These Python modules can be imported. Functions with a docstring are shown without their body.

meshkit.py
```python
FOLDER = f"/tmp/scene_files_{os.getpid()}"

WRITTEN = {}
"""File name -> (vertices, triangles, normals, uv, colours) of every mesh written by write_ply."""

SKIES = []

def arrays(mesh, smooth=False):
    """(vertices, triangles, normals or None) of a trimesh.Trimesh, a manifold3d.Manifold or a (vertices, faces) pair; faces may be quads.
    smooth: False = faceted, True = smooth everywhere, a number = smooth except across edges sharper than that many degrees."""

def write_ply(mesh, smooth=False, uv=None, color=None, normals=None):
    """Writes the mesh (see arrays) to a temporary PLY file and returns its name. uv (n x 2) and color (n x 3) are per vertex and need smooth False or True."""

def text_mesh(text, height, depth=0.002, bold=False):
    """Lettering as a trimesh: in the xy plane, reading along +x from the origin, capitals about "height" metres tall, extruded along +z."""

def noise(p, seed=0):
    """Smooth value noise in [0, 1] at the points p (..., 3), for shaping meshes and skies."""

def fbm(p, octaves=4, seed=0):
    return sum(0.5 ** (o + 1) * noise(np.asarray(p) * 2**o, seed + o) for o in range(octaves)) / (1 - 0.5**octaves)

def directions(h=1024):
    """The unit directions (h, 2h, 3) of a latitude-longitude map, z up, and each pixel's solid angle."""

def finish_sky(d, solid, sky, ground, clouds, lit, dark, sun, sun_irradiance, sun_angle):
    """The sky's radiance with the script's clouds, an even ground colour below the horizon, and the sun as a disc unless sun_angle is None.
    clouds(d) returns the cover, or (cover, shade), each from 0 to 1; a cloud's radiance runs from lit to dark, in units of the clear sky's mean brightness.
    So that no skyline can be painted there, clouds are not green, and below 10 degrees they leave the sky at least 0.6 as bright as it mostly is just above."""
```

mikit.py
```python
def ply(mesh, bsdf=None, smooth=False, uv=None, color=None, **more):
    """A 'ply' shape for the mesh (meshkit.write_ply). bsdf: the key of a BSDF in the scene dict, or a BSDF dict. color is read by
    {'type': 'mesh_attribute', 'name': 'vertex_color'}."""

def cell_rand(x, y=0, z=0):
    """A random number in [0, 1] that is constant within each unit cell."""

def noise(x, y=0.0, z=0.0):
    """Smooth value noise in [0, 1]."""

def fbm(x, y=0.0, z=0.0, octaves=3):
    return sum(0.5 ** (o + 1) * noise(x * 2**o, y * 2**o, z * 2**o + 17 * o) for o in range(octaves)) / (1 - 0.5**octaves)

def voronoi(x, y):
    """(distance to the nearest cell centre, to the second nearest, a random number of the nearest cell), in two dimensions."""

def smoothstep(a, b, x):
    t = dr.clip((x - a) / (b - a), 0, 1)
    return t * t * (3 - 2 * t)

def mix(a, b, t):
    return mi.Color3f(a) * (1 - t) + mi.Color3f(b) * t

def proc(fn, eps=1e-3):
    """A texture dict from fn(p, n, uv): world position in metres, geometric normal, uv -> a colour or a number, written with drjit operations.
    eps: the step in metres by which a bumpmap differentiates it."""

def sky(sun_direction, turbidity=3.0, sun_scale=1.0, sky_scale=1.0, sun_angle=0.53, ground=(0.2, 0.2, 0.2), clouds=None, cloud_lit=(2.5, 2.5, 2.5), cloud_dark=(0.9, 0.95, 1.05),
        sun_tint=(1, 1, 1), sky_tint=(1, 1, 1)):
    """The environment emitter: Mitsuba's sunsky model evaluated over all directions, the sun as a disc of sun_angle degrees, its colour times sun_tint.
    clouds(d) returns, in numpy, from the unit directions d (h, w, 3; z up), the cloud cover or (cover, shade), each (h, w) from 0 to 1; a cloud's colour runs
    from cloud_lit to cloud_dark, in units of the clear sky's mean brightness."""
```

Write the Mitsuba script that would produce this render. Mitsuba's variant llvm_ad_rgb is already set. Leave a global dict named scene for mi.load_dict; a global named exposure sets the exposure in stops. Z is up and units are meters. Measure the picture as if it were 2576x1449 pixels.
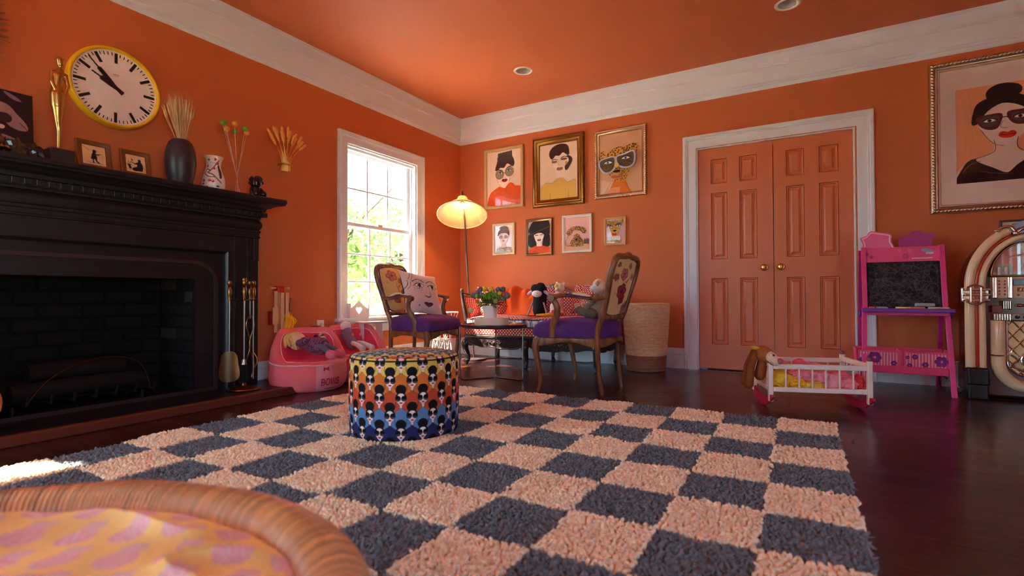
import math, random
import numpy as np, trimesh, mitsuba as mi, drjit as dr
import mikit, meshkit
import manifold3d as m3
from shapely.geometry import Polygon, LineString, Point, box as sbox
from shapely.ops import unary_union
from shapely import affinity
from mikit import proc, noise, fbm, smoothstep, voronoi, cell_rand

T = mi.ScalarTransform4f
scene, labels = {}, {}
rnd = random.Random(7)
rng = np.random.default_rng(7)

# ------------------------------------------------------------------ camera, sky, exposure
CAM, YAW, PITCH, ROLL, FPX = np.array([3.596, -4.8893, 0.6741]), -0.5343, 0.0144, -0.0029, 1299.25
fwd = np.array([math.cos(PITCH) * math.sin(YAW), math.cos(PITCH) * math.cos(YAW), math.sin(PITCH)])
rgt = np.array([math.cos(YAW), -math.sin(YAW), 0])
upv = np.cross(rgt, fwd)
upv = -math.sin(ROLL) * rgt + math.cos(ROLL) * upv
scene['camera'] = {'type': 'thinlens', 'fov_axis': 'x', 'fov': 2 * math.degrees(math.atan(1288 / FPX)),
                   'aperture_radius': 0.004, 'focus_distance': 3.9, 'near_clip': 0.02, 'far_clip': 200.0,
                   'to_world': T().look_at(origin=CAM.tolist(), target=(CAM + fwd).tolist(), up=upv.tolist())}
SUN = (-0.77, -0.64, 1.20)
scene["sky"] = mikit.sky(SUN, turbidity=4.0, sun_scale=1.3, sky_scale=1.0, sun_angle=1.2, sun_tint=(0.94, 1.0, 1.04), ground=(0.25, 0.27, 0.2), sky_tint=(0.79, 1.02, 1.09))
exposure = 5.38

# ------------------------------------------------------------------ materials
def lin(c):
    if isinstance(c, str):
        c = [int(c[i:i + 2], 16) for i in (0, 2, 4)]
    c = np.asarray(c, float) / 255.0
    return np.where(c <= 0.04045, c / 12.92, ((c + 0.055) / 1.055) ** 2.4)

def mix(a, b, t):
    a, b = (mi.Color3f(*map(float, v)) if isinstance(v, np.ndarray) else v for v in (a, b))
    return a * (1 - t) + b * t

VC = {'type': 'mesh_attribute', 'name': 'vertex_color'}
def bsdf(key, rough=0.6, spec=0.4, metal=0.0, base=None, bump=None, **more):
    b = {'type': 'principled', 'base_color': base if base is not None else dict(VC), 'roughness': rough, 'specular': spec, 'metallic': metal, **more}
    if bump:
        b = {'type': 'bumpmap', 'arbitrary': proc(bump[0], bump[2] if len(bump) > 2 else 1e-3), 'scale': bump[1], 'bsdf': b}
    scene[key] = {'type': 'twosided', 'bsdf': b}

bsdf('matte', 0.85, 0.2)
bsdf('paint', 0.55, 0.35)
bsdf('satin', 0.38, 0.45)
bsdf('gloss', 0.14, 0.5)
bsdf('cloth', 0.95, 0.1, sheen=0.4)
bsdf('metal', 0.28, 0.5, 1.0)
bsdf('chrome', 0.1, 0.5, 1.0)
bsdf('leaf', 0.6, 0.3)
scene['rattan_shade'] = {'type': 'principledthin', 'base_color': dict(VC), 'roughness': 0.7, 'diff_trans': 0.7, 'spec_trans': 0.0}
BULB = 5.5
scene['glass_pane'] = {'type': 'thindielectric', 'int_ior': 1.5}
scene['clear_glass'] = {'type': 'thindielectric', 'int_ior': 1.3}

def wall_fn(p, n, uv):
    f = 0.94 + 0.12 * fbm(p.x * 1.3 + 3, p.y * 1.3, p.z * 1.3, 2)
    return mi.Color3f(lin((201, 108, 62)).tolist()) * f
bsdf('wall_paint', 0.62, 0.3, base=proc(wall_fn))

def floor_fn(p, n, uv):
    row = dr.floor((p.y + 20) / 0.11)
    g = fbm(p.x * 1.6 + row * 3.7, p.y * 70, 0, 3)
    g2 = noise(p.x * 14 + row * 9, p.y * 190)
    t = 0.55 * g + 0.25 * g2 + 0.25 * cell_rand(row, dr.floor(p.x * 0.7 + cell_rand(row) * 4))
    return mix(lin((26, 12, 9)), lin((66, 34, 24)), dr.clip(t, 0, 1))
bsdf('floor_wood', 0.22, 0.5, base=proc(floor_fn))

def wood_fn(p, n, uv):
    g = fbm(p.x * 34 + p.y * 26, p.y * 40 - p.x * 12, p.z * 8, 3)
    return mix(lin((96, 56, 32)), lin((144, 92, 54)), smoothstep(0.2, 0.8, g))
bsdf('walnut', 0.34, 0.5, base=proc(wood_fn))

def dots_fn(p, n, uv):
    up = dr.abs(n.z) > 0.7
    side = dr.abs(n.x) > 0.75
    a = dr.select(side, p.y, p.x) * 31.0
    b = dr.select(up, p.y, p.z) * 31.0
    u, v = a + b, a - b
    du, dv = u - dr.floor(u) - 0.5, v - dr.floor(v) - 0.5
    d = dr.maximum(dr.abs(du), dr.abs(dv))
    w = 1 - smoothstep(0.22, 0.30, d)
    return mix(lin((158, 42, 36)), lin((233, 205, 188)), w)
bsdf('dotted_fabric', 0.95, 0.1, base=proc(dots_fn), sheen=0.3)

def ticking_fn(p, n, uv):
    up = dr.abs(n.z) > 0.75
    a = p.x + p.y * 0.6
    s = noise(a * 95, p.z * 6)
    s2 = noise(a * 33 + 7, p.z * 4)
    c = mix(lin((226, 216, 205)), lin((120, 140, 160)), smoothstep(0.52, 0.7, s))
    c = mix(c, lin((190, 110, 95)), smoothstep(0.68, 0.85, s2) * 0.7)
    return c
bsdf('ticking_fabric', 0.95, 0.1, base=proc(ticking_fn))

def velvet_fn(p, n, uv):
    return mix(lin((70, 36, 92)), lin((100, 58, 122)), fbm(p.x * 14, p.y * 14, p.z * 14, 3))
bsdf('purple_velvet', 0.8, 0.2, base=proc(velvet_fn), sheen=0.6, sheen_tint=0.8)

# ------------------------------------------------------------------ scene helpers
def numbered(k):
    used = lambda q: q in scene or q in labels
    if not used(k) and k not in _things:
        return k
    i = 1
    while used(f'{k}_{i:03d}') or f'{k}_{i:03d}' in _things:
        i += 1
    return f'{k}_{i:03d}'
_things = set()

def thing(name, label, cat, group=None):
    k = numbered(name)
    _things.add(k)
    labels[k] = {'label': label, 'category': cat}
    if group:
        labels[k]['group'] = group
    return k

def tm(v, f):
    return trimesh.Trimesh(np.asarray(v, float), np.asarray(f, int), process=False)

def M(*ms):
    l = []
    for m in ms:
        l.extend(m if isinstance(m, (list, tuple)) else [m])
    return trimesh.util.concatenate([tm(x.vertices, x.faces) for x in l])

def add(key, mesh, col=(200, 200, 200), mat='paint', smooth=35, label=None, cat=None, group=None, kind=None, tw=None):
    """One entry of the scene: mesh with vertex colours (one colour, an array, or fn(vertices)), under the first free number of key."""
    k = numbered(key)
    mesh = tm(*(lambda m: (m.vertices, m.faces))(mesh))
    vc = mat in ('matte', 'paint', 'satin', 'gloss', 'cloth', 'metal', 'chrome', 'leaf', 'rattan_shade')
    arr = None
    if vc and isinstance(col, np.ndarray) and col.ndim == 2:
        arr = col
    elif vc and callable(col):
        arr = col(np.array(mesh.vertices))
    if smooth not in (True, False) and arr is None:
        mesh = trimesh.graph.smooth_shade(mesh, angle=math.radians(smooth), facet_minarea=None)
        smooth = True
    elif smooth not in (True, False):
        smooth = True
    if vc:
        c = arr if arr is not None else np.tile(lin(col), (len(mesh.vertices), 1))
        scene[k] = mikit.ply(mesh, mat, smooth, color=c)
    else:
        scene[k] = mikit.ply(mesh, mat, smooth, color=np.full((len(mesh.vertices), 3), 0.5))
    if tw is not None:
        scene[k]['to_world'] = tw
    d = {}
    for a, b in (('label', label), ('category', cat), ('group', group), ('kind', kind)):
        if b:
            d[a] = b
    if d:
        labels[k] = d
    return k

def part(parent, name, mesh, col=(200, 200, 200), mat='paint', smooth=35, **kw):
    return add(parent + '__' + name, mesh, col, mat, smooth, **kw)

def struct(name, mesh, col=(220, 212, 205), mat='paint', smooth=35, label=None):
    return add(name, mesh, col, mat, smooth, kind='structure', label=label)

def cc(pairs):
    """Several (mesh, colour) joined into one mesh with a colour per vertex."""
    ms = [tm(m.vertices, m.faces) for m, _ in pairs]
    cs = [c if isinstance(c, np.ndarray) and c.ndim == 2 else np.tile(lin(c), (len(m.vertices), 1)) for m, (_, c) in zip(ms, pairs)]
    return trimesh.util.concatenate(ms), np.vstack(cs)

def split(m, ang=35):
    return trimesh.graph.smooth_shade(tm(m.vertices, m.faces), angle=math.radians(ang), facet_minarea=None)

# ------------------------------------------------------------------ shape helpers
def rotm(axis, deg):
    return trimesh.transformations.rotation_matrix(math.radians(deg), axis)
def xf(m, t=(0, 0, 0), rz=0, rx=0, ry=0, s=1.0, mat=None):
    m = tm(m.vertices.copy(), m.faces.copy())
    s = np.broadcast_to(s, 3)
    A = np.diag([*s, 1.0])
    for a, ax in ((rx, [1, 0, 0]), (ry, [0, 1, 0]), (rz, [0, 0, 1])):
        if a:
            A = rotm(ax, a) @ A
    if mat is not None:
        A = mat @ A
    A = trimesh.transformations.translation_matrix(t) @ A
    m.apply_transform(A)
    return m

def hull(pts):
    return trimesh.Trimesh(np.asarray(pts, float), process=False).convex_hull

def cb(x0, x1, y0, y1, z0, z1, b=0.003):
    """A box with chamfered edges."""
    b = min(b, (x1 - x0) * 0.45, (y1 - y0) * 0.45, (z1 - z0) * 0.45)
    p = []
    for x, sx in ((x0, 1), (x1, -1)):
        for y, sy in ((y0, 1), (y1, -1)):
            for z, sz in ((z0, 1), (z1, -1)):
                p += [(x, y + sy * b, z + sz * b), (x + sx * b, y, z + sz * b), (x + sx * b, y + sy * b, z)]
    return hull(p)

_ico = trimesh.creation.icosphere(2)
def rb(x0, x1, y0, y1, z0, z1, r=0.02):
    """A box with round edges."""
    r = min(r, (x1 - x0) * 0.49, (y1 - y0) * 0.49, (z1 - z0) * 0.49)
    c = np.array([(x, y, z) for x in (x0 + r, x1 - r) for y in (y0 + r, y1 - r) for z in (z0 + r, z1 - r)])
    return hull((c[:, None] + _ico.vertices[None] * r).reshape(-1, 3))

def ell(c, r, sub=3, rz=0, rx=0, ry=0):
    return xf(trimesh.creation.icosphere(sub), c, rz, rx, ry, np.broadcast_to(r, 3))

def spline(pts, n=24, closed=False):
    from scipy.interpolate import CubicSpline
    p = np.asarray(pts, float)
    if closed:
        p = np.vstack([p, p[:1]])
    d = np.r_[0, np.cumsum(np.maximum(np.linalg.norm(np.diff(p[:, :3] if p.shape[1] >= 3 else p, axis=0), axis=1), 1e-6))]
    cs = CubicSpline(d, p, bc_type='periodic' if closed else 'natural')
    t = np.linspace(0, d[-1], n + 1 if closed else n)
    return cs(t[:-1] if closed else t)

def tube(pts, r, n=8, closed=False, flat=None):
    """A round bar along a polyline; r is a number or one per point; flat=(a, b) squashes the section."""
    p = np.asarray(pts, float)
    k = len(p)
    r = np.broadcast_to(np.asarray(r, float), (k,))
    t = np.gradient(p, axis=0) if not closed else np.roll(p, -1, 0) - np.roll(p, 1, 0)
    t /= np.linalg.norm(t, axis=1, keepdims=True) + 1e-12
    a = np.zeros_like(p)
    ref = np.array([0, 0, 1.0]) if abs(t[0, 2]) < 0.9 else np.array([1.0, 0, 0])
    a[0] = np.cross(t[0], ref)
    a[0] /= np.linalg.norm(a[0])
    for i in range(1, k):
        v = a[i - 1] - t[i] * (a[i - 1] @ t[i])
        a[i] = v / (np.linalg.norm(v) + 1e-12)
    b = np.cross(t, a)
    ang = np.arange(n) * 2 * np.pi / n
    fa, fb = flat or (1, 1)
    v = (p[:, None] + r[:, None, None] * (fa * np.cos(ang)[None, :, None] * a[:, None] + fb * np.sin(ang)[None, :, None] * b[:, None])).reshape(-1, 3)
    f = []
    for i in range(k if closed else k - 1):
        j = (i + 1) % k
        for q in range(n):
            q2 = (q + 1) % n
            f += [(i * n + q, i * n + q2, j * n + q2), (i * n + q, j * n + q2, j * n + q)]
    if not closed:
        v = np.vstack([v, p[0], p[-1]])
        c0, c1 = k * n, k * n + 1
        for q in range(n):
            q2 = (q + 1) % n
            f += [(c0, q2, q), (c1, (k - 1) * n + q, (k - 1) * n + q2)]
    return tm(v, f)

def lathe(prof, n=36, cap=True):
    """Profile [(r, z), ...] turned about z."""
    p = np.asarray(prof, float)
    ang = np.arange(n) * 2 * np.pi / n
    v = np.stack([p[:, None, 0] * np.cos(ang), p[:, None, 0] * np.sin(ang), np.broadcast_to(p[:, None, 1], (len(p), n))], -1).reshape(-1, 3)
    f = []
    for i in range(len(p) - 1):
        for q in range(n):
            q2 = (q + 1) % n
            f += [(i * n + q, i * n + q2, (i + 1) * n + q2), (i * n + q, (i + 1) * n + q2, (i + 1) * n + q)]
    return tm(v, f)

def grid_mesh(V):
    """Vertices (a, b, 3) as a sheet."""
    a, b = V.shape[:2]
    i, j = np.meshgrid(np.arange(a - 1), np.arange(b - 1), indexing='ij')
    q = np.stack([i * b + j, (i + 1) * b + j, (i + 1) * b + j + 1, i * b + j + 1], -1).reshape(-1, 4)
    return tm(V.reshape(-1, 3), np.vstack([q[:, [0, 1, 2]], q[:, [0, 2, 3]]]))

def ext(poly, h, z0=0.0):
    if isinstance(poly, (list, np.ndarray)):
        poly = Polygon(poly)
    ps = [g for g in getattr(poly, 'geoms', [poly]) if g.geom_type == 'Polygon' and g.area > 0]
    return M(*[xf(trimesh.creation.extrude_polygon(g, h, engine='earcut'), (0, 0, z0)) for g in ps])

def bev(poly, h, b=0.004, z0=0.0):
    """An extruded outline whose top edge is chamfered."""
    if isinstance(poly, (list, np.ndarray)):
        poly = Polygon(poly)
    inner = poly.buffer(-b)
    if inner.is_empty or inner.geom_type != 'Polygon' or len(inner.interiors) != len(poly.interiors):
        return ext(poly, h, z0)
    return M(ext(poly, h - b, z0), ext(poly.buffer(-b * 0.5), b * 0.6, z0 + h - b), ext(inner, b, z0 + h - b))

def yz(m, x=0.0, sx=1):
    """From drawing coordinates (u, v, height) to the left wall: u -> y, v -> z, height -> +x."""
    return tm(np.stack([x + sx * m.vertices[:, 2], m.vertices[:, 0], m.vertices[:, 1]], -1), m.faces)
def xz(m, y=0.0):
    """To the back wall as seen from the room: u -> x, v -> z, height -> -y."""
    return tm(np.stack([m.vertices[:, 0], y - m.vertices[:, 2], m.vertices[:, 1]], -1), m.faces)

def rect_frame(u0, u1, v0, v1, prof, closed=True):
    """A mitred frame: profile [(inset, height), ...] carried round a rectangle, in drawing coordinates."""
    P = []
    for ins, h in prof:
        P.append([(u0 + ins, v0 + ins, h), (u1 - ins, v0 + ins, h), (u1 - ins, v1 - ins, h), (u0 + ins, v1 - ins, h)])
    v = np.array(P, float).reshape(-1, 3)
    f = []
    k = len(prof)
    for i in range(k if closed else k - 1):
        j = (i + 1) % k
        for q in range(4):
            q2 = (q + 1) % 4
            f += [(i * 4 + q, i * 4 + q2, j * 4 + q2), (i * 4 + q, j * 4 + q2, j * 4 + q)]
    return tm(v, f)

def sweep(prof, a, b, out, ma=0.0, mb=0.0):
    """A moulding: profile [(projection, z), ...] from floor point a to b; out is the direction of projection; ma, mb lengthen each end per unit of projection (mitre)."""
    a, b, out = np.asarray(a, float), np.asarray(b, float), np.asarray(out, float)
    d = (b - a) / np.linalg.norm(b - a)
    P = np.asarray(prof, float)
    A = np.array([[*(a + out * p - d * p * ma), z] for p, z in P])
    B = np.array([[*(b + out * p + d * p * mb), z] for p, z in P])
    n = len(P)
    f = []
    for i in range(n):
        j = (i + 1) % n
        f += [(i, j, n + j), (i, n + j, n + i)]
    m = tm(np.vstack([A, B]), f)
    capm = trimesh.creation.triangulate_polygon(Polygon(P), engine='earcut') if len(P) > 2 else None
    if capm is not None:
        from scipy.spatial import cKDTree
        idx = cKDTree(P).query(capm[0])[1]
        m = M(m, tm(m.vertices, idx[capm[1]]), tm(m.vertices, idx[capm[1]][:, ::-1] + n))
    return m

def pillow(w, h, t, n=22, pinch=0.12):
    """A cushion in the u-v plane, thickness along the third axis."""
    s = np.sin(np.linspace(-1, 1, n) * np.pi / 2)
    U, V = np.meshgrid(s, s, indexing='ij')
    edge = (np.clip(1 - np.abs(U) ** 2.6, 0, 1) * np.clip(1 - np.abs(V) ** 2.6, 0, 1)) ** 0.55
    k = 1 - pinch * (1 - np.abs(U * V)) * (np.maximum(np.abs(U), np.abs(V)) ** 4)
    X, Y = U * w / 2 * k, V * h / 2 * k
    top, bot = np.stack([X, Y, edge * t / 2], -1), np.stack([X, Y, -edge * t / 2], -1)
    return M(grid_mesh(top), tm(grid_mesh(bot).vertices, grid_mesh(bot).faces[:, ::-1]))

def skel(bones, refine=0.012, it=12):
    """One continuous figure from bones (p0, r0, p1, r1), smoothed."""
    ms = []
    for p0, r0, p1, r1 in bones:
        s0, s1 = m3.Manifold.sphere(r0, 18).translate(list(map(float, p0))), m3.Manifold.sphere(r1, 18).translate(list(map(float, p1)))
        ms.append(m3.Manifold.batch_hull([s0, s1]))
    u = m3.Manifold.batch_boolean(ms, m3.OpType.Add).refine_to_length(refine)
    q = u.to_mesh()
    m = trimesh.Trimesh(q.vert_properties[:, :3], q.tri_verts, process=True)
    trimesh.smoothing.filter_taubin(m, iterations=it)
    return tm(m.vertices, m.faces)

# flat drawings -------------------------------------------------------------
def E(cx, cy, rx, ry=None, rot=0, n=28):
    a = np.linspace(0, 2 * np.pi, n, endpoint=False)
    return affinity.rotate(Polygon(np.stack([cx + rx * np.cos(a), cy + (ry or rx) * np.sin(a)], -1)), rot, origin=(cx, cy))
def S(*pts, n=60):
    return Polygon(spline(pts, n, True)).buffer(0)
def PG(*pts):
    return Polygon(pts).buffer(0)
def L(w, *pts, n=24, smooth=True):
    p = spline(pts, n) if smooth and len(pts) > 2 else np.asarray(pts)
    return LineString(p).buffer(w / 2, quad_segs=3)
def flat_art(w, h, items, clip=None, lift=0.00025):
    """A flat print w x h metres: items (shape in 0..1 across and 0..1 down in units of the WIDTH, colour), each a thin layer above the last."""
    vs, fs, cs, at = [], [], [], 0
    frame = clip if clip is not None else sbox(0, 0, 1, h / w)
    for k, (g, c) in enumerate(items):
        g = g.intersection(frame)
        for q in getattr(g, 'geoms', [g]):
            if q.geom_type != 'Polygon' or q.area < 1e-7:
                continue
            v, f = trimesh.creation.triangulate_polygon(q, engine='earcut')
            vs.append(np.stack([(v[:, 0] - 0.5) * w, h / 2 - v[:, 1] * w, np.full(len(v), lift * (k + 1))], -1))
            f = np.asarray(f)
            a = np.cross(vs[-1][f[:, 1]] - vs[-1][f[:, 0]], vs[-1][f[:, 2]] - vs[-1][f[:, 0]])[:, 2]
            f = np.where((a < 0)[:, None], f[:, ::-1], f)
            fs.append(f + at)
            cs.append(np.tile(lin(c), (len(v), 1)))
            at += len(v)
    return tm(np.vstack(vs), np.vstack(fs)), np.vstack(cs)
# ------------------------------------------------------------------ the room
RX, RY, RZ = 6.1, -7.2, 2.7164
RW = (-6.95, -4.7)
WHITE = (221, 223, 225)

# floor: a sub-floor with every board laid on it
struct('floor', cb(-0.2, RX + .2, RY - .2, 0.25, -0.12, -0.004, 0.001), (30, 16, 12), 'paint', label='dark stained hardwood strip floor')
fr = random.Random(3)
nrow = 0
for i in range(45):
    y1 = -0.11 * i
    y0 = y1 - 0.11
    x = -fr.uniform(0.0, 1.2)
    while x < RX:
        ln = fr.uniform(1.3, 2.3)
        xa, xb = max(x, 0.0), min(x + ln, RX)
        if xb - xa > 0.05:
            b, g = 0.0007, 0.0003
            v = [(xa + g, y0 + g, -0.004), (xb - g, y0 + g, -0.004), (xb - g, y1 - g, -0.004), (xa + g, y1 - g, -0.004),
                 (xa + g + b, y0 + g + b, 0), (xb - g - b, y0 + g + b, 0), (xb - g - b, y1 - g - b, 0), (xa + g + b, y1 - g - b, 0)]
            f = [(4, 5, 6), (4, 6, 7), (0, 1, 5), (0, 5, 4), (1, 2, 6), (1, 6, 5), (2, 3, 7), (2, 7, 6), (3, 0, 4), (3, 4, 7)]
            add('floor__board', tm(v, f), (0, 0, 0), 'floor_wood', False)
        x += ln
struct('floor_rear', cb(0, RX, RY, -4.95, -0.004, 0, 0.001), (0, 0, 0), 'floor_wood', label='hardwood floor towards the rear of the room')

W1 = dict(y0=-1.70, y1=-0.77, z0=0.47, z1=2.035)
W2 = dict(y0=-5.80, y1=-4.87, z0=0.47, z1=2.035)
wl = Polygon([(RY - .16, -0.1), (0.16, -0.1), (0.16, RZ + .1), (RY - .16, RZ + .1)])
for w in (W1, W2):
    wl = wl.difference(sbox(w['y0'], w['z0'], w['y1'], w['z1']))
wl = wl.difference(sbox(-4.19, 0.0, -3.01, .825))          # the fireplace opening
struct('wall_left', yz(ext(wl, 0.16, -0.16)), (0, 0, 0), 'wall_paint', False, label='orange painted wall with the fireplace and the window')
DX0, DX1, DZ = 2.656, 3.862, 2.0
wb = Polygon([(-0.16, -0.1), (RX + .16, -0.1), (RX + .16, RZ + .1), (-0.16, RZ + .1)]).difference(sbox(DX0, -0.2, DX1, DZ))
struct('wall_back', xz(ext(wb, 0.16, -0.16)), (0, 0, 0), 'wall_paint', False, label='orange painted wall with the double doors and the picture group')
struct('wall_closet', M(cb(DX0 - .3, DX1 + .3, 0.6, 0.65, -.1, 2.4), cb(DX0 - .3, DX0 - .25, 0.12, .65, -.1, 2.4), cb(DX1 + .25, DX1 + .3, .12, .65, -.1, 2.4), cb(DX0 - .3, DX1 + .3, .12, .65, 2.3, 2.4)), (60, 50, 45), 'paint')
wr_ = Polygon([(RY - .16, -0.1), (0.16, -0.1), (0.16, RZ + .1), (RY - .16, RZ + .1)]).difference(sbox(RW[0], .25, RW[1], 2.25))
struct('wall_right', yz(ext(wr_, 0.16, 0.0), RX), (0, 0, 0), 'wall_paint', False)
FW = [(0.3, 1.6)]
wf = Polygon([(-0.16, -0.1), (RX + .16, -0.1), (RX + .16, RZ + .1), (-0.16, RZ + .1)])
for a, b in FW:
    wf = wf.difference(sbox(a, 0.1, b, 2.2))
struct('wall_front', xz(ext(wf, 0.16, 0.0), RY), (0, 0, 0), 'wall_paint', False)

CL = [(1.312, -0.818), (3.436, -0.80)]
cp = sbox(-.16, RY - .16, RX + .16, .16)
for c in CL:
    cp = cp.difference(Point(*c).buffer(0.068, 24))
struct('ceiling', ext(cp, 0.12, RZ), (0, 0, 0), 'wall_paint', False, label='orange painted ceiling')
for i, c in enumerate(CL):
    k = thing('ceiling_light', 'round white recessed downlight in the ceiling, ' + ('above the picture group' if i == 0 else 'cut by the top edge above the double doors'), 'ceiling light', 'recessed downlights')
    part(k, 'trim_ring', xf(lathe([(.066, .0), (.066, -.004), (.074, -.007), (.084, -.004), (.088, 0.001), (.066, .001)], 40), (*c, RZ)), (222, 210, 196))
    part(k, 'cup', xf(lathe([(.067, -.001), (.066, .03), (.058, .07), (.048, .085), (.0, .086)], 40), (*c, RZ)), (205, 196, 184), 'satin')
    part(k, 'lamp_face', xf(lathe([(.045, .079), (.045, .072), (.03, .066), (.0, .064)], 32), (*c, RZ)), (205, 196, 186), 'satin')

# crown, baseboards (mitred at the corner)
crown = [(0, 2.43), (.010, 2.445), (.012, 2.458), (.020, 2.463), (.021, 2.480), (.027, 2.486), (.028, 2.50), (.033, 2.53), (.040, 2.57), (.043, 2.60), (.049, 2.603), (.050, 2.612),
         (.054, 2.615), (.056, 2.66), (.062, 2.69), (.066, 2.693), (.067, 2.7164), (0, 2.7164)]
struct('trim_1', sweep(crown, (0, RY), (0, 0), (1, 0), 0, -1), WHITE, label='white crown moulding along the left wall')
struct('trim_2', sweep(crown, (0, 0), (RX, 0), (0, -1), -1, 0), WHITE, label='white crown moulding along the back wall')
base = [(0, 0), (.018, 0), (.018, .115), (.015, .12), (.014, .125), (.018, .132), (.014, .150), (.008, .160), (.006, .182), (0, .186)]
struct('baseboard_left', M(sweep(base, (0, -2.62), (0, 0), (1, 0), 0, -1), sweep(base, (0, RY), (0, -4.735), (1, 0))), WHITE)
struct('baseboard_back', M(sweep(base, (0, 0), (2.545, 0), (0, -1), -1, 0), sweep(base, (3.984, 0), (RX, 0), (0, -1))), WHITE)

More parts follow.
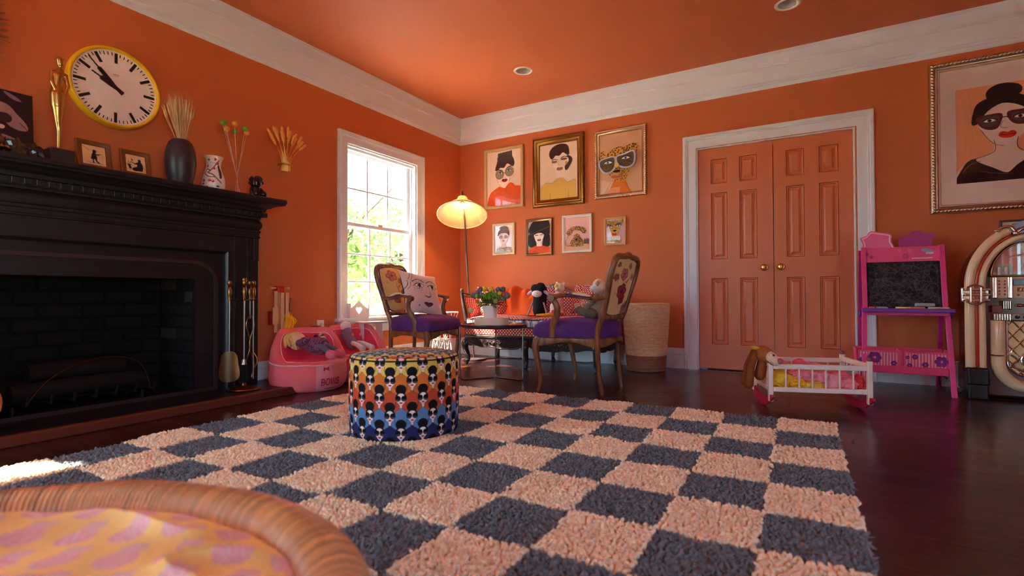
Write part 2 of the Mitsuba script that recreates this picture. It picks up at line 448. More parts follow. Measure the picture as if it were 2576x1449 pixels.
# window: sashes, glazing bars, panes, casing, stool and apron
def window(n, w, label):
    y0, y1, z0, z1 = w['y0'], w['y1'], w['z0'], w['z1']
    k = f'window_{n}'
    prof = [(0.1, 0.0), (0.1, .016), (.092, .019), (.042, .022), (.036, .027), (.028, .027), (.022, .033), (.006, .036), (0, .032), (0, 0)]
    # casing on three sides, standing on the stool
    cas = rect_frame(y0 - .1, y1 + .1, z0 - .2, z1 + .1, prof)
    v = cas.vertices.copy()
    low = v[:, 1] < z0 + 0.05
    v[low, 1] = z0 - 0.02
    add(k, yz(tm(v, cas.faces)), WHITE, 'satin', kind='structure', label=label)
    part(k, 'jamb', M(cb(-.16, 0.002, y0 - .001, y0 + .018, z0, z1), cb(-.16, .002, y1 - .018, y1 + .001, z0, z1), cb(-.16, .002, y0, y1, z1 - .018, z1 + .001), cb(-.2, .0, y0, y1, z0 - .02, z0 + .012)), WHITE)
    part(k, 'parting_stop', M(cb(-.06, -.045, y0 + .018, y0 + .032, z0, z1), cb(-.06, -.045, y1 - .032, y1 - .018, z0, z1), cb(-.05, -.02, y0 + .018, y1 - .018, z1 - .04, z1 - .018)), WHITE)
    part(k, 'stool', rb(-.05, .06, y0 - .135, y1 + .135, z0 - .022, z0 + .008, .01), WHITE, 'satin')
    part(k, 'apron', sweep([(0, z0 - .13), (.012, z0 - .13), (.016, z0 - .12), (.016, z0 - .06), (.022, z0 - .05), (.024, z0 - .022), (0, z0 - .022)], (0, y0 - .1), (0, y1 + .1), (1, 0)), WHITE)
    ya, yb = y0 + .018, y1 - .018
    zm = 1.335
    for name, x, za, zb, rows in (('upper_sash', -.095, zm - .03, z1 - .018, 2), ('lower_sash', -.062, z0 + .012, zm + .01, 3)):
        st, tr, br = .045, .04 if name == 'upper_sash' else .035, .04 if name == 'upper_sash' else .07
        s = part(k, name, M(cb(x - .016, x + .016, ya, ya + st, za, zb), cb(x - .016, x + .016, yb - st, yb, za, zb), cb(x - .016, x + .016, ya + st, yb - st, zb - tr, zb), cb(x - .016, x + .016, ya + st, yb - st, za, za + br)), WHITE)
        a, b, c, d = ya + st, yb - st, za + br, zb - tr
        for i in (1, 2):
            yy = a + (b - a) * i / 3
            part(s, 'muntin', cb(x - .012, x + .012, yy - .008, yy + .008, c, d), WHITE)
        for j in range(1, rows):
            zz = c + (d - c) * j / rows
            part(s, 'muntin', cb(x - .0125, x + .0125, a, b, zz - .008, zz + .008), WHITE)
        if n == 1:
            for i in range(3):
                for j in range(rows):
                    p = np.array([(x, a + (b - a) * (i + q) / 3, c + (d - c) * (j + r) / rows) for q, r in ((0, 0), (1, 0), (1, 1), (0, 1))])
                    add(s + '__pane', tm(p, [(0, 1, 2), (0, 2, 3)]), mat='glass_pane', smooth=False)
    part(k + '__lower_sash', 'latch', xf(rb(-.03, .03, -.012, .012, 0, .018, .006), (-.055, (y0 + y1) / 2, zm + .01), 90), (200, 180, 120), 'metal')
window(1, W1, 'tall white double-hung window with glazing bars')
window(2, W2, 'white double-hung window at the rear of the left wall')
for i, (a, b) in enumerate(FW):
    m = rect_frame(a - .09, b + .09, .01, 2.29, [(.09, 0), (.09, .02), (.02, .03), (0, .03), (0, 0)])
    k = f'window_{3 + i}'
    add(k, xf(xz(m, 0), (0, RY, 0), s=(1, -1, 1)), WHITE, kind='structure', label='white window in the wall behind the camera')
    part(k, 'sash', M(*[cb(a + (b - a) * q / 3 - .012, a + (b - a) * q / 3 + .012, RY - .1, RY - .06, .1, 2.2) for q in range(4)], *[cb(a, b, RY - .1, RY - .06, .1 + 2.1 * q / 4 - .012, .1 + 2.1 * q / 4 + .012) for q in range(5)]), WHITE)

k = 'window_4'
m = rect_frame(RW[0] - .09, RW[1] + .09, .16, 2.34, [(.09, 0), (.09, .02), (.02, .03), (0, .03), (0, 0)])
add(k, yz(m, RX, -1), WHITE, kind='structure', label='white window in the right wall behind the camera')
part(k, 'sash', M(*[cb(RX + .06, RX + .1, RW[0] + (RW[1] - RW[0]) * q / 4 - .012, RW[0] + (RW[1] - RW[0]) * q / 4 + .012, .25, 2.25) for q in range(5)], *[cb(RX + .06, RX + .1, RW[0], RW[1], .25 + 2 * q / 4 - .012, .25 + 2 * q / 4 + .012) for q in range(5)]), WHITE)

# double doors, casing
prof = [(0.112, 0.0), (0.112, .014), (.100, .018), (.046, .021), (.040, .027), (.030, .027), (.024, .034), (.006, .036), (0, .032), (0, 0)]
m = rect_frame(2.5445, 3.985, -0.13, 2.118, prof)
v = m.vertices.copy()
v[v[:, 1] < 0.05, 1] = 0.0
struct('trim_3', xz(tm(v, m.faces)), WHITE, 'satin', label='wide white moulded casing round the double doors')
struct('trim_4', M(cb(DX0 - .001, DX0 + .012, -.004, .15, 0, DZ), cb(DX1 - .012, DX1 + .001, -.004, .15, 0, DZ), cb(DX0, DX1, -.004, .15, DZ - .008, DZ + .001), cb(DX0, DX0 + .03, .062, .15, 0, DZ), cb(DX1 - .03, DX1, .062, .15, 0, DZ)), WHITE, label='white door jamb')
ORANGE = (210, 114, 72)
def door(n, x0, x1, cols, label):
    k = f'door_{n}'
    rows = [(1.672, 1.89), (.992, 1.588), (.232, .822)]
    g = sbox(x0, .016, x1, 1.990)
    holes = [(a, b, c, d) for a, b in cols for c, d in rows]
    for a, b, c, d in holes:
        g = g.difference(sbox(a, c, b, d))
    add(k, xz(ext(g, .036, -.056)), ORANGE, 'satin', kind='structure', label=label)
    for a, b, c, d in holes:
        pr = [(0, 0), (0, -.020), (.004, -.004), (.010, -.005), (.016, -.014), (.020, -.016), (.024, -.016), (.042, -.004), (.043, -.0035)]
        fr_ = rect_frame(a, b, c, d, [(i, h - .02) for i, h in pr[1:]], closed=False)
        w = .043
        top = ext(sbox(a + w, c + w, b - w, d - w), .004, -.0275)
        part(k, 'panel', xz(M(fr_, top)), ORANGE, 'satin', 20)
    return k
d1 = door(1, 2.669, 3.276, [(2.777, 2.913), (3.014, 3.152)], 'left leaf of the orange double doors, six raised panels')
d2 = door(2, 3.281, 3.850, [(3.377, 3.508), (3.615, 3.749)], 'right leaf of the orange double doors, six raised panels')
knobp = [(0, -.062), (.014, -.06), (.022, -.052), (.025, -.043), (.022, -.034), (.012, -.026), (.009, -.02), (.010, -.012), (.026, -.008), (.030, -.003), (.030, .001)]
for k, x in ((d1, 3.204), (d2, 3.330)):
    part(k, 'knob', xf(lathe(knobp, 28), (x, .02, .909), rx=-90), (214, 176, 96), 'metal', label='round brass knob')
part(d1, 'tape', cb(2.674, 2.735, .0185, .0198, .002, .02, .0003), (120, 140, 200), label='scrap of blue tape at the foot of the door')

o = thing('wall_outlet', 'white double power outlet low on the orange wall left of the window', 'outlet')
part(o, 'plate', yz(bev(sbox(-2.01, .357, -1.938, .472), .006, .003)), (232, 224, 214))
for z in (.436, .392):
    part(o, 'socket', yz(bev(Point(-1.974, z).buffer(.017), .008, .0015)), (214, 204, 194))
    part(o, 'slot', M(*[cb(.0075, .0083, -1.974 + a - .0012, -1.974 + a + .0012, z - .004, z + .005) for a in (-.006, .006)]), (60, 50, 45))

# ------------------------------------------------------------------ outside
struct('terrace', cb(-8, -.17, -16, 8, -.62, -.55, .01), (208, 206, 200), 'matte', label='pale sunlit stone terrace below the window')
struct('ground', cb(-70, -.17, -60, 60, -.75, -.6), (120, 128, 84), 'matte', label='sunlit lawn outside the window')
def tree(x, y, h, r, label, seed, n=2600, tone=(150, 176, 96)):
    q = np.random.default_rng(seed)
    k = thing('garden_tree', label, 'tree', 'trees outside the window')
    tp = [(x, y, -.62), (x + .05, y + .04, h * .3), (x - .04, y + .1, h * .6)]
    br = [tube(spline(tp, 10), np.linspace(.13, .06, 10), 8)]
    for i in range(7):
        a = q.uniform(0, 6.28)
        s = h * q.uniform(.25, .55)
        br.append(tube(spline([(x, y, s), (x + .5 * r * math.cos(a), y + .5 * r * math.sin(a), s + .25 * h), (x + .8 * r * math.cos(a), y + .8 * r * math.sin(a), s + .4 * h)], 8), np.linspace(.05, .015, 8), 6))
    part(k, 'trunk', M(*br), (92, 74, 58), 'matte')
    # leaves gathered in clumps
    cl = q.normal(size=(46, 3))
    cl /= np.linalg.norm(cl, axis=1, keepdims=True)
    cl *= q.uniform(.35, 1, (46, 1)) * np.array([r, r, h * .42])
    cl += (x, y, h * .55)
    ci = q.integers(0, 46, n)
    p = cl[ci] + q.normal(size=(n, 3)) * r * .15
    u = q.normal(size=(n, 3)); u /= np.linalg.norm(u, axis=1, keepdims=True)
    w = np.cross(u, q.normal(size=(n, 3))); w /= np.linalg.norm(w, axis=1, keepdims=True)
    sz = q.uniform(.07, .13, (n, 1))
    v = np.stack([p - u * sz, p + w * sz * .5, p + u * sz, p - w * sz * .5], 1).reshape(-1, 3)
    b = np.arange(n)[:, None] * 4
    f = np.vstack([b + [0, 1, 2], b + [0, 2, 3]])
    c = np.repeat(lin(tone) * q.uniform(.6, 1.35, (n, 1)), 4, 0)
    part(k, 'foliage', tm(v, f), c, 'leaf', False, kind='stuff')
tree(-5.0, 2.4, 3.2, 1.5, 'leafy green tree outside the window, nearest and leftmost through the panes', 1)
tree(-8.0, 7.6, 3.9, 1.9, 'leafy green tree outside the window, behind the middle panes', 2, tone=(140, 170, 100))
tree(-3.3, 5.6, 3.0, 1.2, 'leafy green tree outside the window, rightmost through the panes', 3, tone=(160, 182, 110))
tree(-11.5, 3.4, 4.6, 2.3, 'pale green tree farthest from the window', 4, n=3200, tone=(165, 185, 120))
# ------------------------------------------------------------------ the rug: every check is a part, its pile real tufts
RUG0, RA, SI, SJ = np.array([3.665, -1.808]), 0.0291, 0.2555, 0.2693
NI, NJ = 11, 11
rax, ray_ = np.array([math.cos(RA), math.sin(RA)]), np.array([-math.sin(RA), math.cos(RA)])
def rug_pt(i, j):
    return RUG0 - np.asarray(i)[..., None] * SI * rax - np.asarray(j)[..., None] * SJ * ray_
rug = thing('rug', 'shaggy checkered rug of peach and slate blue squares on the dark floor', 'rug')
q = np.array([[*rug_pt(np.array(a), np.array(b)), 0] for a, b in ((0, 0), (NI, 0), (NI, NJ), (0, NJ))])
part(rug, 'backing', hull(np.vstack([q + [0, 0, .001], q + [0, 0, .012]])), (190, 168, 154), 'matte')
# a small tuft: a squashed ball of yarn with a bent tip
TV = np.array([(0, 0, .92)] + [(.88 * math.cos(a), .88 * math.sin(a), .50) for a in np.arange(5) * 2 * np.pi / 5] + [(.86 * math.cos(a + .63), .86 * math.sin(a + .63), -.9) for a in np.arange(5) * 2 * np.pi / 5])
TF = [(0, 1 + k, 1 + (k + 1) % 5) for k in range(5)] + [(1 + k, 6 + k, 1 + (k + 1) % 5) for k in range(5)] + [(1 + (k + 1) % 5, 6 + k, 6 + (k + 1) % 5) for k in range(5)]
TV, TF = np.array(TV), np.array(TF)
def tufts(p, size, height, tilt, colour, var):
    n = len(p)
    a = rng.uniform(0, 6.283, n)
    s = size * rng.uniform(.75, 1.3, n)
    h = height * rng.uniform(.8, 1.2, n)
    c, d = np.cos(a), np.sin(a)
    st = rng.uniform(.8, 1.35, n)
    x, y, z = TV[:, 0] * st[:, None], TV[:, 1] / st[:, None], TV[:, 2][None]
    X, Y = (c[:, None] * x - d[:, None] * y) * s[:, None], (d[:, None] * x + c[:, None] * y) * s[:, None]
    ta, tb = rng.normal(0, tilt, n), rng.normal(0, tilt, n)
    Z = z * (h / 2)[:, None]
    X, Y = X + Z * ta[:, None], Y + Z * tb[:, None]
    v = np.stack([X + p[:, 0:1], Y + p[:, 1:2], Z + p[:, 2:3]], -1).reshape(-1, 3)
    f = (np.arange(n)[:, None, None] * len(TV) + TF[None]).reshape(-1, 3)
    col = np.repeat(lin(colour) * (1 + var * rng.normal(0, 1, (n, 1))).clip(.5, 1.6), len(TV), 0)
    return tm(v, f), col.clip(0, 1)
for j in range(NJ):
    for i in range(NI):
        light = (i + j) % 2 == 0
        pitch = (.0118 if j > 2 else .0145) if j < 9 else .024
        if not light:
            pitch *= .94
        a, b = int(SI / pitch), int(SJ / pitch)
        u, v = np.meshgrid((np.arange(a) + .5) / a, (np.arange(b) + .5) / b, indexing='ij')
        u = (u + rng.normal(0, .22 / a, u.shape)).ravel()
        v = (v + rng.normal(0, .22 / b, v.shape)).ravel()
        # the woven edges of the squares wander a little
        w = 0.05 * (meshkit.noise(np.stack([v * 4 + j * 4, u * 0 + i * 7.3, u * 0], -1), 3) - .5)
        w2 = 0.05 * (meshkit.noise(np.stack([u * 4 + i * 4, v * 0 + j * 5.1, v * 0], -1), 5) - .5)
        xy = rug_pt(i + u + w, j + v + w2)
        hill = 0.008 * (meshkit.noise(np.stack([xy[:, 0] * 9, xy[:, 1] * 9, xy[:, 0] * 0], -1), 9) - .5)
        if light:
            m, c = tufts(np.column_stack([xy, .019 + hill]), pitch * .60, .024, .35, (248, 224, 184), .08)
        else:
            m, c = tufts(np.column_stack([xy, .015 + hill]), pitch * .52, (.024), .75, (116, 124, 128), .16)
        part(rug, 'square', m, c, 'cloth', True)

# ------------------------------------------------------------------ the printed ottoman
OC, OR = np.array([1.835, -2.955]), 0.262
OB, OTOP = 0.022, 0.395
def ott_fn(p, n, uv):
    top = n.z > 0.75
    th = dr.atan2(p.y - OC[1], p.x - OC[0]) * OR
    U = dr.select(top, p.x - OC[0] + p.y - OC[1] + 3.0, th + 3.0) / 0.0970
    V2 = dr.select(top, p.y - p.x - OC[1] + OC[0] + 3.14, p.z - OB + 0.0) / 0.0775
    def col(rgb):
        return mi.Color3f(*lin(rgb).tolist())
    def row_col(r):                                      # dress colours of the rows from the floor up
        k = r - 6 * dr.floor(r / 6)
        c = col((60, 120, 120))
        for i, (rgb, rgb2) in enumerate((((40, 44, 92), (206, 96, 58)), ((92, 130, 172), (226, 188, 84)), ((196, 76, 48), (120, 150, 100)), ((212, 114, 48), (96, 130, 170)), ((228, 188, 88), (150, 160, 120)), ((110, 150, 100), (222, 130, 70)))):
            c = dr.select(dr.abs(k - 1 - i) < .5, dr.select(top, col(rgb2), col(rgb)), c)
        return dr.select((dr.abs(k) < .5), dr.select(top, col((222, 130, 70)), col((110, 150, 100))), c)
    res = row_col(dr.floor(V2) + 2)
    for k in (2, 1, 0, -1):                              # from the figures behind to those in front
        r = dr.floor(V2) + k
        odd = r - 2 * dr.floor(r / 2)
        uu = U + 0.5 * odd
        u = uu - dr.floor(uu) - 0.5                      # one figure per step
        v = (V2 - r) * 0.5                               # height above the figure's neckline
        ink = col((24, 21, 22))
        half = 0.05 + 0.40 * smoothstep(0.0, 0.30, -v) + 0.05 * smoothstep(.05, .1, -v)
        line = (dr.abs(dr.abs(u) - half) < .012) & (v < 0)
        res = dr.select((dr.abs(u) < half) & (v < 0.0), row_col(r), res)
        res = dr.select(line, col((96, 70, 60)), res)
        res = dr.select((dr.abs(u) < 0.045) & (v > -0.01) & (v < 0.12), col((232, 214, 204)), res)
        cap = dr.square(u / 0.25) + dr.square((v - 0.285) / 0.17) < 1
        bun = dr.square(u / 0.245) + dr.square((v - 0.515) / 0.145) < 1
        res = dr.select((cap & (v > .15)) | bun, ink, res)
        face = dr.square(u / (0.205 - .09 * smoothstep(.2, .06, v))) + dr.square((v - 0.235) / 0.175) < 1
        res = dr.select(face, col((238, 218, 208)), res)
        gl = dr.square((dr.abs(u) - 0.135) / 0.125) + dr.square((v - 0.26) / 0.085) < 1
        res = dr.select(gl, mix(col((16, 16, 18)), col((92, 80, 78)), smoothstep(.27, .18, v)), res)
        lip = dr.square(u / 0.075) + dr.square((v - 0.135) / 0.025) < 1
        res = dr.select(lip, col((188, 36, 48)), res)
        res = dr.select((dr.abs(dr.abs(u) - .235) < .012) & (v > .02) & (v < .16), col((60, 50, 44)), res)
    return res
bsdf('ottoman_print', 0.85, 0.15, base=proc(ott_fn), sheen=0.2)
o = thing('ottoman', 'round drum ottoman printed with women in sunglasses, standing on the checkered rug', 'ottoman')
pr = [(OR - .02, OB), (OR - .006, OB + .004), (OR, OB + .015)] + [(OR + .004 * math.sin(t * 3.14), OB + .015 + (OTOP - OB - .04) * t) for t in np.linspace(.1, .9, 8)] + [(OR, OTOP - .025), (OR - .004, OTOP - .014)]
part(o, 'side', xf(lathe([(0.001, OB)] + pr, 96), (*OC, 0)), mat='ottoman_print', smooth=50)
part(o, 'top', xf(lathe([(OR - .004, OTOP - .014), (OR - .014, OTOP - .003), (OR - .05, OTOP + .004), (OR * .5, OTOP + .010), (.0, OTOP + .012)], 96), (*OC, 0)), mat='ottoman_print', smooth=50)
part(o, 'welt', xf(tube([(OR * math.cos(a), OR * math.sin(a), 0) for a in np.arange(96) * 2 * np.pi / 96], .0035, 6, True), (*OC, OTOP - .014)), (40, 36, 36), 'cloth')

# ------------------------------------------------------------------ round rattan seat in the foreground
pc, pR, pz = np.array([2.732, -4.85]), 0.537, 0.263
o = thing('rattan_chair', 'round rattan bowl chair with a thick wrapped rim in the near foreground', 'chair')
NP = 2400
ph = np.arange(NP) * 2 * np.pi / NP
n = 14
wrap = np.zeros((NP, n, 3))
for b in range(n):
    t = b * 2 * np.pi / n
    strand = np.abs(np.sin((ph * 380 + 1.4 * t) / 2 + .8 * np.sin(ph * 17)))
    r = 0.050 * (0.965 + .05 * strand) * (1 + .05 * np.sin(ph * 9 + 1) * np.sin(ph * 4))
    wrap[:, b] = np.stack([(pR + r * math.cos(t)) * np.cos(ph), (pR + r * math.cos(t)) * np.sin(ph), r * math.sin(t)], -1)
q = np.arange(NP)[:, None] * n + np.arange(n)[None]
q2, qb = np.roll(q, -1, 0), np.roll(q, -1, 1)
q2b = np.roll(q2, -1, 1)
f = np.vstack([np.stack([q, q2, q2b], -1).reshape(-1, 3), np.stack([q, q2b, qb], -1).reshape(-1, 3)])
wv = wrap.reshape(-1, 3)
cw = lin((208, 154, 98))[None] * (0.62 + .7 * meshkit.noise(np.stack([np.arctan2(wv[:, 1], wv[:, 0]) * 90, wv[:, 2] * 20, wv[:, 0] * 0], -1), 4))[:, None]
part(o, 'rim', xf(tm(wv, f), (*pc, pz)), cw.clip(0, 1), 'satin', True)
bowl = lathe([(pR - .03, pz - .02), (pR - .10, pz - .09), (pR - .25, pz - .15), (.12, pz - .185), (0, pz - .19), (.12, pz - .20), (pR - .25, pz - .165), (pR - .09, pz - .105), (pR - .015, pz - .02)], 60)
part(o, 'bowl', xf(bowl, (*pc, 0)), (168, 112, 62), 'satin')
part(o, 'base_ring', xf(tube([(.3 * math.cos(a), .3 * math.sin(a), .042) for a in np.arange(60) * 2 * np.pi / 60], .018, 8, True), (*pc, 0)), (176, 120, 70), 'satin')
for a in np.arange(8) * np.pi / 4:
    part(o, 'strut', xf(tube([(.3 * math.cos(a), .3 * math.sin(a), .042), (.15 * math.cos(a + .5), .15 * math.sin(a + .5), pz - .185)], .011, 8), (*pc, 0)), (176, 120, 70), 'satin')
# its cushion: yellow cotton with pink pineapples
R_, A_ = 150, 360
rr = np.linspace(0, 1, R_) ** .85
aa = np.linspace(0, 2 * np.pi, A_ + 1)
RR, AA = np.meshgrid(rr, aa, indexing='ij')
cr = .505
X, Y = cr * RR * np.cos(AA), cr * RR * np.sin(AA)
P3 = np.stack([X, Y, X * 0], -1)
wr = np.abs(meshkit.noise(P3 * [5, 9, 1] + meshkit.noise(P3 * 4, 3)[..., None] * 1.4, 12) - .5)
z = .045 * np.sqrt(np.clip(1 - RR ** 4, 0, 1)) - .02 + .030 * (meshkit.noise(P3 * 5.5, 2) - .5) + .03 * np.exp(-wr * 14) * (1 - RR ** 6)
z = np.where(RR > .97, z - (RR - .97) * .9, z)
V = np.stack([X, Y, z], -1)
def pineapple(x, y):
    g = .078
    a, b = (x * .8 + y * .6) / g, (-x * .6 + y * .8) / g * .8
    row = np.floor(b)
    a = a + .5 * (row % 2)
    u, w = a - np.floor(a) - .5, b - row - .5
    fruit = (u / .30) ** 2 + ((w + .1) / .30) ** 2
    leaf = (np.abs(u) < .22 - .25 * np.abs(w - .33)) & (w > .18) & (w < .5)
    hatch = (np.sin((u + w) * 60) * np.sin((u - w) * 60) > .1)
    c = np.tile(lin((252, 218, 132)), x.shape + (1,))
    c[leaf] = lin((238, 206, 190))
    c[fruit < 1.15] = lin((236, 200, 196))
    c[(fruit < .95)] = lin((236, 184, 176))
    c[(fruit < .95) & hatch] = lin((244, 212, 204))
    return c
part(o, 'cushion', xf(grid_mesh(V), (*pc, pz + .018)), pineapple(X, Y).reshape(-1, 3), 'cloth', True, label='yellow cushion printed with pink pineapples')
# ------------------------------------------------------------------ fireplace
BLK = (27, 25, 27)
FY0, FY1, FC = -4.565, -2.635, -3.60
hz = 0.05
o = thing('hearth', 'low black hearth slab with a brown wood nosing in front of the fireplace', 'hearth')
part(o, 'slab', cb(0.0, .455, FY0 - .14, FY1 + .135, 0, hz, .004), (24, 21, 22), 'satin')
part(o, 'nosing', M(rb(.455, .492, FY0 - .17, FY1 + .17, 0.0, hz + .003, .008), rb(.0, .455, FY1 + .135, FY1 + .17, 0, hz + .003, .008), rb(.0, .455, FY0 - .17, FY0 - .14, 0, hz + .003, .008)), (96, 44, 28), 'satin')

o = thing('fireplace', 'black painted wooden fireplace mantel against the orange wall', 'fireplace')
fp = o
D0 = .15
def fp_sweep(prof):
    """A moulding round the front and both ends of the mantel."""
    return M(sweep([(p - D0, z) for p, z in prof], (D0, FY0), (D0, FY1), (1, 0), 1, 1),
             sweep([(p - D0, z) for p, z in prof], (D0, FY1), (0, FY1), (0, 1), 1, 0), sweep([(p - D0, z) for p, z in prof], (0, FY0), (D0, FY0), (0, -1), 0, 1))
def rel(pr):
    return [(D0 + a, z) for a, z in pr]
part(o, 'shelf', rb(0.0, D0 + .141, FY0 - .141, FY1 + .141, 1.336, 1.370, .014), BLK, 'satin')
part(o, 'cornice', M(fp_sweep(rel([(0, 1.336), (.13, 1.336), (.126, 1.327), (.118, 1.325), (.10, 1.323), (.08, 1.320), (.072, 1.312), (.058, 1.302), (.046, 1.299), (.040, 1.296), (.037, 1.29), (.034, 1.275), (0, 1.27)]))), BLK, 'satin')
part(o, 'dentil_band', fp_sweep(rel([(0, 1.275), (.020, 1.275), (.020, 1.236), (.012, 1.232), (.010, 1.219), (0, 1.219)])), BLK, 'satin')
y = FY0 - .02
while y < FY1 + .02:
    part(o, 'dentil', cb(D0 + .012, D0 + .034, y, y + .032, 1.240, 1.270, .0015), BLK, 'satin')
    y += .048
part(o, 'pulvinated_frieze', fp_sweep(rel([(0, 1.216)] + [(.004 + .016 * math.sin(t), 1.216 - .072 * t / math.pi) for t in np.linspace(0, math.pi, 11)] + [(0, 1.144)])), BLK, 'satin', 50)
part(o, 'architrave', fp_sweep(rel([(0, 1.144), (.012, 1.142), (.012, 1.128), (.006, 1.122), (.006, 1.100), (.010, 1.096), (.010, 1.088), (0, 1.084)])), BLK, 'satin')
# breast with the stepped opening
outer = sbox(FY0, hz, FY1, 1.09)
opening = sbox(-4.353, hz - .01, -2.847, .985)
part(o, 'breast', yz(ext(outer.difference(opening), D0)), BLK, 'satin')
for s in (1, -1):
    yy = lambda a: FC + s * (a - FC)
    for a, b in ((-2.815, -2.80), (-2.722, -2.708), (-2.69, -2.676)):
        lo, hi = sorted((yy(a), yy(b)))
        part(o, 'pilaster_bead', cb(D0 - .004, D0 + .012, lo, hi, hz, .93 if a > -2.7 else 1.085), BLK, 'gloss')
    lo, hi = sorted((yy(-2.672), yy(-2.632)))
    part(o, 'corner_block', cb(D0 - .08, D0 + .007, lo, hi, .925, 1.086), BLK, 'satin')
part(o, 'panel_mould', yz(rect_frame(-4.353, -2.847, -.2, .985, [(0, D0 + .006), (.008, D0 + .006), (.016, D0 - .004), (.022, D0 - .02), (.022, D0 - .05), (0, D0 - .05)])), BLK, 'satin')
# slate surround and the arched screen frame
arch = sbox(-4.294, hz, -2.906, .907).buffer(-.16).buffer(.16, quad_segs=10).union(sbox(-4.294, hz, -2.906, .5))
fire = sbox(-4.15, hz - .01, -3.048, .786)
part(o, 'surround', yz(ext(sbox(-4.335, hz, -2.865, .975).difference(fire), .03, .085)), (25, 22, 23), 'satin')
part(o, 'screen_frame', yz(M(ext(arch.difference(arch.buffer(-.022)), .012, .115))), (50, 37, 34), 'satin', label='rounded metal edge of the fire screen')
fb = M(cb(-.36, -.33, -4.2, -3.0, 0, .9), cb(-.34, .085, -4.18, -4.15, 0, .9), cb(-.34, .085, -3.048, -3.018, 0, .9), cb(-.34, .085, -4.2, -3.0, .786, .83), cb(-.34, .1, -4.2, -3.0, 0, hz + .004))
part(o, 'firebox', fb, (17, 15, 15), 'matte')
br = random.Random(5)
for r in range(9):
    z0 = hz + .012 + r * .082
    off = .11 if r % 2 else 0
    for c in range(-1, 6):
        a = -4.15 + off + c * .22
        lo, hi = max(a + .006, -4.148), min(a + .214, -3.05)
        if hi - lo > .03:
            part(o, 'brick', cb(-.332, -.318 + br.uniform(0, .004), lo, hi, z0, z0 + .07, .004), [(21, 18, 18), (26, 22, 21), (19, 17, 17)][br.randrange(3)], 'matte')
    for c in range(2):
        x0 = -.31 + c * .2 + (.1 if r % 2 else 0)
        part(o, 'brick', cb(x0, min(x0 + .19, .08), -3.056 + br.uniform(0, .003), -3.046, z0, z0 + .07, .003), [(25, 22, 21), (46, 40, 37), (21, 18, 18)][br.randrange(3)], 'matte')

# logs on a grate, with the brass arch in front
o = thing('fire_grate', 'dark iron fire grate with a thin brass arch inside the fireplace', 'fire grate')
part(o, 'bars', M(*[tube([(-.24, y, hz + .05), (.03, y, hz + .05), (.05, y, hz + .10)], .008, 6) for y in np.linspace(-3.95, -3.25, 8)], tube([(-.1, -3.98, hz + .05), (-.1, -3.22, hz + .05)], .008, 6), *[tube([(x, y, hz + .004), (x, y, hz + .05)], .009, 6) for x in (-.2, 0.0) for y in (-3.9, -3.3)]), (34, 30, 30), 'satin')
part(o, 'arch', tube(spline([(.055, -3.86, hz + .06), (.06, -3.78, .22), (.06, -3.62, .31), (.06, -3.5, .325), (.06, -3.35, .28), (.055, -3.28, hz + .06)], 40), .003, 6), (92, 62, 34), 'metal')
for i, (p0, p1, r, lb) in enumerate((((-.17, -3.92, .165), (-.16, -3.28, .16), .055, 'charred log at the back of the grate'), ((-.04, -3.9, .16), (-.06, -3.27, .165), .05, 'charred log at the front of the grate'), ((-.09, -3.82, .26), (-.12, -3.36, .25), .05, 'charred log lying on top of the other two'))):
    pts = spline([p0, tuple(np.add(p0, p1) / 2 + [0.01, 0, .008]), p1], 16)
    m = tube(pts, r * (1 + .06 * np.sin(np.arange(16) * 1.9 + i)), 12)
    m.vertices = m.vertices + .006 * (meshkit.noise(m.vertices * 40, i)[:, None] - .5)
    add('fire_log', m, (27, 20, 17), 'matte', label=lb, cat='log', group='logs in the fireplace')

# fire tools
TC = np.array([.29, -2.825])
o = thing('fire_tool_stand', 'brass stand for fire tools with round foot beside the fireplace', 'fire tool stand')
part(o, 'base', xf(lathe([(0, 0), (.098, 0), (.105, .006), (.10, .014), (.08, .018), (.04, .02), (.016, .03), (.010, .05), (0, .05)], 40), (*TC, hz)), (150, 106, 62), 'metal')
part(o, 'pole', tube([(*TC, hz + .04), (*TC, .685)], .0065, 10), (150, 120, 96), 'metal')
def knob(z0, s=1.0):
    return lathe([(0, z0), (.008, z0), (.011 * s, z0 + .012), (.008, z0 + .02), (.012 * s, z0 + .034), (.016 * s, z0 + .055), (.012 * s, z0 + .078), (.007, z0 + .088), (.012 * s, z0 + .093), (.007, z0 + .098), (.013 * s, z0 + .105), (.017 * s, z0 + .118), (.013 * s, z0 + .131), (0, z0 + .135)], 20)
part(o, 'handle', xf(knob(.665), (*TC, 0)), (150, 106, 62), 'metal')
rk = [(math.cos(a), math.sin(a)) for a in np.radians([215, 330, 35, 120])]
part(o, 'rack', M(xf(lathe([(0, .645), (.03, .645), (.034, .649), (.03, .653), (0, .653)], 24), (*TC, 0)), *[tube([(*TC, .649), (TC[0] + .075 * c, TC[1] + .075 * s_, .649), (TC[0] + .085 * c, TC[1] + .085 * s_, .659)], .004, 6) for c, s_ in rk]), (150, 106, 62), 'metal')
tools = ('fire_shovel', 'fire_brush', 'fire_poker', 'fire_tongs')
spots = [(.25, -2.902), (.345, -2.858), (.33, -2.785), (.25, -2.758)]
tl = {'fire_shovel': 'brass fire shovel hanging on the left of the stand', 'fire_brush': 'brass fire brush with black bristles on the stand', 'fire_poker': 'thin brass poker on the fire tool stand', 'fire_tongs': 'brass fire tongs hanging on the right of the stand'}
